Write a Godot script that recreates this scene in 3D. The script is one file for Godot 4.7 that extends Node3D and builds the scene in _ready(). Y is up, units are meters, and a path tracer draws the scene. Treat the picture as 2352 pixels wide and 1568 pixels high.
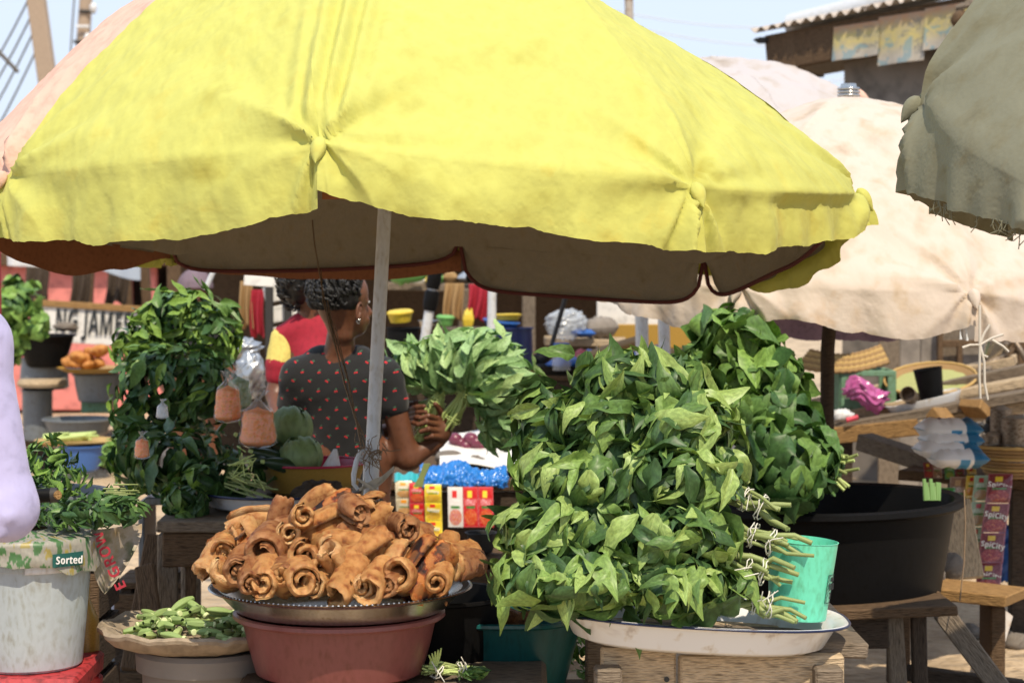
extends Node3D
# A market stall under a yellow sunshade. Metres, y up; the camera stands at (0, 1.5, 0) and looks along -z.
const F := 5000.0
const EYE := 1.5
const PITCH := -0.04575
var M := {}
var rng := RandomNumberGenerator.new()
var noise := FastNoiseLite.new()
var taken := {}

func _ready() -> void:
	rng.seed = 7
	noise.seed = 3
	noise.frequency = 1.0
	set_camera_and_light()
	make_materials()
	build_setting()
	build_umbrellas()
	build_front_stall()
	build_back_table()
	build_people()
	build_right_side()
	build_far_stalls()

func set_camera_and_light() -> void:
	var cam := Camera3D.new()
	cam.name = "camera"
	cam.position = Vector3(0, EYE, 0)
	cam.rotation.x = PITCH
	cam.fov = rad_to_deg(2.0 * atan(784.0 / F))
	cam.near = 0.1
	cam.far = 400.0
	var lens := CameraAttributesPhysical.new()
	lens.frustum_focal_length = 76.5
	lens.frustum_focus_distance = 5.0
	lens.exposure_aperture = 6.3
	cam.attributes = lens
	add_child(cam)
	cam.current = true
	var env := Environment.new()
	env.background_mode = Environment.BG_SKY
	env.tonemap_mode = Environment.TONE_MAPPER_LINEAR
	env.tonemap_exposure = 1.24
	env.sdfgi_enabled = true
	env.ssao_enabled = true
	env.ssil_enabled = true
	var sky_material := ProceduralSkyMaterial.new()
	sky_material.sky_top_color = Color(0.45, 0.57, 0.80).linear_to_srgb()
	sky_material.sky_horizon_color = Color(0.585, 0.665, 0.775).linear_to_srgb()
	sky_material.sky_curve = 0.4
	sky_material.ground_horizon_color = Color(0.62, 0.60, 0.55).linear_to_srgb()
	sky_material.ground_bottom_color = Color(0.30, 0.25, 0.19).linear_to_srgb()
	sky_material.sky_energy_multiplier = 1.06
	env.sky = Sky.new()
	env.sky.sky_material = sky_material
	var we := WorldEnvironment.new()
	we.name = "environment"
	we.environment = env
	add_child(we)
	var sun := DirectionalLight3D.new()
	sun.name = "sun"
	sun.light_color = Color(1.0, 0.94, 0.84)
	sun.light_energy = 1.2
	sun.light_angular_distance = 0.6
	sun.shadow_enabled = true
	# the sun stands behind the photographer's right shoulder
	var towards := Vector3(sin(deg_to_rad(16.0)) * cos(deg_to_rad(57.0)), sin(deg_to_rad(57.0)), cos(deg_to_rad(16.0)) * cos(deg_to_rad(57.0)))
	add_child(sun)
	sun.look_at_from_position(towards * 20.0, Vector3.ZERO, Vector3.UP)

# ---------------------------------------------------------------- helpers
func P(px: float, py: float, d: float) -> Vector3:
	# the point that lies d metres in front of the camera (along -z) and px, py across and down a 2352 x 1568 view
	var x := (px - 1176.0) / F
	var y := -(py - 784.0) / F
	var up := y * cos(PITCH) + sin(PITCH)
	var forward := cos(PITCH) - y * sin(PITCH)
	return Vector3(x / forward * d, EYE + up / forward * d, -d)

func S(px: float, d: float) -> float:
	return px * d / F

func lin(r: float, g: float, b: float) -> Color:
	return Color(r, g, b).linear_to_srgb()

func R(a: float, b: float) -> float:
	return rng.randf_range(a, b)

func RV() -> Vector3:
	return Vector3(R(-1, 1), R(-1, 1), R(-1, 1))

func put(node: Node3D, called: String) -> void:
	if taken.has(called):
		node.name = "%s_%03d" % [called, taken[called]]
		taken[called] += 1
	else:
		node.name = called
		taken[called] = 1
	add_child(node, true)

func tag(o: Node3D, label: String, category: String, group := "", kind := "") -> Node3D:
	if label:
		o.set_meta("label", label)
	if category:
		o.set_meta("category", category)
	if group:
		o.set_meta("group", group)
	if kind:
		o.set_meta("kind", kind)
	return o

func thing(called: String, label: String, category: String, at: Vector3, group := "") -> Node3D:
	var o := Node3D.new()
	put(o, called)
	o.position = at
	tag(o, label, category, group)
	return o

func one(mesh: Mesh, m: Material, called: String, label: String, category: String, at: Vector3, turn := Basis(), group := "") -> MeshInstance3D:
	var o := MeshInstance3D.new()
	o.mesh = mesh
	o.material_override = m
	put(o, called)
	o.transform = Transform3D(turn, at)
	tag(o, label, category, group)
	return o

func part(mesh: Mesh, m: Material, called: String, parent: Node3D, at := Vector3.ZERO, turn := Basis()) -> MeshInstance3D:
	# a part of a thing; at is a world position
	var o := MeshInstance3D.new()
	o.mesh = mesh
	o.material_override = m
	o.name = called
	parent.add_child(o, true)
	o.global_transform = Transform3D(turn, at)
	return o

func setting(mesh: Mesh, m: Material, called: String, at := Vector3.ZERO) -> MeshInstance3D:
	var o := one(mesh, m, called, "", "", at)
	o.set_meta("kind", "structure")
	return o

func eul(x: float, y: float, z: float) -> Basis:
	return Basis.from_euler(Vector3(deg_to_rad(x), deg_to_rad(y), deg_to_rad(z)))

func along(a: Vector3, b: Vector3, up := Vector3.UP) -> Basis:
	# x runs from a to b
	var x := (b - a).normalized()
	if absf(x.dot(up)) > 0.98:
		up = Vector3.BACK
	var z := x.cross(up).normalized()
	return Basis(x, z.cross(x), z)

# ---------------------------------------------------------------- meshes
func commit(v: PackedVector3Array, index: PackedInt32Array, uv := PackedVector2Array(), weld := []) -> ArrayMesh:
	var n := PackedVector3Array()
	n.resize(v.size())
	for i in range(0, index.size(), 3):
		var a := index[i]
		var b := index[i + 1]
		var c := index[i + 2]
		var f := (v[c] - v[a]).cross(v[b] - v[a])
		n[a] += f
		n[b] += f
		n[c] += f
	for w in weld:
		var s: Vector3 = n[w[0]] + n[w[1]]
		n[w[0]] = s
		n[w[1]] = s
	for i in n.size():
		n[i] = n[i].normalized() if n[i].length_squared() > 1e-20 else Vector3.UP
	var arrays := []
	arrays.resize(Mesh.ARRAY_MAX)
	arrays[Mesh.ARRAY_VERTEX] = v
	arrays[Mesh.ARRAY_NORMAL] = n
	if uv.size() == v.size():
		arrays[Mesh.ARRAY_TEX_UV] = uv
	arrays[Mesh.ARRAY_INDEX] = index
	var m := ArrayMesh.new()
	m.add_surface_from_arrays(Mesh.PRIMITIVE_TRIANGLES, arrays)
	return m

func sheet(nu: int, nv: int, f: Callable, closed := false, thick := 0.0) -> ArrayMesh:
	# f(u, v) with u and v from 0 to 1
	var v := PackedVector3Array()
	var uv := PackedVector2Array()
	var index := PackedInt32Array()
	for j in nv + 1:
		for i in nu + 1:
			var u := float(i) / nu
			var w := float(j) / nv
			v.append(f.call(0.0 if closed and i == nu else u, w))
			uv.append(Vector2(u, w))
	for j in nv:
		for i in nu:
			var a := j * (nu + 1) + i
			index.append_array([a, a + 1, a + nu + 1, a + 1, a + nu + 2, a + nu + 1])
	if thick > 0.0:
		var count := v.size()
		var flat := commit(v, index)
		var n: PackedVector3Array = flat.surface_get_arrays(0)[Mesh.ARRAY_NORMAL]
		for i in count:
			v.append(v[i] - n[i] * thick)
			uv.append(uv[i])
		var more := PackedInt32Array()
		for i in range(0, index.size(), 3):
			more.append_array([index[i] + count, index[i + 2] + count, index[i + 1] + count])
		var rim := []
		for i in nu:
			rim.append([i + 1, i])
			rim.append([nv * (nu + 1) + i, nv * (nu + 1) + i + 1])
		if not closed:
			for j in nv:
				rim.append([j * (nu + 1), (j + 1) * (nu + 1)])
				rim.append([(j + 1) * (nu + 1) + nu, j * (nu + 1) + nu])
		for e in rim:
			more.append_array([e[0], e[1], e[0] + count, e[1], e[1] + count, e[0] + count])
		index.append_array(more)
	var weld := []
	if closed:
		for j in nv + 1:
			weld.append([j * (nu + 1), j * (nu + 1) + nu])
	return commit(v, index, uv, weld)

func lathe(profile: Array, seg := 40, wobble: Variant = null) -> ArrayMesh:
	# profile of Vector2(radius, height), corners sharper than 30 degrees keep their edge
	var pts := []
	var breaks := []
	for i in profile.size():
		pts.append(profile[i])
		breaks.append(false)
		if i > 0 and i < profile.size() - 1:
			var a: Vector2 = profile[i] - profile[i - 1]
			var b: Vector2 = profile[i + 1] - profile[i]
			if absf(a.angle_to(b)) > 0.55:
				pts.append(profile[i])
				breaks.append(true)
	var v := PackedVector3Array()
	var uv := PackedVector2Array()
	var index := PackedInt32Array()
	var weld := []
	for j in pts.size():
		for i in seg + 1:
			var a := TAU * (i % seg) / seg
			var q := Vector3(pts[j].x * cos(a), pts[j].y, pts[j].x * sin(a))
			if wobble != null:
				q = wobble.call(q, a)
			v.append(q)
			uv.append(Vector2(float(i) / seg, float(j) / pts.size()))
		weld.append([j * (seg + 1), j * (seg + 1) + seg])
	for j in pts.size() - 1:
		if breaks[j + 1]:
			continue
		for i in seg:
			var a := j * (seg + 1) + i
			index.append_array([a, a + seg + 1, a + 1, a + 1, a + seg + 1, a + seg + 2])
	return commit(v, index, uv, weld)

func tube(pts: Array, radii: Variant, seg := 8, caps := true) -> ArrayMesh:
	var v := PackedVector3Array()
	var uv := PackedVector2Array()
	var index := PackedInt32Array()
	var weld := []
	var n := pts.size()
	var side := Vector3.ZERO
	for j in n:
		var t: Vector3 = (pts[mini(j + 1, n - 1)] - pts[maxi(j - 1, 0)]).normalized()
		if side == Vector3.ZERO:
			side = t.cross(Vector3.UP if absf(t.y) < 0.9 else Vector3.RIGHT).normalized()
		side = (side - t * side.dot(t)).normalized()
		var other := t.cross(side)
		var r: float = radii[j] if radii is Array else radii
		for i in seg + 1:
			var a := TAU * (i % seg) / seg
			v.append(pts[j] + (side * cos(a) + other * sin(a)) * r)
			uv.append(Vector2(float(i) / seg, float(j) / (n - 1)))
		weld.append([j * (seg + 1), j * (seg + 1) + seg])
	for j in n - 1:
		for i in seg:
			var a := j * (seg + 1) + i
			index.append_array([a, a + 1, a + seg + 1, a + 1, a + seg + 2, a + seg + 1])
	if caps:
		for e in [0, n - 1]:
			var c := v.size()
			v.append(pts[e])
			uv.append(Vector2(0.5, 0.5))
			var ring := c + 1
			for i in seg:
				v.append(v[e * (seg + 1) + i])
				uv.append(Vector2(0.5, 0.5))
			for i in seg:
				var i2 := (i + 1) % seg
				if e == 0:
					index.append_array([c, ring + i2, ring + i])
				else:
					index.append_array([c, ring + i, ring + i2])
	return commit(v, index, uv, weld)

func slab(size: Vector3, bevel := 0.004, rough := 0.0) -> ArrayMesh:
	# a box with chamfered edges; rough moves its corners a little
	var h := size * 0.5
	var b := minf(bevel, minf(h.x, minf(h.y, h.z)) * 0.6)
	var at := {}
	for sx in [-1, 1]:
		for sy in [-1, 1]:
			for sz in [-1, 1]:
				var off := RV() * rough
				for axis in 3:
					var q := Vector3(sx * (h.x - b), sy * (h.y - b), sz * (h.z - b))
					q[axis] = [sx, sy, sz][axis] * h[axis]
					at[[sx, sy, sz, axis]] = q + off
	var st := SurfaceTool.new()
	st.begin(Mesh.PRIMITIVE_TRIANGLES)
	st.set_smooth_group(-1)
	var face := func(list: Array):
		var c := Vector3.ZERO
		for q in list:
			c += q
		var n: Vector3 = (list[1] - list[0]).cross(list[2] - list[0])
		var l := list.duplicate()
		if n.dot(c) > 0:
			l.reverse()
		for i in range(1, l.size() - 1):
			st.add_vertex(l[0])
			st.add_vertex(l[i])
			st.add_vertex(l[i + 1])
	var ring := [[-1, -1], [1, -1], [1, 1], [-1, 1]]
	for axis in 3:
		for s in [-1, 1]:
			var quad := []
			for r in ring:
				var k := [r[0], r[1]]
				k.insert(axis, s)
				quad.append(at[[k[0], k[1], k[2], axis]])
			face.call(quad)
	for axis in 3:
		var o1 := (axis + 1) % 3
		var o2 := (axis + 2) % 3
		for r in ring:
			var k0 := [0, 0, 0]
			k0[o1] = r[0]
			k0[o2] = r[1]
			var k1 := k0.duplicate()
			k0[axis] = -1
			k1[axis] = 1
			face.call([at[[k0[0], k0[1], k0[2], o1]], at[[k1[0], k1[1], k1[2], o1]], at[[k1[0], k1[1], k1[2], o2]], at[[k0[0], k0[1], k0[2], o2]]])
	for sx in [-1, 1]:
		for sy in [-1, 1]:
			for sz in [-1, 1]:
				face.call([at[[sx, sy, sz, 0]], at[[sx, sy, sz, 1]], at[[sx, sy, sz, 2]]])
	st.generate_normals()
	return st.commit()

func plank(a: Vector3, b: Vector3, width: float, thick: float, up := Vector3.UP, rough := 0.003) -> Array:
	# [mesh, middle, basis] of a board from a to b; width lies across, thick along up
	return [slab(Vector3(a.distance_to(b), thick, width), 0.004, rough), (a + b) * 0.5, along(a, b, up)]

func blob(r: Vector3, bump := 0.1, seed_ := 0, nu := 28, nv := 18, freq := 1.6) -> ArrayMesh:
	noise.seed = seed_
	return sheet(nu, nv, func(u: float, w: float):
		var a := u * TAU
		var b := (w - 0.5) * PI
		var q := Vector3(cos(b) * cos(a), sin(b), cos(b) * sin(a))
		var k := 1.0 + bump * (noise.get_noise_3dv(q * freq) + 0.5 * noise.get_noise_3dv(q * freq * 2.6))
		return Vector3(q.x * r.x, q.y * r.y, q.z * r.z) * k, true)

func text(words: String, height: float, deep := 0.002) -> TextMesh:
	var t := TextMesh.new()
	var f := SystemFont.new()
	f.font_names = PackedStringArray(["Droid Sans"])
	f.font_weight = 700
	t.font = f
	t.text = words
	t.font_size = 64
	t.pixel_size = height / 48.0
	t.depth = deep
	t.curve_step = 4.0
	return t

# ---------------------------------------------------------------- people: a field of tapered capsules meshed as surface nets
func body_mesh(prims: Array, cell: float, wrinkle := 0.0, wfreq: Variant = 20.0) -> ArrayMesh:
	# each prim: [a, b, radius a, radius b, flatness in z, blend]
	var lo := Vector3(9, 9, 9)
	var hi := -lo
	for p in prims:
		for e in [[p[0], p[2]], [p[1], p[3]]]:
			lo = lo.min(e[0] - Vector3.ONE * e[1])
			hi = hi.max(e[0] + Vector3.ONE * e[1])
	lo -= Vector3.ONE * cell * 3.0
	hi += Vector3.ONE * cell * 3.0
	var nx := int((hi.x - lo.x) / cell) + 1
	var ny := int((hi.y - lo.y) / cell) + 1
	var nz := int((hi.z - lo.z) / cell) + 1
	var field := PackedFloat32Array()
	field.resize(nx * ny * nz)
	field.fill(1.0)
	for p in prims:
		var a: Vector3 = p[0]
		var b: Vector3 = p[1]
		var ra: float = p[2]
		var rb: float = p[3]
		var flat: float = p[4]
		var k: float = p[5]
		var big := maxf(ra, rb) + k + cell * 2.0
		var l := (a.min(b) - Vector3.ONE * big - lo) / cell
		var h := (a.max(b) + Vector3.ONE * big - lo) / cell
		var ab := b - a
		var dd := maxf(ab.length_squared(), 1e-9)
		for z in range(maxi(int(l.z), 0), mini(int(h.z) + 1, nz)):
			for y in range(maxi(int(l.y), 0), mini(int(h.y) + 1, ny)):
				var at := (z * ny + y) * nx
				for x in range(maxi(int(l.x), 0), mini(int(h.x) + 1, nx)):
					var q := lo + Vector3(x, y, z) * cell - a
					var t := clampf(q.dot(ab) / dd, 0.0, 1.0)
					var e := q - ab * t
					e.z *= flat
					var d := e.length() - (ra + (rb - ra) * t)
					var o := field[at + x]
					var m := maxf(k - absf(d - o), 0.0) / k
					field[at + x] = minf(d, o) - m * m * k * 0.25
	if wrinkle > 0.0:
		for z in nz:
			for y in ny:
				for x in nx:
					var at := (z * ny + y) * nx + x
					if absf(field[at]) < cell * 3.0:
						field[at] += wrinkle * noise.get_noise_3dv((lo + Vector3(x, y, z) * cell) * wfreq)
	var v := PackedVector3Array()
	var id := PackedInt32Array()
	id.resize(nx * ny * nz)
	id.fill(-1)
	var sx := 1
	var sy := nx
	var sz := nx * ny
	var corner := [0, sx, sy, sx + sy, sz, sx + sz, sy + sz, sx + sy + sz]
	var place := [Vector3(0, 0, 0), Vector3(1, 0, 0), Vector3(0, 1, 0), Vector3(1, 1, 0), Vector3(0, 0, 1), Vector3(1, 0, 1), Vector3(0, 1, 1), Vector3(1, 1, 1)]
	var edges := [[0, 1], [2, 3], [4, 5], [6, 7], [0, 2], [1, 3], [4, 6], [5, 7], [0, 4], [1, 5], [2, 6], [3, 7]]
	for z in nz - 1:
		for y in ny - 1:
			for x in nx - 1:
				var at := z * sz + y * sy + x
				var f0 := field[at]
				if absf(f0) > cell * 2.5:
					continue
				var inside := 0
				for c in corner:
					if field[at + c] < 0.0:
						inside += 1
				if inside == 0 or inside == 8:
					continue
				var sum := Vector3.ZERO
				var n := 0
				for e in edges:
					var d0 := field[at + corner[e[0]]]
					var d1 := field[at + corner[e[1]]]
					if (d0 < 0.0) != (d1 < 0.0):
						sum += place[e[0]].lerp(place[e[1]], d0 / (d0 - d1))
						n += 1
				id[at] = v.size()
				v.append(lo + (Vector3(x, y, z) + sum / n) * cell)
	var index := PackedInt32Array()
	for z in range(1, nz - 1):
		for y in range(1, ny - 1):
			for x in range(1, nx - 1):
				var at := z * sz + y * sy + x
				var in0 := field[at] < 0.0
				if absf(field[at]) > cell * 2.5:
					continue
				for ax in 3:
					var s1: int = [sx, sy, sz][ax]
					var s2: int = [sy, sz, sx][ax]
					var s3: int = [sz, sx, sy][ax]
					var in1 := field[at + s1] < 0.0
					if in0 == in1:
						continue
					var a := id[at]
					var b := id[at - s2]
					var c := id[at - s2 - s3]
					var d := id[at - s3]
					if a < 0 or b < 0 or c < 0 or d < 0:
						continue
					if in0:
						index.append_array([a, c, b, a, d, c])
					else:
						index.append_array([a, b, c, a, c, d])
	return commit(v, index)

# ---------------------------------------------------------------- materials
func ntex(seed_: int, freq: float, stops: Array, kind := FastNoiseLite.TYPE_SIMPLEX_SMOOTH, octaves := 4, size := 512) -> NoiseTexture2D:
	# stops: [[offset, brightness or Color], ...], values are sRGB multipliers
	var n := FastNoiseLite.new()
	n.seed = seed_
	n.frequency = freq
	n.noise_type = kind
	n.fractal_octaves = octaves
	var g := Gradient.new()
	var offs := PackedFloat32Array()
	var cols := PackedColorArray()
	for s in stops:
		offs.append(s[0])
		cols.append(s[1] if s[1] is Color else Color(s[1], s[1], s[1]))
	g.offsets = offs
	g.colors = cols
	var t := NoiseTexture2D.new()
	t.width = size
	t.height = size
	t.seamless = true
	t.noise = n
	t.color_ramp = g
	return t

func mat(key: String, c: Color, rough: float, o := {}) -> StandardMaterial3D:
	var m := StandardMaterial3D.new()
	m.resource_name = key
	m.albedo_color = c
	m.roughness = rough
	m.cull_mode = BaseMaterial3D.CULL_DISABLED
	m.metallic = o.get("metal", 0.0)
	m.metallic_specular = o.get("spec", 0.5)
	if o.has("tex"):
		m.albedo_texture = o.tex
	if o.has("scale"):
		m.uv1_triplanar = true
		m.uv1_world_triplanar = o.get("world", false)
		m.uv1_scale = o.scale
	if o.has("bump"):
		m.heightmap_enabled = true
		m.heightmap_texture = o.bump
		m.heightmap_scale = o.get("bump_scale", 0.3)
	if o.has("back"):
		m.backlight_enabled = true
		m.backlight = o.back
	if o.has("rim"):
		m.rim_enabled = true
		m.rim = o.rim
		m.rim_tint = 0.5
	if o.has("coat"):
		m.clearcoat_enabled = true
		m.clearcoat = o.coat
		m.clearcoat_roughness = 0.25
	if o.has("sss"):
		m.subsurf_scatter_enabled = true
		m.subsurf_scatter_strength = o.sss
	if o.has("alpha"):
		m.transparency = BaseMaterial3D.TRANSPARENCY_ALPHA
		m.albedo_color.a = o.alpha
	m.vertex_color_use_as_albedo = o.get("vc", false)
	M[key] = m
	return m

func image_tex(w: int, h: int, f: Callable) -> ImageTexture:
	var im := Image.create(w, h, false, Image.FORMAT_RGB8)
	for y in h:
		for x in w:
			im.set_pixel(x, y, f.call((x + 0.5) / w, (y + 0.5) / h))
	return ImageTexture.create_from_image(im)

func leaf_tex(base: Color, vein: Color, seed_: int, spots: float) -> ImageTexture:
	var n := FastNoiseLite.new()
	n.seed = seed_
	n.frequency = 1.0
	return image_tex(128, 256, func(u: float, v: float):
		var x := absf(u - 0.5) * 2.0
		var side := 1.0 if u > 0.5 else -1.0
		var k := fposmod(v * 9.0 - x * 3.2 + side * 0.15 + 0.3 * n.get_noise_2d(u * 6.0, v * 6.0), 1.0)
		var line := maxf(smoothstep(0.10, 0.0, absf(k - 0.5)) * (1.0 - 0.6 * x), smoothstep(0.07, 0.03, x))
		var c := base.lerp(vein, line * 0.55)
		var tone := 1.0 + 0.22 * n.get_noise_2d(u * 5.0, v * 9.0) + 0.10 * n.get_noise_2d(u * 30.0, v * 50.0)
		c = Color(c.r * tone, c.g * tone, c.b * tone)
		var s := n.get_noise_2d(u * 9.0 + 40.0, v * 16.0)
		if s > 0.62 - spots:
			c = c.lerp(Color(0.8, 0.72, 0.35), 0.4)
		return c)

func flat_uv(m: ArrayMesh, tile: float) -> ArrayMesh:
	# the cloth's print runs flat across front and back, as cut from one piece
	var a := m.surface_get_arrays(0)
	var uv := PackedVector2Array()
	for q in a[Mesh.ARRAY_VERTEX]:
		uv.append(Vector2(q.x + 0.35 * q.z, -q.y) / tile)
	a[Mesh.ARRAY_TEX_UV] = uv
	var r := ArrayMesh.new()
	r.add_surface_from_arrays(Mesh.PRIMITIVE_TRIANGLES, a)
	return r

func make_materials() -> void:
	var cloth := ntex(11, 0.03, [[0.0, 0.8], [0.45, 0.97], [1.0, 1.0]])
	var weave := ntex(12, 0.25, [[0.0, 0.0], [1.0, 1.0]], FastNoiseLite.TYPE_VALUE, 2)
	var stain_y := ntex(13, 0.006, [[0.0, Color(0.82, 0.78, 0.68)], [0.22, Color(0.93, 0.92, 0.88)], [0.40, Color(0.99, 0.99, 0.98)], [0.52, Color(0.95, 0.95, 0.95)], [0.7, Color(1, 1, 1)], [0.86, Color(1.0, 0.95, 0.88)], [1.0, Color(0.93, 0.88, 0.78)]], FastNoiseLite.TYPE_SIMPLEX_SMOOTH, 5, 1024)
	mat("yellow", lin(0.575, 0.57, 0.15), 0.85, {"tex": stain_y, "scale": Vector3.ONE * 0.9, "bump": weave, "bump_scale": 0.12, "back": lin(0.16, 0.13, 0.02), "rim": 0.3, "spec": 0.25})
	mat("pinkcloth", lin(0.72, 0.46, 0.36), 0.9, {"tex": cloth, "scale": Vector3.ONE * 1.3, "bump": weave, "bump_scale": 0.12, "spec": 0.25})
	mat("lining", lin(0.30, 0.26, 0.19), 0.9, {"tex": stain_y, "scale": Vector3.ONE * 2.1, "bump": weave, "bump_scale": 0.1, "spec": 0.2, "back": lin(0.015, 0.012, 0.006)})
	mat("orange_valance", lin(0.30, 0.125, 0.06), 0.9, {"tex": cloth, "scale": Vector3.ONE * 3.0, "spec": 0.2, "back": lin(0.06, 0.022, 0.008)})
	mat("trim", lin(0.10, 0.018, 0.014), 0.8)
	var stain_b := ntex(14, 0.006, [[0.0, Color(0.76, 0.70, 0.60)], [0.24, Color(0.95, 0.92, 0.87)], [0.4, Color(1, 1, 1)], [0.75, Color(1, 1, 1)], [0.9, Color(0.97, 0.92, 0.86)], [1.0, Color(0.9, 0.82, 0.74)]], FastNoiseLite.TYPE_SIMPLEX_SMOOTH, 5, 1024)
	mat("beige", lin(0.56, 0.475, 0.40), 0.9, {"tex": stain_b, "scale": Vector3.ONE * 0.8, "bump": weave, "bump_scale": 0.12, "rim": 0.2, "spec": 0.25})
	mat("whitecloth", lin(0.47, 0.435, 0.43), 0.9, {"tex": stain_b, "scale": Vector3.ONE * 0.7, "spec": 0.25})
	mat("olive", lin(0.20, 0.195, 0.135), 0.9, {"tex": stain_b, "scale": Vector3.ONE * 1.1, "bump": weave, "bump_scale": 0.12, "rim": 0.2, "spec": 0.25})
	mat("purplecloth", lin(0.34, 0.24, 0.33), 0.9, {"tex": cloth, "scale": Vector3.ONE * 2.0})
	var grain := ntex(20, 0.03, [[0.0, 0.5], [0.3, 0.8], [0.55, 1.0], [0.75, 0.85], [1.0, 0.6]], FastNoiseLite.TYPE_SIMPLEX_SMOOTH, 5)
	var grainh := ntex(21, 0.04, [[0.0, 0.0], [1.0, 1.0]], FastNoiseLite.TYPE_SIMPLEX_SMOOTH, 5)
	for w in [["wood_pale", 0.60, 0.46, 0.30], ["wood_warm", 0.40, 0.235, 0.095], ["wood_grey", 0.24, 0.19, 0.14], ["wood_brown", 0.15, 0.095, 0.055], ["wood_dark", 0.085, 0.062, 0.045]]:
		mat(w[0], lin(w[1], w[2], w[3]), 0.85, {"tex": grain, "scale": Vector3(1.1, 9.0, 9.0), "bump": grainh, "bump_scale": 0.35, "spec": 0.3})
	var speck := ntex(30, 0.09, [[0.0, 0.7], [0.4, 0.95], [1.0, 1.0]], FastNoiseLite.TYPE_SIMPLEX, 5)
	var scratch := ntex(31, 0.02, [[0.0, Color(0.80, 0.75, 0.68)], [0.24, Color(0.94, 0.93, 0.91)], [0.42, Color(1, 1, 1)], [0.7, Color(0.97, 0.97, 0.97)], [1.0, Color(0.86, 0.83, 0.78)]], FastNoiseLite.TYPE_SIMPLEX, 6)
	for p in [["black_plastic", 0.006, 0.006, 0.0065, 0.5], ["grey_plastic", 0.16, 0.18, 0.20, 0.4], ["maroon_plastic", 0.19, 0.055, 0.05, 0.36], ["teal_plastic", 0.008, 0.10, 0.10, 0.35], ["mint_plastic", 0.16, 0.72, 0.50, 0.4], ["bucket_white", 0.44, 0.50, 0.53, 0.45], ["blue_plastic", 0.03, 0.12, 0.42, 0.35], ["red_plastic", 0.5, 0.03, 0.035, 0.4], ["yellow_plastic", 0.75, 0.55, 0.05, 0.4], ["pink_plastic", 0.75, 0.22, 0.22, 0.5], ["navy_plastic", 0.015, 0.025, 0.12, 0.4], ["pvc", 0.62, 0.64, 0.66, 0.42], ["white_plastic", 0.72, 0.73, 0.75, 0.45], ["green_plastic", 0.18, 0.45, 0.12, 0.45]]:
		mat(p[0], lin(p[1], p[2], p[3]), p[4], {"tex": scratch, "scale": Vector3(3.0, 1.2, 3.0), "spec": 0.25 if p[0] == "black_plastic" else 0.5})
	mat("enamel", lin(0.74, 0.75, 0.76), 0.25, {"tex": ntex(33, 0.012, [[0.0, Color(0.6, 0.48, 0.36)], [0.16, Color(0.92, 0.88, 0.82)], [0.3, Color(1, 1, 1)], [1.0, Color(1, 1, 1)]], FastNoiseLite.TYPE_SIMPLEX, 5), "scale": Vector3.ONE * 2.0, "coat": 0.5})
	mat("enamel_rim", lin(0.012, 0.02, 0.07), 0.3)
	mat("enamel_yellow", lin(0.46, 0.27, 0.05), 0.35, {"tex": speck, "scale": Vector3.ONE * 4.0})
	mat("enamel_red", lin(0.45, 0.02, 0.07), 0.3)
	mat("enamel_blue", lin(0.06, 0.16, 0.45), 0.35, {"tex": speck, "scale": Vector3.ONE * 3.0})
	mat("steel", lin(0.55, 0.55, 0.54), 0.22, {"metal": 1.0, "tex": scratch, "scale": Vector3.ONE * 4.0})
	mat("tin", lin(0.33, 0.29, 0.24), 0.5, {"metal": 0.7, "tex": ntex(34, 0.02, [[0.0, Color(0.45, 0.3, 0.2)], [0.4, Color(0.9, 0.85, 0.8)], [1.0, Color(1, 1, 1)]], FastNoiseLite.TYPE_SIMPLEX, 5), "scale": Vector3.ONE * 6.0})
	mat("iron_dark", lin(0.03, 0.028, 0.026), 0.6, {"tex": speck, "scale": Vector3.ONE * 5.0})
	mat("concrete", lin(0.27, 0.235, 0.20), 0.95, {"tex": ntex(35, 0.015, [[0.0, 0.7], [0.5, 0.95], [1.0, 1.0]]), "scale": Vector3.ONE * 0.6, "bump": speck, "bump_scale": 0.3})
	mat("utility", lin(0.44, 0.33, 0.24), 0.95, {"tex": speck, "scale": Vector3.ONE * 1.0})
	mat("galvanised", lin(0.50, 0.47, 0.43), 0.6, {"tex": ntex(36, 0.02, [[0.0, Color(0.5, 0.34, 0.22)], [0.4, Color(0.95, 0.9, 0.85)], [1.0, Color(1, 1, 1)]]), "scale": Vector3.ONE * 1.2})
	var dirt := ntex(37, 0.012, [[0.0, 0.72], [0.5, 0.95], [1.0, 1.0]])
	mat("sand", lin(0.56, 0.42, 0.27), 0.98, {"tex": dirt, "scale": Vector3.ONE * 0.35, "world": true, "bump": ntex(38, 0.05, [[0.0, 0.0], [1.0, 1.0]]), "bump_scale": 4.0})
	mat("stone", lin(0.20, 0.17, 0.14), 0.95, {"tex": speck, "scale": Vector3.ONE * 3.0})
	mat("redpaint", lin(0.42, 0.035, 0.04), 0.6, {"tex": ntex(39, 0.02, [[0.0, Color(0.5, 0.5, 0.48)], [0.35, Color(0.8, 0.7, 0.7)], [0.5, Color(1, 1, 1)], [1.0, Color(1, 1, 1)]]), "scale": Vector3.ONE * 3.0})
	mat("pinkwall", lin(0.72, 0.24, 0.21), 0.9, {"tex": cloth, "scale": Vector3.ONE * 0.5})
	mat("white_board", lin(0.80, 0.78, 0.74), 0.7, {"tex": cloth, "scale": Vector3.ONE * 0.8})
	mat("ink", lin(0.02, 0.025, 0.03), 0.7)
	mat("white_ink", lin(0.8, 0.8, 0.78), 0.6)
	mat("red_ink", lin(0.42, 0.03, 0.05), 0.7)
	mat("string", lin(0.62, 0.57, 0.50), 0.95)
	mat("twine", lin(0.22, 0.15, 0.09), 0.95)
	mat("strip", lin(0.72, 0.70, 0.62), 0.5)
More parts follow.
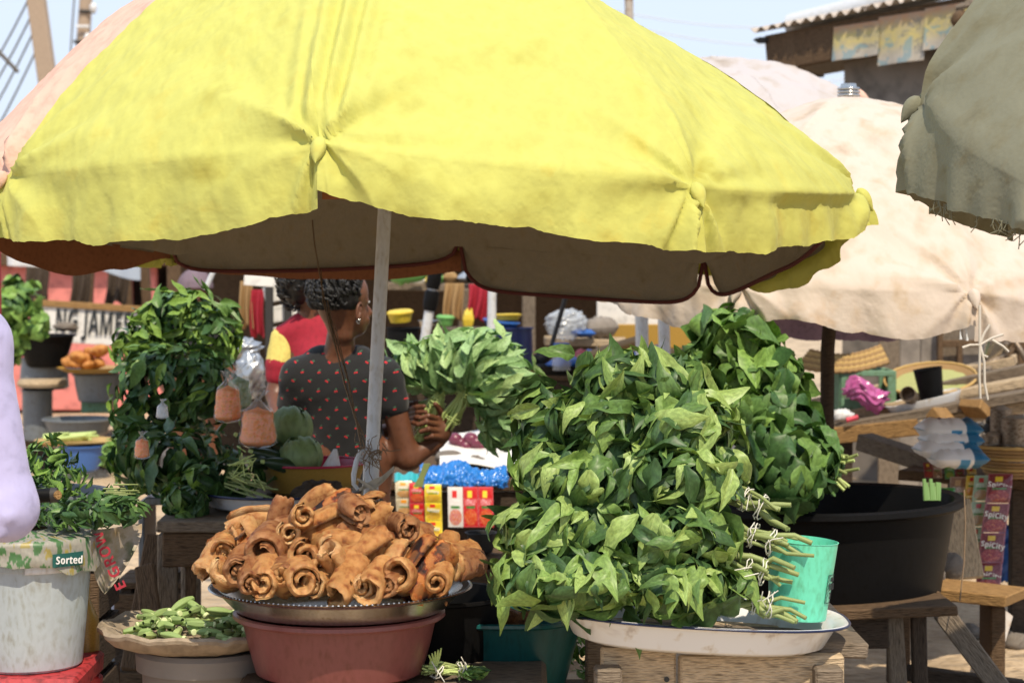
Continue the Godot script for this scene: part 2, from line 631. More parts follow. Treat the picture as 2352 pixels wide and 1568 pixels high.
	mat("wire", lin(0.12, 0.11, 0.10), 0.7)
	# skins of cattle, boiled and rolled
	var hide := ntex(40, 0.012, [[0.0, Color(0.42, 0.25, 0.16)], [0.28, Color(0.74, 0.55, 0.40)], [0.5, Color(0.94, 0.88, 0.80)], [0.75, Color(1, 0.97, 0.93)], [1.0, Color(0.95, 0.74, 0.5)]], FastNoiseLite.TYPE_SIMPLEX_SMOOTH, 5)
	var pores := ntex(41, 0.2, [[0.0, 0.0], [1.0, 1.0]], FastNoiseLite.TYPE_SIMPLEX, 3)
	mat("hide", lin(0.72, 0.46, 0.215), 0.46, {"tex": hide, "scale": Vector3.ONE * 5.0, "bump": pores, "bump_scale": 0.4, "sss": 0.1, "vc": true})
	mat("hide_pale", lin(0.76, 0.55, 0.31), 0.46, {"tex": hide, "scale": Vector3.ONE * 3.4, "bump": pores, "bump_scale": 0.4, "sss": 0.12, "vc": true})
	mat("hide_brown", lin(0.52, 0.295, 0.15), 0.42, {"tex": hide, "scale": Vector3.ONE * 6.5, "bump": pores, "bump_scale": 0.4, "vc": true})
	var char_ := ntex(42, 0.010, [[0.0, Color(0.10, 0.07, 0.06)], [0.44, Color(0.16, 0.09, 0.06)], [0.52, Color(0.7, 0.4, 0.2)], [0.6, Color(1, 0.9, 0.8)], [1.0, Color(1, 1, 1)]], FastNoiseLite.TYPE_SIMPLEX_SMOOTH, 5)
	mat("hide_charred", lin(0.62, 0.32, 0.11), 0.5, {"tex": char_, "scale": Vector3.ONE * 3.2, "bump": pores, "bump_scale": 0.3, "vc": true})
	# leaves
	var deep := leaf_tex(Color(0.88, 0.92, 0.84), Color(1.0, 1.0, 0.95), 50, 0.0)
	var worn := leaf_tex(Color(0.86, 0.90, 0.80), Color(1.0, 1.0, 0.92), 51, 0.14)
	var k := 0
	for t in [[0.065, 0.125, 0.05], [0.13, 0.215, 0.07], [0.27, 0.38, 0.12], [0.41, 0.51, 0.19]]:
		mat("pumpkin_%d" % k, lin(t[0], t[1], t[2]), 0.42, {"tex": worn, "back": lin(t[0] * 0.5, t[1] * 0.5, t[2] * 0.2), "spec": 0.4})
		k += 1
	k = 0
	for t in [[0.055, 0.115, 0.045], [0.09, 0.17, 0.055], [0.15, 0.25, 0.075], [0.26, 0.38, 0.09]]:
		mat("dark_%d" % k, lin(t[0], t[1], t[2]), 0.42, {"tex": deep, "back": lin(t[0] * 0.5, t[1] * 0.5, t[2] * 0.2), "spec": 0.4})
		k += 1
	k = 0
	for t in [[0.06, 0.13, 0.045], [0.115, 0.21, 0.06], [0.19, 0.31, 0.085], [0.28, 0.43, 0.115]]:
		mat("spinach_%d" % k, lin(t[0], t[1], t[2]), 0.45, {"tex": deep, "back": lin(t[0] * 0.5, t[1] * 0.5, t[2] * 0.2), "spec": 0.4})
		k += 1
	k = 0
	for t in [[0.25, 0.40, 0.19], [0.34, 0.50, 0.25], [0.42, 0.58, 0.31], [0.48, 0.62, 0.30]]:
		mat("pale_%d" % k, lin(t[0], t[1], t[2]), 0.5, {"tex": deep, "back": lin(t[0] * 0.4, t[1] * 0.4, t[2] * 0.2), "spec": 0.4})
		k += 1
	mat("stem", lin(0.30, 0.36, 0.13), 0.5, {"tex": speck, "scale": Vector3.ONE * 6.0, "spec": 0.4})
	mat("stem_pale", lin(0.55, 0.68, 0.24), 0.45, {"tex": speck, "scale": Vector3.ONE * 6.0, "spec": 0.4})
	mat("stalk_green", lin(0.17, 0.31, 0.09), 0.45)
	mat("okra", lin(0.30, 0.42, 0.15), 0.5, {"tex": speck, "scale": Vector3.ONE * 8.0, "spec": 0.35})
	mat("okra_light", lin(0.45, 0.58, 0.22), 0.5, {"tex": speck, "scale": Vector3.ONE * 8.0})
	mat("okra_cut", lin(0.66, 0.74, 0.38), 0.6)
	mat("cabbage", lin(0.22, 0.33, 0.13), 0.5, {"tex": ntex(60, 0.02, [[0.0, 0.7], [0.5, 0.95], [1.0, 1.0]]), "scale": Vector3(4, 1.5, 4)})
	mat("cucumber", lin(0.018, 0.05, 0.018), 0.3, {"tex": speck, "scale": Vector3.ONE * 5.0, "coat": 0.3})
	mat("nylon", lin(0.80, 0.84, 0.88), 0.12, {"alpha": 0.12})
	mat("nylon_white", lin(0.78, 0.84, 0.90), 0.2, {"alpha": 0.30, "spec": 0.6})
	mat("peppers", lin(0.95, 0.33, 0.05), 0.6, {"tex": ntex(61, 0.022, [[0.0, Color(0.7, 0.9, 0.4)], [0.35, Color(1.0, 0.9, 0.55)], [0.5, Color(1, 1, 1)], [0.8, Color(1, 0.75, 0.5)], [1.0, Color(1, 1, 0.9)]], FastNoiseLite.TYPE_CELLULAR, 2), "scale": Vector3.ONE * 8.0})
	mat("bread", lin(0.62, 0.32, 0.10), 0.7, {"tex": hide, "scale": Vector3.ONE * 3.0})
	mat("blue_bag", lin(0.02, 0.20, 0.62), 0.22, {"spec": 0.7})
	mat("purple_bag", lin(0.48, 0.10, 0.30), 0.25, {"spec": 0.7})
	mat("foil", lin(0.42, 0.44, 0.46), 0.32, {"metal": 0.7})
	mat("bead", lin(0.42, 0.42, 0.42), 0.45, {"metal": 1.0})
	mat("weavy", lin(0.36, 0.22, 0.09), 0.85, {"tex": speck, "scale": Vector3.ONE * 10.0})
	mat("weavy_light", lin(0.55, 0.36, 0.13), 0.85, {"tex": speck, "scale": Vector3.ONE * 10.0})
	mat("grain_white", lin(0.62, 0.53, 0.42), 0.9, {"tex": speck, "scale": Vector3.ONE * 20.0, "bump": pores, "bump_scale": 0.5})
	mat("pulp", lin(0.47, 0.37, 0.26), 0.95, {"tex": dirt, "scale": Vector3.ONE * 4.0, "bump": pores, "bump_scale": 0.4})
	mat("crate_green", lin(0.16, 0.30, 0.20), 0.6, {"tex": ntex(62, 0.02, [[0.0, Color(0.75, 0.6, 0.45)], [0.4, Color(0.95, 0.95, 0.9)], [1.0, Color(1, 1, 1)]]), "scale": Vector3.ONE * 3.0})
	# skin and clothes
	mat("skin", lin(0.155, 0.062, 0.032), 0.42, {"tex": cloth, "scale": Vector3.ONE * 3.0, "sss": 0.1, "spec": 0.45})
	mat("skin_dark", lin(0.035, 0.018, 0.012), 0.5)
	mat("hair", lin(0.012, 0.011, 0.011), 0.5)
	mat("lilac", lin(0.46, 0.43, 0.66), 0.9, {"tex": cloth, "scale": Vector3.ONE * 1.5, "rim": 0.5})
	mat("red_shirt", lin(0.36, 0.012, 0.03), 0.85, {"tex": cloth, "scale": Vector3.ONE * 3.0})
	mat("yellow_shirt", lin(0.75, 0.62, 0.16), 0.85, {"tex": cloth, "scale": Vector3.ONE * 3.0})
	mat("black_cloth", lin(0.013, 0.013, 0.014), 0.9)
	mat("grey_purple", lin(0.18, 0.13, 0.16), 0.85, {"tex": cloth, "scale": Vector3.ONE * 2.0})
	var cherry := image_tex(256, 256, cherry_pixel)
	mat("cherry_shirt", Color.WHITE, 0.85, {"tex": cherry, "rim": 0.3, "spec": 0.3})
	mat("dry_leaf", lin(0.40, 0.34, 0.25), 0.9)

func cherry_pixel(u: float, v: float) -> Color:
	var c := Color(0.155, 0.155, 0.16)
	for o in [[0.25, 0.25, 0.3], [0.75, 0.72, -0.5]]:
		for turn in [[0, 0]]:
			var q := Vector2(u - o[0], v - o[1]).rotated(o[2])
			if q.distance_to(Vector2(-0.048, 0.045)) < 0.040 or q.distance_to(Vector2(0.045, 0.05)) < 0.040:
				return Color(0.86, 0.16, 0.20)
			var l := q - Vector2(0.06, -0.075)
			if absf(l.x) / 0.07 + absf(l.y) / 0.03 < 1.0:
				return Color(0.30, 0.48, 0.36)
			if absf(q.x - 0.5 * (q.y + 0.07)) < 0.012 and q.y > -0.07 and q.y < 0.03 or absf(q.x + 0.5 * (q.y + 0.07)) < 0.012 and q.y > -0.07 and q.y < 0.03:
				return Color(0.30, 0.42, 0.34)
	return c
# ---------------------------------------------------------------- setting
func build_setting() -> void:
	noise.seed = 5
	var ground := sheet(150, 150, func(u: float, w: float):
		var a := (u - 0.5) * 2.0
		var b := (w - 0.5) * 2.0
		var x := a * absf(a) * 120.0 + a * 12.0
		var z := b * absf(b) * 120.0 + b * 12.0 - 10.0
		return Vector3(x, 0.03 * noise.get_noise_2d(x * 0.6, z * 0.6) + 0.012 * noise.get_noise_2d(x * 3.0, z * 3.0), z))
	setting(ground, M.sand, "ground")
	# stones and rubbish on the sand that shows between the stalls
	for q in [[250, 1410, 9.2, 0.07], [262, 1330, 10.5, 0.09], [236, 1468, 8.6, 0.05], [2230, 1520, 8.2, 0.05], [2330, 1545, 8.0, 0.06], [2345, 1450, 9.0, 0.05]]:
		var at := P(q[0], q[1], q[2])
		at.y = 0.02
		one(blob(Vector3(q[3], q[3] * 0.6, q[3] * 0.8), 0.5, int(q[0]), 14, 9), M.stone, "stone", "brown stone on the sand at the %s" % {250: "left, beside the hanging sack corner", 262: "left, farthest from the white bucket", 236: "left, just right of the white bucket", 2230: "right, below the tin sheet", 2330: "right edge, lowest of the stones", 2345: "right edge, behind the tin sheet"}[q[0]], "stone", at, eul(0, R(0, 360), 0), "stones on the ground")
	utility_poles()
	poster_house()

func utility_poles() -> void:
	var t := thing("utility_pole", "tapering tan utility pole leaning at the upper left, the nearer and thicker", "utility pole", P(128, 1100, 22))
	t.position.y = 0
	part(slab(Vector3(9.0, 0.17, 0.17), 0.01), M.utility, "shaft", t, (P(112, 215, 22) + P(80, -20, 22)) * 0.5, along(P(112, 215, 22), P(80, -20, 22)))
	t = thing("utility_pole", "farther round utility pole with white insulators at the upper left", "utility pole", P(180, 1000, 30))
	t.position.y = 0
	var foot := P(172, 400, 30)
	foot.y = 0
	part(tube([foot, P(176, 300, 30), P(200, -60, 30)], [0.12, 0.11, 0.085], 12), M.utility, "shaft", t, Vector3.ZERO)
	for q in [[203, 25], [190, 95]]:
		part(tube([P(q[0] - 22, q[1], 29.9), P(q[0] + 14, q[1] + 2, 29.9)], 0.025, 8), M.iron_dark, "crossbar", t)
		part(blob(Vector3(0.05, 0.07, 0.05), 0.1, 3, 12, 8), M.white_plastic, "insulator", t, P(q[0] + 10, q[1] - 8, 29.8))
	for q in [[188, 60], [182, 112]]:
		part(tube([P(q[0] - 14, q[1], 29.85), P(q[0] + 16, q[1] + 1, 29.85)], 0.02, 8), M.white_plastic, "band", t)
	var words := ["topmost", "second", "third", "lowest"]
	var runs := [[-10, 110, 85, -25], [-10, 165, 90, 15], [-10, 235, 100, 40], [-10, 300, 100, 95]]
	for i in 4:
		var a := P(runs[i][0] - 200, runs[i][1] + 270, 26)
		var b := P(runs[i][2], runs[i][3] - 20, 22)
		var pts := []
		for j in 13:
			var w := j / 12.0
			pts.append(a.lerp(b, w) + Vector3.DOWN * 0.25 * 4.0 * w * (1.0 - w))
		one(tube(pts, 0.011, 6), M.wire, "power_line", "%s of the four slanting wires at the upper left corner" % words[i], "wire", Vector3.ZERO, Basis(), "wires at the upper left")
	one(tube([P(-60, 60, 21.5), P(40, 165, 21.5)], 0.022, 6), M.wire, "stay_rod", "dark straight rod crossing the slanting wires at the upper left", "rod", Vector3.ZERO)
	one(tube([P(157, 180, 28), P(166, 40, 28), P(172, -40, 28)], 0.012, 6), M.wire, "drop_cable", "thin cable hanging between the two utility poles", "wire", Vector3.ZERO)
	for i in 5:
		var a := P(1250, [-20, 0, 66, 108, 50][i], 40)
		var b := P(2000, [40, 92, 140, 172, 128][i], 46)
		var pts := []
		for j in 13:
			pts.append(a.lerp(b, j / 12.0) + Vector3.DOWN * 0.4 * 4.0 * (j / 12.0) * (1.0 - j / 12.0))
		one(tube(pts, 0.012, 5), M.pvc, "overhead_line", "faint pale overhead wire in the sky, %s from the top" % ["first", "second", "fourth", "fifth", "third"][i], "wire", Vector3.ZERO, Basis(), "overhead wires in the sky")
	var foot2 := P(1445, 400, 15)
	foot2.y = 0
	one(tube([foot2, P(1446, 60, 15), P(1443, -80, 15)], [0.033, 0.03, 0.03], 12), M.galvanised, "metal_pole", "slim grey metal pole rising above the yellow sunshade", "pole", Vector3.ZERO)

func poster_pixel(seed_: float, u: float, v: float) -> Color:
	var c := Color(0.72, 0.47, 0.30).lerp(Color(0.80, 0.72, 0.36), smoothstep(0.0, 0.35, v)).lerp(Color(0.72, 0.68, 0.62), smoothstep(0.45, 0.9, v))
	c = c.lerp(Color(0.62, 0.58, 0.5), 0.5 * (0.5 + noise.get_noise_2d(u * 5.0 + seed_, v * 5.0)))
	if noise.get_noise_2d(u * 2.6 + seed_, v * 3.0) > 0.10 and u > 0.5 and v > 0.1 and v < 0.85:
		c = c.lerp(Color(0.33, 0.34, 0.36), 0.75 * clampf(0.5 + noise.get_noise_2d(u * 14.0, v * 14.0 + seed_), 0.0, 1.0))
	if noise.get_noise_2d(u * 3.0, v * 3.0 + seed_ * 2.0) > 0.12 and v > 0.45 and u < 0.75:
		c = c.lerp(Color(0.30, 0.52, 0.62), 0.55)
	return c.lerp(Color(0.62, 0.60, 0.57), 0.35)

func eave_depth(x: float) -> float:
	# how far away the eave's front face lies at this place across the view
	var k := (x - 1176.0) / F
	var run := (k * 14.0 - 1.649) / (0.7507 + 0.6607 * k)
	return 14.0 - 0.6607 * run - 0.035

func poster_house() -> void:
	var d := 14.0
	var a := P(1765, 124, d)
	var house := thing("block_house", "grey plastered house with corrugated roof and a poster-covered timber eave", "house", Vector3(a.x + 1.0, 0, a.z))
	# the front comes nearer towards the right
	var right := Vector3(0.75, 0, 0.66).normalized()
	var back := Vector3(0.66, 0, -0.75).normalized()
	var wall_at := P(1897, 300, d - 0.3) + back * 0.3
	var mid := wall_at + right * 2.5
	mid.y = 1.36
	part(slab(Vector3(5.0, 2.75, 0.2), 0.01), M.concrete, "wall", house, mid, along(Vector3.ZERO, right))
	var side := wall_at + back * 1.5 + right * 0.1
	side.y = 1.36
	part(slab(Vector3(3.0, 2.74, 0.2), 0.01), M.concrete, "wall", house, side, along(Vector3.ZERO, back))
	# the eave board rises to the right
	var h := S(84, d)
	var up := Vector3.UP
	var e0 := P(1765, 124, d)
	var e1 := e0 + right * 3.0
	e1.y = e0.y + 0.30
	part(slab(Vector3(e0.distance_to(e1), h, 0.05), 0.006, 0.004), M.wood_brown, "eave_board", house, (e0 + e1) * 0.5, along(e0, e1))
	var s0 := e0 + Vector3.DOWN * h * 0.5 + back * 0.28
	var s1 := e1 + Vector3.DOWN * h * 0.5 + back * 0.28
	part(slab(Vector3(e0.distance_to(e1), 0.03, 0.5), 0.004), M.wood_grey, "soffit", house, (s0 + s1) * 0.5 + Vector3.UP * 0.02, along(s0, s1, Vector3.UP))
	part(slab(Vector3(0.55, h, 0.05), 0.006), M.wood_grey, "eave_board", house, e0 + back * 0.3 + right * 0.03, along(Vector3.ZERO, back))
	# corrugated iron sheets
	var dir := (e1 - e0).normalized()
	var slope := (back + Vector3.UP * 0.18).normalized()
	var base := e0 + Vector3.UP * (h * 0.5 + 0.03) - dir * 0.07 - back * 0.10
	for k in 4:
		var o := base + dir * (0.82 * k) + Vector3.UP * 0.004 * (k % 2)
		part(sheet(110, 6, func(u: float, w: float):
			var x := u * 0.86
			return o + dir * x + slope * (w * 1.6 - 0.02 * noise.get_noise_1d(x * 30.0 + k)) + Vector3.UP * (0.016 * cos(x * TAU / 0.085)), false, 0.003), M.galvanised, "roof_sheet", house)
	part(tube([P(1818, 58, d + 0.3), P(2100, -12, d - 0.4), P(2400, -90, d - 1.3)], 0.075, 14), M.pvc, "ridge_pipe", house)
	part(blob(Vector3(0.05, 0.02, 0.03), 0.6, 9, 10, 6), M.iron_dark, "torn_edge", house, P(1750, 92, d - 0.02))
	# posters pasted along the eave
	var names := ["first poster from the left end of the eave, its lower half crumpled", "second poster from the left, hanging below the eave board", "third poster from the left, hanging lower with a dark figure", "fourth poster, right of the others, yellow with blue print"]
	var at := [[1918, 2025, 62, 138, 0.0], [2022, 2128, 40, 146, 4.0], [2128, 2222, 20, 110, 9.0], [2222, 2330, -16, 82, 15.0]]
	for i in 4:
		var q: Array = at[i]
		var tex := image_tex(96, 96, func(u: float, v: float): return poster_pixel(q[4], u, v))
		var m := mat("poster_%d" % i, Color.WHITE, 0.8, {"tex": tex})
		var tl := P(q[0], q[2], eave_depth(q[0]))
		var tr := P(q[1], q[2] - 16, eave_depth(q[1]))
		var drop := S(q[3] - q[2], d)
		var ph: float = q[4]
		one(sheet(14, 14, func(u: float, w: float):
			var p0 := tl.lerp(tr, u) + Vector3.DOWN * drop * w
			return p0 - back * (0.012 + 0.02 * w * w + 0.012 * w * sin(u * 7.0 + ph)), false, 0.002), m, "poster", "faded " + names[i], "poster", Vector3.ZERO, Basis(), "posters on the eave")
	# sticks and a bundle stored on the roof edge
	var t := thing("stick_bundle", "bundle of bent sticks and scrap tied at the eave beside the olive sunshade", "sticks", P(2215, 40, 12.8))
	for i in 9:
		var p0 := P(R(2195, 2215), R(15, 60), 12.8)
		var p1 := P(R(2225, 2275), R(10, 45), 12.7)
		part(tube([p0, p0.lerp(p1, 0.5) + RV() * 0.04, p1], R(0.008, 0.02), 6), M.wood_brown if i % 2 else M.wood_grey, "stick", t)
	part(blob(Vector3(0.06, 0.05, 0.05), 0.4, 4, 14, 9), M.wood_brown, "scrap", t, P(2208, 45, 12.75))
# ---------------------------------------------------------------- sunshades
func rib(o: Dictionary, i: int, t: float) -> Vector3:
	var n: int = o.tips.size()
	var b: Vector3 = o.tips[i % n]
	var a: Vector3 = o.apex
	var q := a.lerp(b, t)
	q.y = a.y - (a.y - b.y) * pow(t, o.p) + o.sag[i % n] * sin(PI * t)
	q += o.lean[i % n] * sin(PI * t)
	return q

func pulled(o: Dictionary, q: Vector3, n: Vector3, i: int) -> Vector3:
	# folds that run to the two ties of this panel
	var out := q
	for e in [i, i + 1]:
		var tip: Vector3 = o.tips[e % o.tips.size()]
		var w := q - tip
		var r := w.length()
		if r > 0.75:
			continue
		var down: Vector3 = (tip - o.apex).normalized()
		var side := n.cross(down).normalized()
		var f := atan2(w.dot(side), w.dot(down))
		var amp: float = o.fold * exp(-r / 0.27) * (1.0 - exp(-r / 0.05))
		out += n * amp * (1.15 * pow(1.0 - absf(sin(f * 2.5 + e * 1.3)), 1.6) + 0.8 * pow(1.0 - absf(sin(f * 4.5 + e * 2.1)), 1.6) + 0.3 * sin(f * 9.0 + e) - 0.5)
		out -= n * 0.022 * exp(-r * r / 0.004)
		if o.get("pleat", -1) == e % o.tips.size():
			# loose cloth bunched up along this rib
			var across := w.dot(side)
			var up := -w.dot(down)
			if up > 0.0:
				out += n * 0.011 * exp(-across * across / 0.0045) * smoothstep(0.0, 0.10, up) * (1.0 - smoothstep(0.45, 0.7, up)) * (1.0 + 1.3 * sin(across * 150.0 + up * 3.0))
	return out

func cover_point(o: Dictionary, i: int, s: float, t: float) -> Vector3:
	var r0 := rib(o, i, t)
	var r1 := rib(o, i + 1, t)
	var q := r0.lerp(r1, s)
	var c: Vector3 = o.apex
	var out := Vector3(q.x - c.x, 0, q.z - c.z).normalized()
	var hump := 4.0 * s * (1.0 - s)
	q += out * (o.bulge * t * t + (0.05 * t if o.get("puff", -1) == i else 0.0)) * hump
	q.y -= o.dip * hump * t * (1.2 - t)
	if o.has("roll"):
		q += out * o.roll[i] * hump * smoothstep(0.78, 0.97, t)
	return q

func cover_panel(o: Dictionary, i: int, hem: Array, inset: float, ns: int, nt: int, nw: int, rounded := false) -> ArrayMesh:
	var drop := float(nw) / float(nt + nw)
	return sheet(ns, nt + nw, func(s: float, w: float):
		var t := minf(w / (1.0 - drop), 1.0)
		t = 0.02 + 0.98 * t
		var q := cover_point(o, i, s, t)
		var c: Vector3 = o.apex
		var out := Vector3(q.x - c.x, 0, q.z - c.z).normalized()
		var n := (out + Vector3.UP * (1.3 - t)).normalized()
		if w > 1.0 - drop:
			var k := (w - (1.0 - drop)) / drop
			var x := s * (hem.size() - 1)
			var a := mini(int(x), hem.size() - 2)
			var fr := x - a
			fr = fr * fr * (3.0 - 2.0 * fr)
			var length: float = lerpf(hem[a], hem[a + 1], fr)
			if rounded:
				length *= pow(maxf(1.0 - pow(absf(2.0 * s - 1.0), 9.0), 0.0), 0.5)
			else:
				length += 0.002 * noise.get_noise_2d(s * 60.0, i * 7.0) + 0.014 * noise.get_noise_2d(s * 5.0, i * 3.0)
			q.y -= length * k
			if o.has("roll"):
				q -= out * o.roll[i] * 4.0 * s * (1.0 - s) * 1.5 * smoothstep(0.0, 0.3, k)
			q += out * (0.012 * sin(k * PI * 0.6) + k * (0.010 * sin(s * 19.0 + i * 2.0) + 0.007 * sin(s * 37.0 + i)))
			n = out
		q = pulled(o, q, n, i)
		q += n * (1.6 * o.crease * noise.get_noise_3dv(q * 2.6) + 0.9 * o.crease * noise.get_noise_3dv(q * Vector3(9, 5, 9)) + 0.5 * o.crease * noise.get_noise_3dv(q * Vector3(16, 10, 16)) + 0.25 * o.crease * noise.get_noise_3dv(q * 30.0))
		return q - n * inset)

func knot(at: Vector3, tip_dir: Vector3, size: float) -> Array:
	var b := along(Vector3.ZERO, tip_dir)
	var m := sheet(16, 14, func(u: float, w: float):
		var a := u * TAU
		var r := size * 0.36 * pow(maxf(sin(PI * pow(w, 0.75)), 0.0), 0.8) * (1.0 + 0.13 * sin(a * 5.0) * (1.0 - w)) + 0.001
		return Vector3(size * 1.5 * (w - 0.1) + size * 0.1 * sin(a) * w, r * cos(a), r * sin(a)), true)
	return [m, at, b]

func sunshade(called: String, label: String, o: Dictionary) -> Node3D:
	var foot: Vector3 = o.foot
	var t := thing(called, label, "sunshade", foot)
	noise.seed = 17
	var n: int = o.tips.size()
	for i in n:
		if o.skip.has(i):
			continue
		part(cover_panel(o, i, o.hems[i], 0.0, o.fine if i < 4 or o.fine < 80 else 56, o.fine if i < 4 or o.fine < 80 else 56, 14), o.mats[i], "cover_panel", t)
	for i in n:
		if o.skip.has(i) and o.skip.has((i + n - 1) % n):
			continue
		var tip: Vector3 = o.tips[i]
		var out := Vector3(tip.x - o.apex.x, 0, tip.z - o.apex.z).normalized()
		var k := knot(tip - out * 0.014, (out * 0.55 + Vector3.DOWN * 0.8).normalized(), o.knot)
		var kn := part(k[0], o.mats[i] if not o.skip.has(i) else o.mats[(i + n - 1) % n], "tie_knot", t, k[1], k[2])
		var ring := []
		var kb: Basis = k[2]
		for j in 13:
			var a := TAU * j / 12.0
			ring.append(tip - out * 0.014 + kb.x * o.knot * 0.16 + (kb.y * cos(a) + kb.z * sin(a)) * o.knot * 0.26)
		part(tube(ring, 0.0016, 5, false), M.steel, "tie_wire", kn)
		var rr := []
		for j in 9:
			rr.append(rib(o, i, 0.03 + 0.87 * j / 8.0) - Vector3.UP * 0.05)
		part(tube(rr, 0.006, 6), M.iron_dark, "rib", t)
	return t

func build_umbrellas() -> void:
	# --- the yellow sunshade over the stall; ties from the right one round the front
	var tips := [P(1987, 437, 5.68), P(1605, 424, 4.92), P(730, 320, 4.76), P(-6, 398, 5.30), P(-70, 470, 6.2), P(375, 572, 6.95), P(1060, 552, 7.1), P(1645, 590, 6.65)]
	var zero := Vector3.ZERO
	var apex := P(928, -117, 5.95)
	var o := {"apex": apex, "tips": tips, "p": 2.2, "sag": [-0.06, 0.055, 0.02, 0.05, 0.10, 0.0, 0.0, -0.03], "lean": [zero, zero, Vector3(-0.10, 0, 0), zero, zero, zero, zero, zero], "bulge": 0.055, "dip": 0.035, "fold": 0.034, "crease": 0.006, "fine": 120, "knot": 0.045, "skip": [], "puff": 3, "pleat": 2, "roll": [0.017, 0.0, 0.003, 0.0, 0.0, 0.0, 0.0, 0.0], "foot": Vector3(-0.35, 0, -5.72),
		"hems": [[0.09, 0.12, 0.13, 0.15, 0.15], [0.15, 0.15, 0.135, 0.145, 0.11], [0.15, 0.185, 0.19, 0.175, 0.155], [0.16, 0.15, 0.13, 0.11, 0.08], [0.08, 0.08, 0.08, 0.08, 0.06], [0.05, 0.05, 0.05, 0.05, 0.05], [0.06, 0.06, 0.06, 0.06, 0.06], [0.06, 0.14, 0.16, 0.12, 0.05]],
		"mats": [M.yellow, M.yellow, M.yellow, M.pinkcloth, M.yellow, M.yellow, M.yellow, M.yellow]}
	var t := sunshade("yellow_sunshade", "large yellow cloth sunshade tied at its rib tips over the food stall", o)
	t.get_child(3).set_meta("label", "faded pink panel of the sunshade at its left end")
	# lining of the old sunshade beneath, with its own valance
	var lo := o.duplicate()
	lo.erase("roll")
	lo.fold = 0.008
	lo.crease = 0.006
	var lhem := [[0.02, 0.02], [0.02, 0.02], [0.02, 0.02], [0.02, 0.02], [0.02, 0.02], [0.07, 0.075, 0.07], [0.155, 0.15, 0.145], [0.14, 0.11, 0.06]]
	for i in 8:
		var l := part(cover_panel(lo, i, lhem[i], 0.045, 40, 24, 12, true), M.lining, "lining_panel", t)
		if i < 5:
			continue
		var pts := []
		var ends := []
		for j in 41:
			var s := j / 40.0
			var q := cover_point(lo, i, s, 1.0)
			var c := Vector3(q.x - apex.x, 0, q.z - apex.z).normalized()
			var h: Array = lhem[i]
			var x := s * (h.size() - 1)
			var a := mini(int(x), h.size() - 2)
			var fr := x - a
			fr = fr * fr * (3.0 - 2.0 * fr)
			var length := lerpf(h[a], h[a + 1], fr) * pow(maxf(1.0 - pow(absf(2.0 * s - 1.0), 9.0), 0.0), 0.5)
			pts.append(q - c * 0.049 + Vector3.DOWN * length)
			ends.append(0.0065)
		part(tube(pts, ends, 7), M.trim, "trim", l)
	# the rust coloured valance at the far left
	for i in [4, 5]:
		var h: Array = [[0.09, 0.13, 0.135, 0.09, 0.03], [0.04, 0.085, 0.105, 0.115, 0.10]][i - 4]
		part(sheet(40, 10, func(s: float, w: float):
			var q := cover_point(lo, i, s, 1.0)
			var c := Vector3(q.x - apex.x, 0, q.z - apex.z).normalized()
			var x: float = s * (h.size() - 1)
			var a := mini(int(x), h.size() - 2)
			return q - c * (0.004 if i == 5 else 0.035) + Vector3.DOWN * lerpf(h[a], h[a + 1], smoothstep(0.0, 1.0, x - a)) * w + c * 0.01 * sin(s * 17.0) * w), M.orange_valance, "old_valance", t)
	part(sheet(24, 8, func(s: float, w: float):
		var q := cover_point(lo, 1, 0.2 + 0.8 * s, 1.0)
		var c := Vector3(q.x - apex.x, 0, q.z - apex.z).normalized()
		return q - c * 0.05 + Vector3.DOWN * w * (0.03 + 0.10 * s) + c * 0.012 * sin(s * 15.0) * w), M.orange_valance, "old_valance", t)
	# pole
	var pole_top := P(911, -60, 5.94)
	var joint := P(852, 1085, 5.72)
	var foot := P(846, 1200, 5.70)
	var dirp := (foot - pole_top).normalized()
	foot = joint + dirp * ((joint.y - 0.01) / -dirp.y)
	var pole := part(tube([pole_top, joint], 0.0185, 20), M.pvc, "pole", t)
	part(tube([joint - dirp * 0.03, joint + dirp * 0.045], 0.0215, 20), M.pvc, "collar", pole)
	part(tube([joint, foot], 0.0175, 16), M.pvc, "lower_pole", t)
	part(tube([joint - dirp * 0.045, joint - dirp * 0.035], 0.025, 20), M.pvc, "flange", pole)
	# clamp handle left of the joint
	var cb := P(833, 1040, 5.70)
	part(sheet(10, 10, func(u: float, w: float):
		var q := P(846 - 20.0 * w, 1028 + 6.0 * w + (46.0 - 20.0 * w) * u, 5.69)
		return q, false, 0.012), M.pvc, "clamp", t)
	part(tube([P(828, 1034, 5.685), P(818, 1060, 5.68), P(812, 1090, 5.68), P(812, 1112, 5.68), P(822, 1124, 5.68)], [0.006, 0.007, 0.007, 0.006, 0.005], 8), M.pvc, "clamp_handle", t)
	part(tube([cb + Vector3(0, 0, 0.01), cb + Vector3(0, 0, 0.016)], 0.005, 10), M.steel, "clamp_rivet", t)
	# strips of dry leaf and twine bound round the joint
	var b := thing("dry_binding", "dry leaf strips and frayed twine bound round the base of the white pole", "binding", P(850, 1110, 5.66))
	for q in [[820, 1100, 870, 1128, 0.010], [825, 1124, 880, 1096, 0.014], [842, 1135, 905, 1075, 0.016], [838, 1100, 830, 1145, 0.012], [850, 1118, 872, 1146, 0.012]]:
		var p0 := P(q[0], q[1], 5.665)
		var p1 := P(q[2], q[3], 5.645)
		part(sheet(10, 3, func(u: float, w: float):
			return p0.lerp(p1, u) + Vector3(0, (w - 0.5) * q[4] * (1.2 - absf(u - 0.6)), 0.006 * sin(u * 6.0 + q[0]) + 0.01 * sin(PI * u)), false, 0.001), M.dry_leaf, "leaf_strip", b)
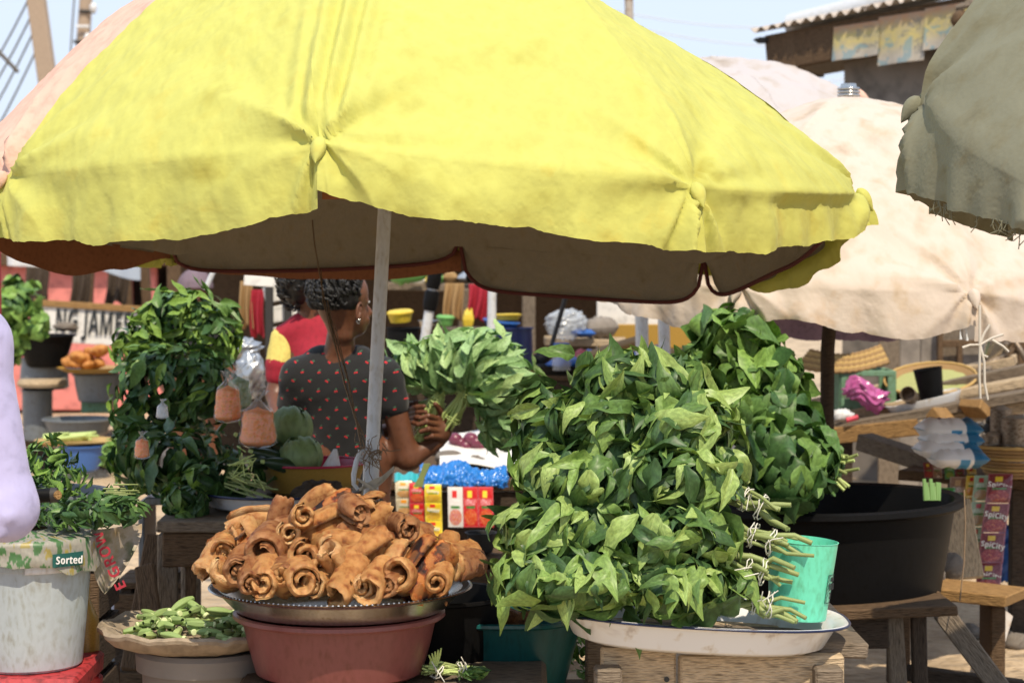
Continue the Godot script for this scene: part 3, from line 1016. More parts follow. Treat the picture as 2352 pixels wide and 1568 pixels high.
	for i in 26:
		var p0 := P(R(820, 884), R(1010, 1060), 5.68 + R(-0.02, 0.0))
		var p1 := p0 + Vector3(R(-0.03, 0.05), R(-0.06, 0.03), R(0, 0.02))
		part(tube([p0, p0.lerp(p1, 0.5) + RV() * 0.012, p1], 0.0012, 4), M.twine, "fibre", b)
	for i in 5:
		var pts := []
		for j in 12:
			var a := TAU * j / 11.0
			pts.append(joint - dirp * (0.055 - i * 0.004) + Vector3(cos(a) * 0.024, 0.006 * sin(a * 2.0 + i), sin(a) * 0.024))
		part(tube(pts, 0.0018, 5, false), M.twine, "twine_loop", b)
	var tw := thing("hanging_twine", "brown twine hanging from the sunshade rim down to the pole joint", "twine", P(727, 480, 6.2))
	var run := [[713, 470, 7.0], [722, 560, 6.9], [732, 620, 6.7], [745, 690, 6.5], [760, 750, 6.3], [790, 880, 6.0], [815, 960, 5.85], [838, 1030, 5.72]]
	for k in 4:
		var pts := []
		for q in run.slice(0 if k < 1 else 2 + k % 2):
			pts.append(P(q[0] + (R(-9, 14) if k > 0 else 0.0), q[1], q[2]))
		part(tube(pts, 0.0022 if k < 2 else 0.0014, 5), M.twine, "strand", tw)

	# --- the beige sunshade behind
	apex = P(1950, 222, 8.0)
	tips = [P(2660, 660, 7.5), P(2240, 668, 6.95), P(1691, 652, 6.95), P(1345, 640, 7.5), P(1330, 650, 8.5), P(1700, 690, 9.05), P(2200, 690, 9.05), P(2640, 660, 8.5)]
	var bo := {"apex": apex, "tips": tips, "p": 1.5, "sag": [0.04, 0.05, 0.05, 0.03, 0.0, 0.0, 0.0, 0.0], "lean": [zero, zero, zero, zero, zero, zero, zero, zero], "bulge": 0.06, "dip": 0.0, "fold": 0.036, "crease": 0.006, "fine": 76, "knot": 0.05, "skip": [], "foot": Vector3(1.25, 0, -8.0),
		"hems": [[0.16, 0.18, 0.16], [0.11, 0.16, 0.14, 0.11, 0.13], [0.165, 0.15, 0.12, 0.08, 0.04], [0.05, 0.03], [0.03, 0.03], [0.12, 0.17, 0.17, 0.1], [0.05, 0.05], [0.05, 0.05]],
		"mats": [M.beige, M.beige, M.beige, M.beige, M.beige, M.purplecloth, M.beige, M.beige]}
	t = sunshade("beige_sunshade", "pale beige cloth sunshade with a metal ring at its peak, behind the green leaves", bo)
	t.get_child(5).set_meta("label", "purple rear valance showing below the beige cloth")
	part(lathe([Vector2(0.0, 0.03), Vector2(0.028, 0.028), Vector2(0.032, 0.01), Vector2(0.036, -0.02), Vector2(0.03, -0.03)], 18), M.steel, "peak_ring", t, apex + Vector3(0, 0.02, 0))
	for k in 3:
		var ring := []
		for j in 17:
			var a := TAU * j / 16.0
			ring.append(apex + Vector3(cos(a) * 0.038, 0.005 + 0.012 * k, sin(a) * 0.038))
		part(tube(ring, 0.005, 6, false), M.steel, "peak_wire", t)
	var bf := Vector3(P(1898, 1300, 8.0).x, 0, -8.0)
	part(tube([apex + Vector3(0, -0.02, 0), P(1902, 800, 8.0), bf], 0.026, 12), M.wood_dark, "pole", t)
	# loose threads under the hem
	for q in [[2208, 745, 2207, 775], [2219, 745, 2222, 778]]:
		part(tube([P(q[0], q[1], 6.93), P(q[2], q[3] - 8, 6.93), P(q[2] + 1, q[3] + 4, 6.93)], [0.0012, 0.002, 0.005], 6), M.white_plastic, "thread", t)
	var ct := thing("hanging_string", "white string with a bow knot hanging from the beige sunshade at the right", "string", P(2255, 800, 6.9))
	for q in [[[2252, 700], [2252, 790], [2251, 860], [2253, 915]], [[2253, 792], [2262, 830], [2263, 880], [2270, 918]], [[2251, 792], [2230, 792], [2212, 798]], [[2252, 790], [2262, 765], [2276, 745]], [[2252, 792], [2280, 776], [2306, 768]], [[2280, 780], [2305, 795], [2318, 808]], [[2253, 800], [2259, 815], [2270, 820]]]:
		var pts := []
		for e in q:
			pts.append(P(e[0], e[1], 6.9))
		part(tube(pts, 0.0042, 6), M.string, "strand", ct)

	# --- the olive sunshade at the right, nearer
	apex = P(2800, -330, 4.9)
	tips = [P(2094, 226, 4.75), P(2330, 430, 5.75), P(2900, 470, 6.1), P(3500, 400, 5.4), P(3500, 400, 4.4), P(2960, 620, 3.85), P(2500, 500, 4.05)]
	tips.reverse()
	# order: front-left, front, right ..., so that the panels run on round
	var oo := {"apex": apex, "tips": tips, "p": 1.7, "sag": [0.05, 0.05, 0.0, 0.0, 0.0, 0.0, 0.05], "lean": [zero, zero, zero, zero, zero, zero, zero], "bulge": 0.05, "dip": 0.0, "fold": 0.036, "crease": 0.0025, "fine": 80, "knot": 0.045, "skip": [], "foot": Vector3(1.6, 0, -4.9),
		"hems": [[0.12, 0.12], [0.12, 0.12], [0.12, 0.12], [0.12, 0.12], [0.12, 0.12], [0.14, 0.17, 0.19], [0.19, 0.15, 0.10, 0.07]],
		"mats": [M.olive, M.olive, M.olive, M.olive, M.olive, M.olive, M.olive]}
	t = sunshade("olive_sunshade", "faded olive grey sunshade with a frayed hem at the right edge", oo)
	part(tube([apex, Vector3(apex.x, 0, apex.z)], 0.02, 12), M.pvc, "pole", t)
	var i6 := 6
	for j in 34:
		var s := R(0.12, 0.75)
		var q := cover_point(oo, i6, 1.0 - s, 1.0)
		var hh: Array = oo.hems[6]
		var x := (1.0 - s) * 3.0
		q.y -= lerpf(hh[mini(int(x), 2)], hh[mini(int(x), 2) + 1], x - int(x)) - 0.004
		var l := R(0.012, 0.045)
		part(tube([q, q + Vector3(R(-0.012, 0.012), -l * 0.6, 0.006), q + Vector3(R(-0.02, 0.02), -l, 0.0)], 0.0011, 4), M.olive, "frayed_thread", t)

	# --- a white sunshade farther back
	apex = P(1640, 128, 10.0)
	tips = [P(2092, 285, 9.75), P(1900, 420, 9.1), P(1560, 430, 8.9), P(1200, 400, 9.3), P(1100, 320, 10.3), P(1500, 330, 11.0), P(1950, 300, 10.7)]
	var wo := {"apex": apex, "tips": tips, "p": 1.6, "sag": [0.02, 0.0, 0.0, 0.0, 0.0, 0.0, 0.0], "lean": [zero, zero, zero, zero, zero, zero, zero], "bulge": 0.04, "dip": 0.02, "fold": 0.03, "crease": 0.012, "fine": 40, "knot": 0.06, "skip": [], "foot": Vector3(0.93, 0, -10.0),
		"hems": [[0.1, 0.1], [0.1, 0.1], [0.1, 0.1], [0.1, 0.1], [0.1, 0.1], [0.1, 0.1], [0.1, 0.1]], "mats": [M.whitecloth, M.whitecloth, M.whitecloth, M.whitecloth, M.whitecloth, M.whitecloth, M.whitecloth]}
	t = sunshade("white_sunshade", "greyish white sunshade rising behind the beige one", wo)
	part(tube([apex, Vector3(apex.x, 0, apex.z)], 0.02, 12), M.pvc, "pole", t)
	for q in [[1966, 214, 0.07], [1990, 232, 0.05]]:
		var k := knot(P(q[0] - 10, q[1] - 5, 9.0), Vector3(0.8, -0.5, 0.1).normalized(), q[2])
		part(k[0], M.pinkcloth, "tie_knot", t, k[1], k[2])
# ---------------------------------------------------------------- leaves
func leaf_mesh(kind: String, seed_: int) -> ArrayMesh:
	# length 1 along +y, blade normal +z
	var r := RandomNumberGenerator.new()
	r.seed = seed_ * 31 + kind.length()
	var wide: float = {"pumpkin": 0.195, "dark": 0.19, "spinach": 0.33, "pale": 0.19, "small": 0.17}[kind] * r.randf_range(0.85, 1.15)
	var bend := r.randf_range(-0.6, 1.9)
	var fold := r.randf_range(-0.2, 1.2)
	var wave := r.randf_range(0.10, 0.32) * (1.7 if kind == "pumpkin" else 0.9)
	var twist := r.randf_range(-1.2, 1.2)
	var ph := r.randf_range(0, 6)
	var curl := r.randf_range(-0.8, 1.2)
	return sheet(6, 11, func(u: float, v: float):
		var x := (u - 0.5) * 2.0
		var w := wide * pow(sin(PI * pow(clampf(v * 0.97 + 0.015, 0.0, 1.0), 0.66)), 0.9) * (1.0 + 0.07 * sin(v * 17.0 + ph + x) + 0.04 * sin(v * 37.0 + ph * 3.0 - x))
		var a := bend * v * v
		var y := v * (1.0 - 0.25 * absf(a) * 0.5)
		var z := -0.35 * a * v
		var lift := fold * absf(x) * w * 0.9 - curl * x * x * w * 0.7 + wave * w * sin(v * 9.0 + ph + (1.5 if x > 0 else 0.0)) * absf(x)
		var q := Vector3(x * w * cos(fold * 0.5), y, z + lift)
		var tw := twist * (v - 0.2)
		return Vector3(q.x * cos(tw) - (q.z - z) * sin(tw), q.y, z + q.x * sin(tw) + (q.z - z) * cos(tw)))

var leaf_cache := {}
func leaves_of(kind: String) -> Array:
	if not leaf_cache.has(kind):
		var l := []
		for i in 9:
			l.append(leaf_mesh(kind, i + 1))
		leaf_cache[kind] = l
	return leaf_cache[kind]

func leaf_mat(kind: String, weights: Array) -> Material:
	var x := rng.randf()
	for i in 4:
		x -= weights[i]
		if x <= 0:
			return M["%s_%d" % [kind, i]]
	return M["%s_0" % kind]

func foliage(t: Node3D, ells: Array, count: int, shape: String, tone: String, lmin: float, lmax: float, o := {}) -> void:
	# ells: [px, py, d, rx px, ry px, rz m]; leaves lie over these bodies like shingles, tips along flow
	var flow: Vector3 = o.get("flow", Vector3.DOWN)
	var weights: Array = o.get("weights", [0.35, 0.35, 0.2, 0.1])
	var out: float = o.get("out", 0.35)
	var wild: float = o.get("wild", 0.7)
	var centre := []
	var radius := []
	var total := 0.0
	for e in ells:
		centre.append(P(e[0], e[1], e[2]))
		radius.append(Vector3(S(e[3], e[2]), S(e[4], e[2]), e[5]))
		total += e[3] * e[4]
	var meshes := leaves_of(shape)
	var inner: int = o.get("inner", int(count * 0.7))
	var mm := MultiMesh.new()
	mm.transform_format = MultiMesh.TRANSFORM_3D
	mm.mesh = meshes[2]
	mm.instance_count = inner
	var made := 0
	var tries := 0
	while made < count + inner and tries < (count + inner) * 12:
		tries += 1
		var x := rng.randf() * total
		var k := 0
		while k < ells.size() - 1 and x > ells[k][3] * ells[k][4]:
			x -= ells[k][3] * ells[k][4]
			k += 1
		var u := RV()
		if u.length() > 1.0 or u.length() < 0.1:
			continue
		u = u.normalized()
		if u.z < o.get("back", -0.45):
			continue
		var deep := made >= count
		var rad: Vector3 = radius[k]
		var shell := R(0.45, 0.78) if deep else (R(0.80, 1.03) if rng.randf() > 0.14 else R(1.03, 1.16))
		var at: Vector3 = centre[k] + u * rad * shell
		var hidden := false
		for j in ells.size():
			if j != k and ((at - centre[j]) / radius[j]).length() < (0.55 if deep else 0.74):
				hidden = true
		if hidden:
			continue
		var n := (u / rad).normalized()
		var f := flow + RV() * wild
		if o.has("source"):
			f += (at - o.source).normalized() * 1.2
		f = (f - n * f.dot(n)).normalized() + n * R(out - 0.3, out + 0.4)
		f = f.normalized()
		var face := (n + RV() * 0.55)
		face = (face - f * face.dot(f)).normalized()
		var l := R(lmin, lmax)
		var b := Basis(f.cross(face), f, face).scaled(Vector3.ONE * l)
		var tr := Transform3D(b, at - f * l * 0.5)
		if deep:
			mm.set_instance_transform(made - count, Transform3D(tr.basis, tr.origin - t.global_position))
		else:
			var leaf := part(meshes[rng.randi() % meshes.size()], leaf_mat(tone, weights), "leaf", t)
			leaf.transform = Transform3D(tr.basis, tr.origin - t.global_position)
		made += 1
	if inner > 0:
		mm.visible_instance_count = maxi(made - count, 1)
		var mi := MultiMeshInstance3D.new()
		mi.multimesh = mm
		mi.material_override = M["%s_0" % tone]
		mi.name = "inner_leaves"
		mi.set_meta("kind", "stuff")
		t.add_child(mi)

func stems(t: Node3D, from_: Vector3, to: Vector3, count: int, spread: float, thick: float, m: Material, called := "stem") -> void:
	for i in count:
		var o1 := RV() * spread
		var o2 := RV() * spread * 1.4
		var a := from_ + o1
		var b := to + o2 + (to - from_).normalized() * R(-0.03, 0.03)
		var r := thick * R(0.7, 1.25)
		part(tube([a, a.lerp(b, 0.35) + RV() * thick * 2.0, a.lerp(b, 0.7) + RV() * thick * 2.5, b], [r, r, r * 0.95, r * 0.85], 7), m, called, t)

func tie(t: Node3D, at: Vector3, axis: Vector3, r: float, m: Material, turns := 2) -> void:
	var b := along(Vector3.ZERO, axis)
	for k in turns:
		var pts := []
		for j in 15:
			var a := TAU * j / 14.0
			pts.append(at + b.x * (R(-0.004, 0.004) + 0.007 * k + 0.004 * sin(a)) + (b.y * cos(a) + b.z * sin(a)) * r * R(0.95, 1.1))
		part(tube(pts, 0.0016, 5, false), m, "tie_strip", t)
	var e := at + b.z * r
	part(tube([e, e + Vector3(R(-0.02, 0.02), R(0.0, 0.03), 0.012), e + Vector3(R(-0.04, 0.04), R(-0.02, 0.04), 0.014)], 0.0014, 4), m, "tie_strip", t)

# ---------------------------------------------------------------- vessels
func basin_profile(rt: float, rb: float, h: float, lip: float, wall := 0.004) -> Array:
	# from the outer middle of the bottom up over the lip and down the inside
	return [Vector2(0.0, 0.0), Vector2(rb - 0.02, 0.0), Vector2(rb, 0.012), Vector2(lerpf(rb, rt, 0.5), h * 0.5), Vector2(rt - 0.004, h - lip * 0.9), Vector2(rt + lip * 0.6, h - lip), Vector2(rt + lip, h - lip * 0.7), Vector2(rt + lip * 0.95, h - lip * 0.2), Vector2(rt + lip * 0.5, h), Vector2(rt - wall, h - lip * 0.2), Vector2(lerpf(rb, rt, 0.5) - wall, h * 0.5), Vector2(rb - wall, 0.018), Vector2(0.0, 0.012)]

func oval(mesh_profile: Array, sx: float, sz: float, seg := 64) -> ArrayMesh:
	return lathe(mesh_profile, seg, func(q: Vector3, a: float):
		var k := pow(pow(absf(cos(a)), 2.6) + pow(absf(sin(a)), 2.6), -1.0 / 2.6)
		return Vector3(q.x * sx * k, q.y, q.z * sz * k))

func slat_crate(called: String, label: String, at: Vector3, size: Vector3) -> void:
	# a nailed crate: corner posts, slats on four sides, boards on top
	var t := thing(called, label, "crate", at)
	for x in [-0.5, 0.5]:
		for z in [-0.5, 0.5]:
			part(slab(Vector3(0.035, size.y - 0.022, 0.035), 0.003), M.wood_dark, "post", t, at + Vector3(x * (size.x - 0.075), (size.y - 0.022) * 0.5, z * (size.z - 0.075)))
	var rows := maxi(3, int(size.y / 0.12))
	var front := slab(Vector3(size.x, size.y / rows * 0.8, 0.016), 0.003, 0.002)
	var side := slab(Vector3(size.z - 0.04, size.y / rows * 0.8, 0.016), 0.003, 0.002)
	for k in rows:
		var y := (k + 0.45) * (size.y - 0.02) / rows
		for s in [-0.5, 0.5]:
			part(front, M.wood_dark if k % 2 else M.wood_brown, "slat", t, at + Vector3(0, y, s * (size.z - 0.018)))
			part(side, M.wood_dark, "slat", t, at + Vector3(s * (size.x - 0.018), y, 0), eul(0, 90, 0))
	for k in 3:
		part(slab(Vector3(size.x, 0.02, size.z / 3.0 - 0.01), 0.003), M.wood_brown, "top_board", t, at + Vector3(0, size.y - 0.0105, (k - 1) * size.z / 3.0))

func hide_roll(turns: float, r0: float, thick: float, length: float, flare: float, seed_: int) -> ArrayMesh:
	# a strip of skin rolled into a spiral about the x axis
	var r := RandomNumberGenerator.new()
	r.seed = seed_
	var ph := r.randf_range(0, 6)
	var grow := thick * 1.12
	var n := int(16 * turns) + 6
	var f := func(u: float, v: float, side: float):
		var a := u * turns * TAU
		var rad := r0 + grow * a / TAU + side * thick * 0.5 * pow(sin(PI * clampf(u * 0.98 + 0.01, 0.0, 1.0)), 0.25)
		var e := absf(v - 0.5) * 2.0
		rad += flare * (v - 0.5) * 0.6
		if e > 0.86:
			rad -= side * thick * 0.5 * (1.0 - sqrt(maxf(1.0 - pow((e - 0.86) / 0.14, 2.0), 0.0)))
		rad *= 1.0 + 0.12 * noise.get_noise_2d(a * 0.8 + ph * 9.0, v * 2.0) + 0.025 * noise.get_noise_2d(a * 3.0 + ph * 5.0, v * 7.0)
		var x := (v - 0.5) * length * (1.0 + 0.10 * sin(a + ph)) + (0.010 * noise.get_noise_2d(a * 2.0, seed_) + 0.006 * noise.get_noise_2d(a * 7.0, seed_)) * (1.0 if e > 0.5 else 0.0)
		var sag := 0.012 * sin(v * 3.0 + ph)
		return Vector3(x, rad * cos(a + ph) + sag, rad * sin(a + ph))
	var vcount := 14
	# closed cross section: outer side forward, inner side back
	var rows := n * 2 + 2
	var m := sheet(vcount, rows, func(v: float, w: float):
		var k := w * 2.0
		return f.call(k, v, 1.0) if k <= 1.0 else f.call(2.0 - k, v, -1.0))
	# the hair side is darker than the flesh side and the cut edges
	var arrays := m.surface_get_arrays(0)
	var tint := PackedColorArray()
	for j in rows + 1:
		for i in vcount + 1:
			var cut := i == 0 or i == vcount or j * 2 > rows
			tint.append(Color(1, 1, 1) if cut else Color(0.82, 0.70, 0.55))
	arrays[Mesh.ARRAY_COLOR] = tint
	var r2 := ArrayMesh.new()
	r2.add_surface_from_arrays(Mesh.PRIMITIVE_TRIANGLES, arrays)
	return r2

func build_front_stall() -> void:
	noise.seed = 23
	# ------------------------------------------------ bench under the meat basin
	var wood := thing("log_bench", "rough grey timber bench under the maroon basin", "bench", P(800, 1568, 4.9) * Vector3(1, 0, 1))
	var top := P(780, 1551, 4.85).y
	part(slab(Vector3(0.46, 0.06, 0.5), 0.012, 0.006), M.wood_brown, "board", wood, Vector3(P(790, 1551, 4.85).x, top - 0.031, -4.95))
	part(slab(Vector3(0.26, 0.04, 0.4), 0.01, 0.004), M.wood_grey, "board", wood, Vector3(P(1125, 1551, 4.95).x, top - 0.03, -4.99))
	for x in [610, 960, 1180]:
		var q := P(x, 1560, 4.95)
		part(slab(Vector3(0.07, top - 0.055, 0.07), 0.006, 0.003), M.wood_grey, "leg", wood, Vector3(q.x, (top - 0.055) * 0.5, -4.9))
		part(slab(Vector3(0.07, top - 0.055, 0.07), 0.006, 0.003), M.wood_grey, "leg", wood, Vector3(q.x, (top - 0.055) * 0.5, -5.12))
	# ------------------------------------------------ basin and steel tray of rolled skins
	var bh := P(780, 1400, 4.85).y - top
	var basin := lathe(basin_profile(0.222, 0.187, bh, 0.016), 72)
	var bo := one(basin, M.maroon_plastic, "maroon_basin", "maroon plastic basin holding up the steel tray of rolled skins", "basin", Vector3(P(779, 1400, 4.85).x, top, -4.85))
	var tray_y := P(782, 1346, 4.85).y
	var tr := thing("steel_tray", "round steel tray with a beaded rim on the maroon basin", "tray", Vector3(P(782, 1346, 4.85).x, tray_y - 0.055, -4.85))
	part(lathe([Vector2(0.0, 0.0), Vector2(0.215, 0.0), Vector2(0.235, 0.008), Vector2(0.272, 0.046), Vector2(0.292, 0.054), Vector2(0.296, 0.0565), Vector2(0.292, 0.058), Vector2(0.271, 0.050), Vector2(0.232, 0.013), Vector2(0.213, 0.004), Vector2(0.0, 0.004)], 96), M.steel, "dish", tr, tr.position)
	for i in 150:
		var a := TAU * i / 150.0
		var p0 := tr.position + Vector3(cos(a) * 0.274, 0.0535, sin(a) * 0.274)
		var p1 := tr.position + Vector3(cos(a) * 0.289, 0.0585, sin(a) * 0.289)
		if i == 0:
			part(tube([Vector3.ZERO, Vector3(0.0150, 0.0, 0)], [0.0022, 0.0022], 6), M.steel, "bead", tr)
		var b := part((tr.get_child(1) as MeshInstance3D).mesh, M.bead, "bead", tr, p0, along(p0, p1))
	tr.get_child(1).free()
	# rolled skins: [px, py, d, yaw, pitch, roll, turns, inner radius, thickness, length, flare, material, words]
	var skins := [
		[470, 1290, 4.72, 60, 35, 20, 0.75, 0.022, 0.017, 0.10, 0.01, "hide_pale", "pale outermost roll at the left end of the steel tray"],
		[508, 1318, 4.70, 110, -30, 60, 0.8, 0.020, 0.018, 0.10, 0.0, "hide_pale", "curved strip drooping over the left rim of the steel tray"],
		[545, 1300, 4.68, 85, 10, 30, 1.3, 0.008, 0.017, 0.11, 0.01, "hide_brown", "brown roll with a pointed blunt end near the left rim"],
		[598, 1320, 4.64, 88, 4, 0, 1.55, 0.010, 0.013, 0.11, 0.0, "hide", "small tight spiral roll facing front at the left of the tray"],
		[690, 1325, 4.62, 92, 2, 120, 1.35, 0.017, 0.013, 0.10, 0.0, "hide", "open spiral roll with a hook at the front middle of the tray"],
		[648, 1320, 4.64, 75, 10, 90, 0.6, 0.030, 0.013, 0.09, 0.0, "hide_brown", "arched brown strip beside the open spiral roll"],
		[600, 1255, 4.72, 93, 0, 40, 1.4, 0.020, 0.016, 0.13, 0.0, "hide_brown", "large brown spiral roll above the small tight spiral"],
		[535, 1270, 4.76, 40, 15, 0, 1.2, 0.014, 0.016, 0.12, 0.0, "hide_charred", "partly blackened roll behind the left brown roll"],
		[515, 1248, 4.82, 20, 20, 50, 0.9, 0.016, 0.015, 0.11, 0.0, "hide", "orange roll at the upper left edge of the pile"],
		[560, 1240, 4.80, 130, 40, 0, 0.8, 0.020, 0.014, 0.11, 0.0, "hide_pale", "pale folded flap behind the large brown spiral"],
		[575, 1205, 4.88, 15, 10, 0, 0.8, 0.022, 0.013, 0.14, 0.0, "hide_pale", "pale broad strip at the top left of the pile"],
		[632, 1205, 4.86, 20, 75, 0, 0.7, 0.018, 0.012, 0.14, 0.01, "hide_brown", "upright brown strip standing at the left of the pile"],
		[705, 1278, 4.68, 80, -10, 100, 1.15, 0.018, 0.015, 0.11, 0.0, "hide", "open curl facing front above the open spiral"],
		[650, 1270, 4.74, 60, 10, 0, 1.0, 0.016, 0.014, 0.10, 0.0, "hide_brown", "reddish brown roll between the two big spirals"],
		[765, 1300, 4.66, 50, -40, 40, 0.9, 0.018, 0.014, 0.12, 0.0, "hide_pale", "pale cone shaped curl at the middle of the pile"],
		[790, 1325, 4.62, 70, 25, 10, 0.9, 0.024, 0.015, 0.13, 0.015, "hide", "wide front curl at the right of the open spiral"],
		[770, 1215, 4.80, 15, 15, 0, 1.1, 0.030, 0.014, 0.20, 0.0, "hide", "long thick orange roll across the upper middle"],
		[740, 1180, 4.86, 25, 25, 30, 0.8, 0.022, 0.014, 0.17, 0.0, "hide_charred", "scorched roll with dark cracks near the top"],
		[725, 1155, 4.92, -10, 30, 0, 0.8, 0.020, 0.014, 0.11, 0.0, "hide", "orange strip peeping out at the top of the pile"],
		[775, 1165, 4.94, -15, -10, 40, 0.9, 0.022, 0.013, 0.13, 0.0, "hide", "ragged roll at the very top of the pile"],
		[860, 1178, 4.86, 85, 15, 150, 0.72, 0.036, 0.018, 0.10, 0.0, "hide", "big open C shaped curl under the white pole"],
		[862, 1165, 4.85, 80, 10, 120, 0.9, 0.012, 0.010, 0.08, 0.0, "hide_pale", "thin inner curl lying in the C shaped curl"],
		[905, 1215, 4.84, 5, -12, 0, 1.0, 0.024, 0.014, 0.12, 0.0, "hide_brown", "short brown roll below the C shaped curl"],
		[850, 1210, 4.80, 20, 30, 0, 0.8, 0.020, 0.012, 0.13, 0.0, "hide", "split roll leaning on the long thick roll"],
		[860, 1245, 4.74, -5, -6, 0, 1.2, 0.014, 0.013, 0.17, 0.0, "hide_brown", "wrinkled red brown roll lying level at the right middle"],
		[800, 1255, 4.72, -10, -10, 0, 1.3, 0.010, 0.012, 0.12, 0.0, "hide", "thin orange roll under the wrinkled roll"],
		[830, 1275, 4.70, 18, 18, 0, 1.4, 0.014, 0.016, 0.15, 0.0, "hide", "plump orange roll in the middle right"],
		[870, 1325, 4.62, 75, 20, 60, 0.95, 0.026, 0.014, 0.12, 0.0, "hide", "gaping front curl with a pale edge"],
		[925, 1320, 4.64, 78, 0, 20, 1.2, 0.018, 0.015, 0.11, 0.0, "hide", "front curl with a white tongue left of the blackened roll"],
		[915, 1290, 4.68, 70, 10, 0, 1.2, 0.010, 0.014, 0.09, 0.0, "hide_pale", "small pale roll above the front curl"],
		[985, 1310, 4.68, 35, 40, 40, 1.1, 0.030, 0.017, 0.15, 0.0, "hide_charred", "large roll with a black scorched patch at the right"],
		[950, 1262, 4.80, 60, -30, 0, 0.7, 0.022, 0.012, 0.11, 0.0, "hide_pale", "pale torn flap at the right back of the pile"],
		[1000, 1268, 4.82, -20, -30, 0, 0.8, 0.024, 0.014, 0.14, 0.0, "hide", "orange strip sloping down behind the blackened roll"],
		[1040, 1262, 4.86, 90, 30, 0, 0.7, 0.018, 0.012, 0.08, 0.0, "hide", "upright orange flap near the right end"],
		[1078, 1298, 4.80, 70, -12, 30, 1.4, 0.014, 0.012, 0.12, 0.0, "hide_brown", "dark spiral roll at the right end of the tray"],
		[1060, 1275, 4.84, 60, -15, 200, 0.6, 0.034, 0.012, 0.12, 0.0, "hide", "orange flap curling over the dark end roll"],
		[700, 1235, 4.84, 10, 0, 0, 1.1, 0.024, 0.015, 0.16, 0.0, "hide_brown", ""], [830, 1300, 4.78, 30, 0, 0, 1.1, 0.024, 0.015, 0.16, 0.0, "hide_brown", ""],
		[620, 1300, 4.80, 10, 0, 0, 1.1, 0.028, 0.015, 0.16, 0.0, "hide_brown", ""], [940, 1240, 4.88, 0, 0, 0, 1.1, 0.026, 0.015, 0.14, 0.0, "hide_brown", ""],
		[740, 1330, 4.74, 10, 0, 0, 1.1, 0.026, 0.014, 0.15, 0.0, "hide_brown", ""], [960, 1335, 4.76, 10, 0, 0, 1.1, 0.026, 0.014, 0.15, 0.0, "hide_brown", ""]]
	var extra := [[560, 1332, "between the left brown roll and the tight spiral"], [645, 1345, "at the very front, left of the open spiral"], [730, 1345, "at the very front, right of the open spiral"], [835, 1350, "at the very front, below the gaping curl"], [905, 1348, "at the very front, left of the blackened roll"], [655, 1240, "above the reddish roll"], [745, 1268, "above the pale cone"], [890, 1262, "under the wrinkled roll's right end"], [935, 1225, "behind the short brown roll"], [1020, 1335, "right of the blackened roll"], [690, 1200, "beside the scorched roll"], [815, 1180, "left of the C shaped curl"], [495, 1268, "behind the pale outermost roll"], [1045, 1310, "left of the dark end roll"]]
	for e in extra:
		skins.append([e[0], e[1] - 12, 4.63 if e[1] > 1320 else 4.74, R(60, 115), R(-15, 20), R(0, 360), 1.6, 0.008, 0.0105, 0.085, 0.0, ["hide", "hide_pale", "hide_brown"][int(e[0]) % 3], "small tight roll " + e[2]])
	var k := 0
	for s in skins:
		var mesh := hide_roll(s[6] * 1.12, s[7] * 0.8, s[8] * 1.05, s[9] * 0.88, s[10], k + 3)
		var words: String = s[12] if s[12] else "brown roll buried among the other skins on the steel tray"
		one(mesh, M[s[11]], "skin_roll", words, "cow skin", P(lerpf(782.0, s[0], 0.95), s[1] + 1.0, s[2]), eul(0, s[3], 0) * eul(0, 0, s[4]) * eul(s[5], 0, 0), "rolled cow skins on the steel tray")
		k += 1
	# the dark pot behind the tray
	one(lathe(basin_profile(0.17, 0.14, 0.2, 0.012), 48), M.black_plastic, "black_pot", "black pot half hidden behind the right end of the steel tray", "pot", Vector3(P(1000, 1340, 5.15).x, P(1000, 1340, 5.15).y - 0.22, -5.15))
	# ------------------------------------------------ okra on a pulp tray
	okra_tray()
	left_bucket()
	# ------------------------------------------------ teal basin
	var ty := P(1175, 1405, 5.2).y
	var lobes := lathe(basin_profile(0.172, 0.125, 0.21, 0.014), 96, func(q: Vector3, a: float):
		var g := 1.0 + 0.035 * clampf(q.y / 0.2, 0.0, 1.0) * cos(a * 6.0)
		return Vector3(q.x * g, q.y, q.z * g))
	one(lobes, M.teal_plastic, "teal_basin", "dark teal lobed plastic basin between the maroon basin and the tray table", "basin", Vector3(P(1172, 1405, 5.2).x, ty - 0.21, -5.2))
	slat_crate("low_crate", "dark low crate under the teal basin", Vector3(P(1180, 1405, 5.2).x, 0, -5.25), Vector3(0.5, ty - 0.212, 0.4))
	one(hide_roll(0.8, 0.03, 0.014, 0.10, 0.0, 77), M.hide_brown, "skin_roll", "brown skin roll lying inside the teal basin", "cow skin", P(1165, 1440, 5.2), eul(0, 20, 60))
	for q in [[1090, 1420], [1220, 1425], [1165, 1455]]:
		one(hide_roll(0.9, 0.03, 0.014, 0.13, 0.0, q[0]), M.hide_brown, "skin_roll", "brown skin roll deep in the teal basin, %s" % {1090: "at its left", 1220: "at its right", 1165: "lowest"}[q[0]], "cow skin", P(q[0], q[1] + 45, 5.22), eul(20, q[0], 30))
	# bundle of thin greens before the teal basin
	var gb := thing("greens_bundle", "small tied bundle of thin green stalks on the bench before the teal basin", "greens", P(1040, 1545, 4.82))
	for i in 34:
		var a := P(R(965, 985), R(1528, 1550), 4.82 + R(-0.03, 0.03))
		var b := P(R(1090, 1120), R(1530, 1552), 4.86 + R(-0.03, 0.03))
		var m1 := P(R(1000, 1030), R(1520, 1548), 4.82)
		part(tube([a, m1, b], [0.0022, 0.003, 0.002], 5), M.stem_pale if i % 3 else M.stem, "stalk", gb)
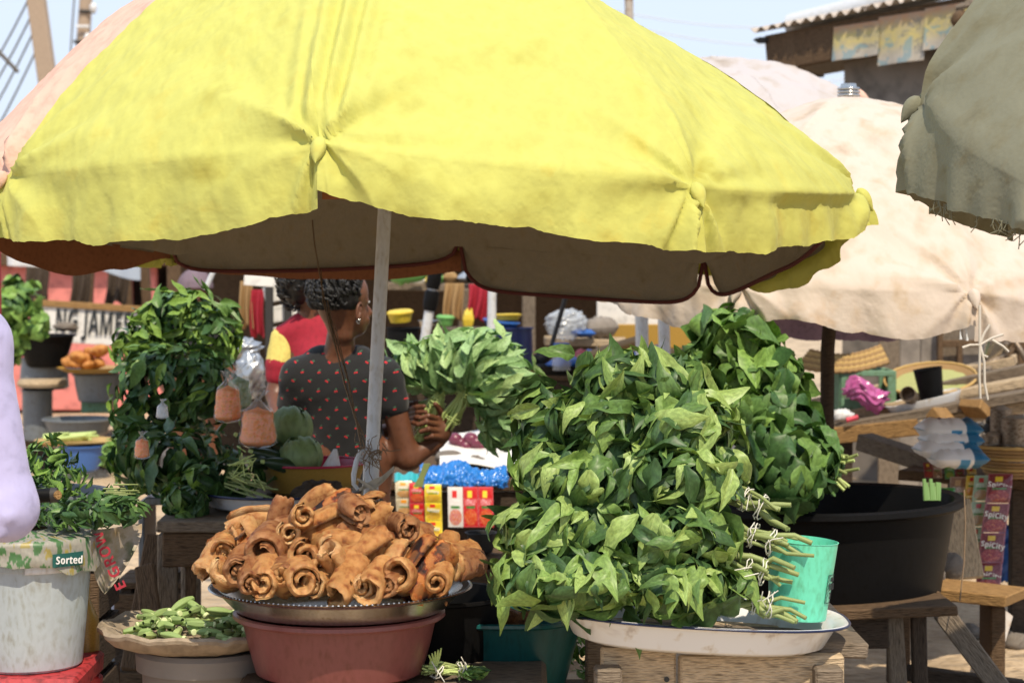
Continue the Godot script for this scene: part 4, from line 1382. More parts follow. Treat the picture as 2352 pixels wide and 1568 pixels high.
	for i in 5:
		var a := P(985 + i * 4, 1535, 4.82)
		part(tube([a, P(990 + i * 5, 1515 - i * 3, 4.81), P(985 + i * 7, 1505 - i * 4, 4.80)], [0.003, 0.003, 0.002], 6), M.stem_pale, "stalk", gb)
	foliage(gb, [[1085, 1540, 4.84, 34, 13, 0.04]], 26, "small", "dark", 0.025, 0.045, {"flow": Vector3(1, 0, 0), "inner": 6})
	tie(gb, P(1053, 1538, 4.83), Vector3.RIGHT, 0.016, M.strip, 3)
	tie(gb, P(1003, 1540, 4.82), Vector3(0.7, -0.6, 0), 0.018, M.strip, 2)
	enamel_table()

func okra_tray() -> void:
	var c := P(448, 1440, 5.0)
	noise.seed = 31
	var prof := [Vector2(0.0, -0.03), Vector2(0.15, -0.03), Vector2(0.20, -0.012), Vector2(0.222, 0.008), Vector2(0.224, 0.016), Vector2(0.216, 0.022), Vector2(0.19, 0.012), Vector2(0.165, -0.004), Vector2(0.0, -0.01)]
	var mesh := lathe(prof, 72, func(q: Vector3, a: float):
		var g := 1.0 + 0.05 * noise.get_noise_1d(a * 1.6) + 0.03 * cos(a * 5.0 + 1.0)
		var y := q.y + 0.014 * noise.get_noise_1d(a * 2.5 + 9.0) * (1.0 if q.y > 0.0 else 0.3)
		return Vector3(q.x * g * 1.02, y, q.z * g * 0.98))
	one(mesh, M.pulp, "okra_tray", "shallow tray wrapped in brown sackcloth full of okra at the lower left", "tray", c + Vector3(0, -0.012, 0))
	var bt := c.y - 0.045
	one(lathe([Vector2(0.0, 0.0), Vector2(0.125, 0.0), Vector2(0.13, 0.01), Vector2(0.145, bt - 0.05), Vector2(0.158, bt - 0.048), Vector2(0.16, bt - 0.01), Vector2(0.152, bt), Vector2(0.0, bt)], 56), M.concrete, "tall_bucket", "dusty grey bucket under the okra tray", "bucket", Vector3(P(470, 1440, 5.0).x, 0.0, -5.0))
	# one pod: five ridges, a cut pale end
	var pod := func(seed_: int):
		var bend := 0.25 * sin(seed_ * 2.0)
		return sheet(20, 12, func(u: float, w: float):
			var a := u * TAU
			var r := 0.0105 * pow(sin(PI * clampf(0.12 + 0.86 * (1.0 - w), 0.0, 1.0)), 0.75) * (1.0 + 0.13 * cos(a * 5.0))
			if w == 0.0:
				r = 0.0
			elif w < 0.09:
				r = 0.0086
			return Vector3((w - 0.4) * 0.075, r * cos(a) + bend * 0.06 * (w - 0.4) * (w - 0.4), r * sin(a)), true)
	var pods := [pod.call(1), pod.call(2), pod.call(3)]
	var cut := lathe([Vector2(0.0, 0.0012), Vector2(0.0072, 0.0010), Vector2(0.0086, -0.001), Vector2(0.0086, -0.006)], 14)
	var i := 0
	var tries := 0
	while i < 84 and tries < 900:
		tries += 1
		var a := R(0, TAU)
		var r := sqrt(rng.randf()) * 0.165
		var at := c + Vector3(cos(a) * r, 0.0, sin(a) * r)
		at.y = c.y - 0.012 + 0.034 * (1.0 - r / 0.17) + 0.010 * (i % 3)
		var yaw := R(0, 360)
		if i < 16:
			yaw = R(-130, -50)
		var o := Node3D.new()
		put(o, "okra_pod")
		tag(o, "green okra pod in the sackcloth tray", "okra", "okra pods in the tray")
		o.position = at
		var b := eul(0, yaw, R(-14, 22)) * eul(R(0, 360), 0, 0)
		b = b.scaled(Vector3.ONE * R(0.66, 0.92))
		part(pods[i % 3], M.okra if i % 3 else M.okra_light, "pod", o, at, b)
		part(cut, M.okra_cut, "cut_end", o, at + b * Vector3(-0.0292, 0, 0), b * eul(0, 0, 90))
		i += 1
	# two long pods on top, as they stick out
	for q in [[408, 1392, 40, 25], [560, 1420, 10, 12], [455, 1400, 150, 30]]:
		var o := Node3D.new()
		put(o, "okra_pod")
		tag(o, "okra pod sticking up at the %s of the sackcloth tray" % {408: "back left", 560: "right", 455: "back middle"}[q[0]], "okra", "okra pods sticking up")
		var at := P(q[0], q[1], 5.02)
		o.position = at
		var b := eul(0, q[2], q[3]).scaled(Vector3.ONE * 0.98)
		part(pods[1], M.okra, "pod", o, at, b)
		part(cut, M.okra_cut, "cut_end", o, at + b * Vector3(-0.0285, 0, 0), b * eul(0, 0, 90))

func left_bucket() -> void:
	var d := 4.95
	var foot := P(62, 1526, d)
	var h := P(62, 1246, d).y - foot.y
	var b := thing("white_bucket", "big dusty white lidded bucket on the red stand at the left edge", "bucket", foot)
	part(lathe([Vector2(0.0, 0.0), Vector2(0.118, 0.0), Vector2(0.124, 0.006), Vector2(0.146, h - 0.05), Vector2(0.148, h - 0.048), Vector2(0.149, h - 0.03), Vector2(0.145, h - 0.028), Vector2(0.146, h - 0.004), Vector2(0.142, h), Vector2(0.138, h - 0.01), Vector2(0.12, 0.02), Vector2(0.0, 0.015)], 72), M.bucket_white, "body", b, foot)
	part(sheet(16, 4, func(u: float, w: float):
		var a := lerpf(0.78, 1.38, u)
		return foot + Vector3(cos(a) * 0.1535, h - 0.052 + 0.03 * w, sin(a) * 0.1535), false, 0.006), M.white_plastic, "handle_lug", b)
	part(tube([foot + Vector3(cos(1.1) * 0.155, h - 0.036, sin(1.1) * 0.155), foot + Vector3(cos(1.1) * 0.158, h - 0.036, sin(1.1) * 0.158)], 0.005, 10), M.white_plastic, "lug_pin", b)
	# red stand
	var s := thing("red_stand", "worn red painted stand under the white bucket", "stand", Vector3(foot.x, 0, foot.z))
	part(slab(Vector3(0.34, 0.05, 0.34), 0.008, 0.003), M.redpaint, "top", s, foot + Vector3(-0.025, -0.026, 0))
	for x in [-0.17, 0.12]:
		for z in [-0.14, 0.14]:
			part(slab(Vector3(0.045, foot.y - 0.052, 0.045), 0.005), M.redpaint, "leg", s, Vector3(foot.x + x, (foot.y - 0.052) * 0.5, foot.z + z))
	one(lathe([Vector2(0.0, 0.0), Vector2(0.03, 0.0), Vector2(0.032, 0.01), Vector2(0.032, 0.1), Vector2(0.012, 0.15), Vector2(0.012, 0.19), Vector2(0.0, 0.19)], 20), M.enamel_yellow, "brown_bottle", "brown bottle standing behind the white bucket", "bottle", P(196, 1520, 5.12))
	# sack that covers the bucket mouth
	var sc := thing("printed_sack", "printed plastic sack with a green badge spread over the bucket mouth", "sack", foot + Vector3(0, h, 0))
	noise.seed = 41
	part(sheet(70, 16, func(u: float, w: float):
		var a := u * TAU
		var r := 0.06 + 0.10 * w if w < 0.9 else 0.16
		var hang := 0.0
		if w > 0.62:
			hang = (w - 0.62) / 0.38 * (0.035 + 0.03 * (0.5 + 0.5 * sin(a * 2.0 + 0.6)) + 0.02 * noise.get_noise_1d(a * 2.0))
		r = 0.05 + 0.113 * minf(w / 0.62, 1.0) + 0.012 * maxf(w - 0.62, 0.0) + 0.008 * noise.get_noise_2d(a * 3.0, w * 4.0) * w
		return foot + Vector3(cos(a) * r, h + 0.012 + 0.02 * (1.0 - w) - hang, sin(a) * r), true, 0.0015), sack_material(), "sheet", sc)
	var corner := part(sheet(20, 20, func(u: float, w: float):
		var top0 := P(208, 1215, d).lerp(P(322, 1205, d + 0.12), u)
		var tip := P(240, 1362, d + 0.02)
		var side := P(205, 1330, d).lerp(P(325, 1280, d + 0.1), u)
		var q := top0.lerp(side, minf(w * 1.15, 1.0)).lerp(tip, smoothstep(0.25, 1.0, w))
		return q + Vector3(0, 0, 0.02 * sin(u * 5.0 + w * 3.0) * (1.0 - w * 0.5)), false, 0.0015), M.sack_plain, "hanging_corner", sc)
	var badge := part(sheet(14, 4, func(u: float, w: float):
		var a := lerpf(0.55, 1.02, u)
		return foot + Vector3(cos(a) * 0.1735, h - 0.006 - 0.030 * w, sin(a) * 0.1735)), mat("badge", lin(0.012, 0.10, 0.085), 0.5), "badge", sc)
	var tm := part(text("Sorted", 0.017, 0.001), M.white_ink, "lettering", badge, foot + Vector3(cos(0.79) * 0.176, h - 0.022, sin(0.79) * 0.176), eul(0, 45, -4) * eul(0, 0, 0))
	part(text("E GROW", 0.028, 0.001), M.red_ink, "lettering", corner, P(250, 1288, d - 0.025), eul(0, -12, 115))
	# greens on the sack
	var g1 := thing("herb_bunch", "dark green leafy bunch lying on the printed sack", "greens", P(200, 1190, d))
	foliage(g1, [[190, 1172, d + 0.02, 130, 34, 0.13], [270, 1160, d + 0.12, 60, 36, 0.1]], 190, "small", "dark", 0.03, 0.055, {"flow": Vector3(0.3, -0.4, 0), "out": 0.5, "weights": [0.4, 0.4, 0.2, 0.0]})
	for i in 9:
		var a := P(R(235, 270), R(1110, 1140), d + 0.1)
		part(tube([a, a + Vector3(0.05, 0.0, 0.0), P(R(290, 320), R(1110, 1150), d + 0.15)], 0.002, 5), M.stem, "stalk", g1)
	var g2 := thing("herb_bunch", "bright light green leafy bunch behind the dark one at the left", "greens", P(120, 1110, 5.5))
	foliage(g2, [[110, 1065, 5.5, 60, 60, 0.12], [60, 1100, 5.45, 70, 50, 0.12], [150, 1105, 5.4, 45, 40, 0.1]], 170, "small", "spinach", 0.03, 0.055, {"flow": Vector3(0.1, 0.5, 0), "out": 0.6, "weights": [0.05, 0.2, 0.35, 0.4]})
	one(lathe(basin_profile(0.16, 0.12, 0.16, 0.012), 40), M.grey_plastic, "herb_basin", "grey basin under the light green bunch, mostly hidden", "basin", P(100, 1225, 5.5) + Vector3(0, -0.05, 0))
	slat_crate("herb_crate", "dark crate behind the white bucket", Vector3(P(60, 1200, 5.5).x, 0, -5.55), Vector3(0.4, P(100, 1225, 5.5).y - 0.052, 0.3))

func sack_material() -> Material:
	var n := FastNoiseLite.new()
	n.frequency = 1.0
	mat("sack_plain", lin(0.42, 0.36, 0.30), 0.5, {"tex": ntex(70, 0.008, [[0.0, Color(0.35, 0.55, 0.3)], [0.3, Color(0.75, 0.75, 0.65)], [0.45, Color(1, 1, 1)], [0.8, Color(0.95, 0.9, 0.8)], [1.0, Color(0.9, 0.75, 0.3)]]), "scale": Vector3.ONE * 4.0})
	var tex := image_tex(512, 32, func(u: float, v: float):
		var c := Color(0.62, 0.60, 0.55)
		var q := n.get_noise_2d(u * 34.0, v * 3.0)
		if q > 0.18:
			c = Color(0.25, 0.42, 0.22)
		elif q < -0.38:
			c = Color(0.62, 0.55, 0.25)
		return c.lerp(Color(0.4, 0.42, 0.4), 0.3 * (0.5 + n.get_noise_2d(u * 120.0, v * 12.0))))
	return mat("sack_print", Color.WHITE, 0.45, {"tex": tex})

func enamel_table() -> void:
	# ------------------------------------------------ plank table and white enamel tray with the big heap of leaves
	var d := 4.78
	var t := thing("plank_table", "pale rough plank table carrying the white enamel tray", "table", Vector3(P(1650, 1500, d).x, 0, -d))
	var p0 := P(1395, 1466, d - 0.02)
	var p1 := P(1992, 1490, d - 0.02)
	for k in 3:
		var off := Vector3(0, 0, -0.19 * k - 0.06)
		var q := plank(p0 + off, p1 + off, 0.175, 0.034, Vector3.UP, 0.003)
		part(q[0], M.wood_pale if k else M.wood_grey, "top_board", t, q[1], q[2])
	var fx := [[1382, 1552], [1560, 1936]]
	for k in 2:
		var a := P(fx[k][0], 1487 + 10 * k, d - 0.08)
		var b := P(fx[k][1], 1487 + 14 * k, d - 0.08)
		var hh := 0.32
		var c := (a + b) * 0.5 + Vector3(0, -hh * 0.5 - 0.004, 0.0 if k else -0.012)
		part(slab(Vector3(absf(b.x - a.x), hh, 0.03), 0.005, 0.003), M.wood_pale, "front_board", t, c)
		for e in [0.12, 0.88]:
			var nq := Vector3(lerpf(a.x, b.x, e), c.y + 0.095, c.z + 0.0165)
			part(tube([nq, nq + Vector3(0, 0, 0.002)], 0.006, 10), M.iron_dark, "nail_head", t)
	var legs := [P(1400, 1500, d - 0.2).x, P(1915, 1500, d - 0.2).x]
	var ty := minf(p0.y, p1.y) - 0.02
	for x in legs:
		for z in [-d + 0.12, -d - 0.42]:
			part(slab(Vector3(0.06, ty, 0.06), 0.005), M.wood_grey, "leg", t, Vector3(x, ty * 0.5, z))
	# tray: left end a little higher
	var tc := P(1604, 1418, d)
	var tilt := along(P(1265, 1388, d), P(1942, 1424, d))
	var tray := thing("enamel_tray", "long white enamel tray with a chipped dark rim under the leaf heap", "tray", tc)
	var prof := [Vector2(0.0, -0.052), Vector2(0.76, -0.052), Vector2(0.84, -0.042), Vector2(0.91, 0.0), Vector2(0.985, 0.012), Vector2(1.0, 0.010), Vector2(0.985, 0.0155), Vector2(0.90, 0.006), Vector2(0.83, -0.038), Vector2(0.0, -0.048)]
	var dish := part(oval(prof, 0.330, 0.215, 96), M.enamel, "dish", tray, tc, tilt)
	var rim := []
	for j in 97:
		var a := TAU * j / 96.0
		var k := pow(pow(absf(cos(a)), 2.6) + pow(absf(sin(a)), 2.6), -1.0 / 2.6)
		rim.append(tc + tilt * Vector3(cos(a) * 0.331 * k, 0.0125, sin(a) * 0.216 * k))
	part(tube(rim, 0.0028, 6, false), M.enamel_rim, "rim", tray)
	# heap: five bunches one on the other, stems to the right
	var bunches := [
		["lowest bunch of broad wilting leaves on the white enamel tray", [[1320, 1330, 4.68, 190, 85, 0.16], [1560, 1340, 4.66, 150, 75, 0.15]], 285, P(1700, 1375, 4.68), P(1815, 1400, 4.66), 9],
		["second bunch up in the leaf heap, stems tied with white strip", [[1300, 1215, 4.76, 165, 95, 0.15], [1550, 1230, 4.70, 150, 85, 0.15]], 270, P(1690, 1290, 4.70), P(1800, 1330, 4.66), 9],
		["third bunch up in the leaf heap, in its middle", [[1350, 1090, 4.82, 160, 95, 0.15], [1560, 1100, 4.78, 140, 95, 0.15]], 260, P(1690, 1215, 4.74), P(1835, 1268, 4.68), 8],
		["fourth bunch up in the leaf heap, right of the small dark tuft", [[1390, 975, 4.88, 130, 85, 0.14], [1570, 980, 4.86, 125, 95, 0.14]], 230, P(1680, 1130, 4.80), P(1800, 1190, 4.74), 6],
		["topmost bunch of the leaf heap, its leaves pointing up", [[1440, 880, 4.94, 110, 70, 0.13], [1540, 890, 4.92, 95, 75, 0.12]], 150, P(1650, 1060, 4.86), P(1720, 1130, 4.80), 4]]
	var j := 0
	for b in bunches:
		var g := thing("leaf_bunch", b[0], "leafy greens", P(b[1][0][0], b[1][0][1] + b[1][0][4], b[1][0][2]), "bunches heaped on the white tray")
		var flow := Vector3(-0.45, -0.85, 0.1) if j < 4 else Vector3(-0.2, 0.5, 0.1)
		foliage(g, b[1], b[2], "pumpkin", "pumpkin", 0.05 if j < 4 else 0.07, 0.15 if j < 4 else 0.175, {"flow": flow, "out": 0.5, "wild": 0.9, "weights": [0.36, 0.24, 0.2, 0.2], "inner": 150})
		stems(g, b[3], b[4], b[5], 0.02, 0.0058, M.stem)
		var ax: Vector3 = (b[4] - b[3]).normalized()
		tie(g, b[3].lerp(b[4], 0.25), ax, 0.026, M.strip, 2)
		tie(g, b[3].lerp(b[4], 0.55), ax, 0.028, M.strip, 2)
		j += 1
	var tuft := thing("leaf_bunch", "small dark tuft at the upper left of the leaf heap", "leafy greens", P(1240, 1050, 4.95), "bunches heaped on the white tray")
	foliage(tuft, [[1255, 985, 4.98, 85, 115, 0.12]], 90, "pumpkin", "pumpkin", 0.06, 0.12, {"flow": Vector3(-0.3, -0.9, 0), "out": 0.4, "weights": [0.45, 0.3, 0.15, 0.1], "inner": 50})
	# single leaves that hang over the tray edge or stand up
	for q in [[1262, 1385, 1235, 1425, 0.07], [1440, 1400, 1475, 1500, 0.10], [1590, 1390, 1640, 1455, 0.09], [1150, 1350, 1160, 1440, 0.07], [1480, 860, 1478, 778, 0.12], [1320, 815, 1235, 800, 0.10]]:
		var a := P(q[0], q[1], 4.66 if q[1] > 900 else 4.93)
		var b := P(q[2], q[3], 4.60 if q[1] > 900 else 4.90)
		var f := (b - a).normalized()
		var face := (Vector3(0.2, 0.3, 1.0) - f * f.dot(Vector3(0.2, 0.3, 1.0))).normalized()
		var l := a.distance_to(b) * 1.1
		var g: Node3D = get_node("leaf_bunch" if q[1] > 900 else "leaf_bunch_004")
		part(leaves_of("pumpkin")[int(q[0]) % 9], M["pumpkin_%d" % (1 + int(q[0]) % 3)], "leaf", g, a, Basis(f.cross(face), f, face).scaled(Vector3.ONE * l))
	# mint green tub
	var cb := P(1832, 1418, 4.80)
	var cup := thing("mint_tub", "mint green plastic tub with a black printed stamp beside the leaf heap", "tub", cb)
	var ch := P(1840, 1240, 4.80).y - cb.y
	var cbas := eul(0, 0, -4)
	part(lathe([Vector2(0.0, 0.0), Vector2(0.062, 0.0), Vector2(0.0635, 0.003), Vector2(0.0775, ch), Vector2(0.079, ch + 0.0005), Vector2(0.0765, ch + 0.001), Vector2(0.061, 0.004), Vector2(0.0, 0.003)], 64), M.mint_plastic, "body", cup, cb, cbas)
	var stamp_on := func(a: float, y: float, o: float) -> Vector3:
		return cb + cbas * Vector3(cos(a) * (0.063 + 0.0145 * y / ch + o), y, sin(a) * (0.063 + 0.0145 * y / ch + o))
	var lab := part(sheet(8, 4, func(u: float, w: float): return stamp_on.call(lerpf(0.30, 0.72, u), lerpf(0.105, 0.042, w), 0.0012)), mat("stamp_label", lin(0.20, 0.66, 0.47), 0.35), "stamp_label", cup)
	for e in [[0.30, 0.105, 0.30, 0.042], [0.72, 0.105, 0.72, 0.042], [0.30, 0.105, 0.72, 0.105], [0.30, 0.042, 0.72, 0.042]]:
		var pts := []
		for k in 7:
			pts.append(stamp_on.call(lerpf(e[0], e[2], k / 6.0), lerpf(e[1], e[3], k / 6.0), 0.002))
		part(tube(pts, 0.0006, 4), M.ink, "stamp_line", lab)
	var zig := []
	for k in 15:
		zig.append(stamp_on.call(0.67 if k % 2 else 0.61, 0.105 - 0.0045 * k, 0.002))
	part(tube(zig, 0.0006, 4), M.ink, "stamp_line", lab)
	for e in [["Blu", 0.095, 0.010], ["100", 0.078, 0.016], ["2", 0.058, 0.014]]:
		part(text(e[0], e[2], 0.0008), M.ink, "lettering", lab, stamp_on.call(0.46, e[1], 0.003), cbas * eul(0, 90 - rad_to_deg(0.46), 0))
# ---------------------------------------------------------------- the table at the back of the stall
func knotted_bag(called: String, label: String, at: Vector3, w: float, h: float, fill: Material, seed_: int, parent_group := "") -> Node3D:
	# a clear nylon bag, tied at its top, with chopped vegetables inside
	var t := thing(called, label, "bag", at, parent_group)
	noise.seed = seed_
	var wide := func(v: float) -> float:
		# flat bottom, leaning walls, a pinched neck and a frill above the knot
		if v > 0.86:
			return lerpf(0.07, 0.26, (v - 0.86) / 0.14)
		return 0.5 * pow(clampf(v / 0.10, 0.0, 1.0), 0.4) * lerpf(1.0, 0.62, v) * (1.0 - smoothstep(0.62, 0.86, v)) + 0.07 * smoothstep(0.62, 0.86, v)
	part(sheet(26, 16, func(u: float, v: float):
		var a := u * TAU
		var r: float = w * 0.93 * wide.call(v * 0.72) * (1.0 - smoothstep(0.86, 1.0, v)) * (1.0 + 0.16 * noise.get_noise_3d(cos(a) * 1.9, v * 3.4, sin(a) * 1.9))
		return at + Vector3(cos(a) * r, 0.004 + v * 0.70 * h, sin(a) * r * 0.75), true), fill, "filling", t)
	part(sheet(44, 30, func(u: float, v: float):
		var a := u * TAU
		var r: float = w * wide.call(v)
		r *= 1.0 + 0.10 * noise.get_noise_3d(cos(a) * 2.6, v * 5.0, sin(a) * 2.6) + 0.16 * sin(a * 7.0 + v * 4.0) * smoothstep(0.5, 0.9, v)
		return at + Vector3(cos(a) * r + 0.02 * (v - 0.8) * smoothstep(0.8, 1.0, v), v * h, sin(a) * r * 0.8), true), M.nylon_white if seed_ == 7 else M.nylon, "film", t)
	return t

func gourd(called: String, label: String, at: Vector3, turn: Basis, length: float, r: float, m: Material, group: String) -> void:
	var o := thing(called, label, "cucumber", at, group)
	part(sheet(22, 16, func(u: float, w: float):
		var a := u * TAU
		var rr := r * pow(sin(PI * clampf(w * 0.97 + 0.015, 0.0, 1.0)), 0.42) * lerpf(0.7, 1.1, w)
		return Vector3((w - 0.5) * length, rr * cos(a) - 0.12 * length * (w - 0.5) * (w - 0.5), rr * sin(a)), true), m, "flesh", o, at, turn)
	part(tube([Vector3(-0.5 * length - 0.006, 0, 0), Vector3(-0.5 * length + 0.004, 0, 0)], [r * 0.22, r * 0.3], 10), M.stem_pale, "stalk_end", o, at + turn * Vector3(0, -0.03 * length, 0), turn)

func cabbage(label: String, at: Vector3, r: float, seed_: int) -> void:
	var o := thing("cabbage", label, "cabbage", at + Vector3(0, -r, 0), "cabbages in the red rimmed tray")
	part(blob(Vector3(r, r * 0.9, r), 0.05, seed_, 24, 16), M.cabbage, "heart", o, at)
	var g := RandomNumberGenerator.new()
	g.seed = seed_
	for k in 7:
		var b := Basis.from_euler(Vector3(g.randf_range(-0.5, 0.5), k * TAU / 7.0 + 0.3, g.randf_range(-0.4, 0.4)))
		part(sheet(12, 12, func(u: float, v: float):
			var a := (u - 0.5) * 2.3
			var e := lerpf(-1.25, 1.0, v)
			var rr := r * (1.03 + 0.006 * k) * (1.0 + 0.05 * sin(u * 17.0 + k) * v * v + 0.10 * smoothstep(0.75, 1.0, v))
			return Vector3(cos(e) * sin(a), sin(e) * 0.92, cos(e) * cos(a)) * rr, false, 0.002), M.cabbage, "outer_leaf", o, at, b)

func build_back_table() -> void:
	var d := 6.7
	var ty := P(640, 1186, d - 0.2).y
	var t := thing("timber_table", "weathered timber table behind the rolled skins", "table", Vector3(P(620, 1200, d).x, 0, -d))
	for k in 3:
		var q := plank(Vector3(P(385, 0, d).x, ty - 0.02, -d + 0.2 - 0.21 * k), Vector3(P(850, 0, d).x, ty - 0.02, -d + 0.2 - 0.21 * k), 0.2, 0.035)
		part(q[0], M.wood_grey, "top_board", t, q[1], q[2])
	var a1 := plank(Vector3(P(395, 0, d).x, ty - 0.09, -d + 0.27), Vector3(P(845, 0, d).x, ty - 0.09, -d + 0.27), 0.025, 0.10)
	part(a1[0], M.wood_brown, "apron", t, a1[1], a1[2])
	for x in [405, 455, 832]:
		for z in [-d + 0.24, -d - 0.2]:
			if x == 455 and z < -d:
				continue
			var w := 0.055 if x != 455 else 0.03
			part(slab(Vector3(ty - 0.045, w, w), 0.005, 0.003), M.wood_grey if x != 455 else M.wood_brown, "leg", t, Vector3(P(x, 0, d).x, (ty - 0.045) * 0.5, z), eul(0, 0, 90))
	var bl := plank(Vector3(P(500, 0, d).x, 0.02, -d + 0.33), Vector3(P(560, 0, d).x, ty - 0.3, -d + 0.31), 0.09, 0.03, Vector3.BACK)
	part(bl[0], M.wood_pale, "brace", t, bl[1], bl[2])
	# white tray with a blue rim
	var tc := P(640, 1158, d)
	tc.y = ty + 0.05
	var tray := thing("blue_rim_tray", "round white enamel tray with a dark blue rim on the timber table", "tray", tc)
	part(lathe([Vector2(0.0, -0.046), Vector2(0.19, -0.046), Vector2(0.215, -0.035), Vector2(0.238, 0.0), Vector2(0.248, 0.006), Vector2(0.236, 0.006), Vector2(0.21, -0.032), Vector2(0.0, -0.042)], 64), M.enamel, "dish", tray, tc)
	var rim := []
	for j in 65:
		rim.append(tc + Vector3(cos(TAU * j / 64.0) * 0.248, 0.007, sin(TAU * j / 64.0) * 0.248))
	part(tube(rim, 0.004, 6, false), M.enamel_rim, "rim", tray)
	# ochre tray with a red rim
	var rc := P(716, 1062, 6.86)
	var rt := thing("ochre_tray", "ochre enamel basin with a red rim holding cabbages and cucumbers", "tray", rc)
	part(lathe([Vector2(0.0, -0.10), Vector2(0.11, -0.10), Vector2(0.14, -0.085), Vector2(0.162, -0.02), Vector2(0.176, 0.0)], 56), M.enamel_yellow, "outside", rt, rc)
	part(lathe([Vector2(0.176, 0.0005), Vector2(0.159, -0.018), Vector2(0.136, -0.08), Vector2(0.0, -0.093)], 56), M.enamel_red, "inside", rt, rc)
	rim = []
	for j in 65:
		rim.append(rc + Vector3(cos(TAU * j / 64.0) * 0.177, 0.001, sin(TAU * j / 64.0) * 0.177))
	part(tube(rim, 0.004, 6, false), M.enamel_red, "rim", rt)
	if rc.y - 0.102 - ty > 0.02:
		slat_crate("small_crate", "dark crate under the ochre basin", Vector3(rc.x, ty, -6.9), Vector3(0.3, rc.y - 0.102 - ty, 0.24))
	cabbage("dark green cabbage at the back of the red rimmed basin, below the woman's arm", P(668, 985, 6.9), 0.065, 4)
	cabbage("pale green cabbage at the right of the red rimmed basin", P(692, 1050, 6.78), 0.062, 8)
	var zs := [[583, 1018, 6.80, 20, -30, "leftmost dark cucumber beside the bags"], [618, 1048, 6.76, 30, -20, "dark cucumber lying in the middle of the row"], [648, 1068, 6.72, 25, -15, "frontmost dark cucumber, nearest the basin rim"], [632, 1030, 6.84, -10, -20, "dark cucumber at the back, against the pale cabbage"], [600, 1060, 6.74, 60, -10, "short dark cucumber at the front left"]]
	for z in zs:
		gourd("cucumber", z[5], P(z[0], z[1], z[2]), eul(0, z[3], z[4]), 0.13, 0.026, M.cucumber, "dark cucumbers")
	knotted_bag("vegetable_bag", "knotted clear bag of orange and green chopped vegetables, the left front one", P(523, 972, 6.78), 0.095, 0.165, M.peppers, 3, "bags of chopped vegetables")
	knotted_bag("vegetable_bag", "knotted clear bag of orange chopped vegetables, the largest, beside the cabbages", P(592, 1030, 6.72), 0.125, 0.18, M.peppers, 8, "bags of chopped vegetables")
	knotted_bag("vegetable_bag", "knotted clear bag of green leaves, the rear one", P(548, 945, 6.92), 0.09, 0.155, M.cabbage, 6, "bags of chopped vegetables")
	knotted_bag("vegetable_bag", "small white knotted bag peeping from the dark leaf pile", P(372, 962, 6.52), 0.04, 0.06, M.nylon_white, 7, "bags of chopped vegetables")
	knotted_bag("vegetable_bag", "small bag with a pink rim low in the dark leaf pile", P(325, 1055, 6.52), 0.05, 0.085, M.peppers, 9, "bags of chopped vegetables")
	var cone := thing("wrapped_packet", "small white paper packet standing in the red rimmed basin", "packet", P(762, 1088, 6.76))
	part(sheet(20, 10, func(u: float, w: float):
		var a := u * TAU
		var r := 0.036 * (1.0 - w * 0.85) * (1.0 + 0.12 * sin(a * 3.0))
		return P(758, 1086, 6.76) + Vector3(cos(a) * r + 0.016 * w, 0.075 * w, sin(a) * r * 0.7), true), M.white_plastic, "wrapper", cone)
	one(blob(Vector3(0.082, 0.055, 0.07), 0.25, 12, 30, 20, 2.4), M.wood_dark, "dark_loaf", "dark brown lump of locust bean paste behind the skins", "food lump", Vector3(P(732, 1135, 6.55).x, ty + 0.05, -6.55))
	# the tall pile of dark leaves: three bunches
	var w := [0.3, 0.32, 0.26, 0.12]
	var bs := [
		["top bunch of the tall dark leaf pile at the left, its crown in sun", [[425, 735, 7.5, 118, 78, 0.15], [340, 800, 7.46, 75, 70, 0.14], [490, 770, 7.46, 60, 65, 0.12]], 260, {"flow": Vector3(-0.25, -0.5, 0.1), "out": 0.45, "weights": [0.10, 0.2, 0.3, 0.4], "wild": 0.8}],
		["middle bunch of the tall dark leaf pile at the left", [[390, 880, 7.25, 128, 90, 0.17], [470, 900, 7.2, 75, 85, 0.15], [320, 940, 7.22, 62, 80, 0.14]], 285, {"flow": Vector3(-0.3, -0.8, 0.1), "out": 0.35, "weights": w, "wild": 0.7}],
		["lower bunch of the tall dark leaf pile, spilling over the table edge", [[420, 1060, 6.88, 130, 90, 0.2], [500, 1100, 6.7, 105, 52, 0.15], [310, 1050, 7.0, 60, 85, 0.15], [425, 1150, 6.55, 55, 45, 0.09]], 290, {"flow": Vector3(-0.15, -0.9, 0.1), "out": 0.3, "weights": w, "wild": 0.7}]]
	for b in bs:
		var g := thing("dark_leaf_bunch", b[0], "leafy greens", P(b[1][0][0], b[1][0][1] + b[1][0][4], b[1][0][2]), "bunches of the tall dark pile")
		foliage(g, b[1], b[2], "dark", "dark", 0.055, 0.11, b[3])
		if b[2] == 290:
			foliage(g, [[428, 1195, 6.5, 24, 32, 0.04]], 10, "dark", "dark", 0.06, 0.10, {"flow": Vector3(0, -1, 0), "inner": 0})
			for i in 14:
				var p0 := P(R(545, 575), R(1030, 1110), 6.52)
				part(tube([p0, p0 + Vector3(R(-0.03, 0.03), R(-0.02, 0.03), 0.02), p0 + Vector3(R(-0.05, 0.06), R(-0.05, 0.03), 0.03)], 0.0018, 5), M.stem_pale, "straw", g)
			stems(g, P(520, 1100, 6.55), P(600, 1125, 6.5), 12, 0.025, 0.003, M.stem)
	# grey plastic crate left of the table
	var cr := thing("grey_crate", "grey plastic crate with a dark opening left of the timber table", "crate", P(350, 1310, 7.0))
	var c0 := P(325, 1150, 7.0)
	var c1 := P(400, 1320, 7.0)
	var cw := c1.x - c0.x
	var chh := c0.y - c1.y
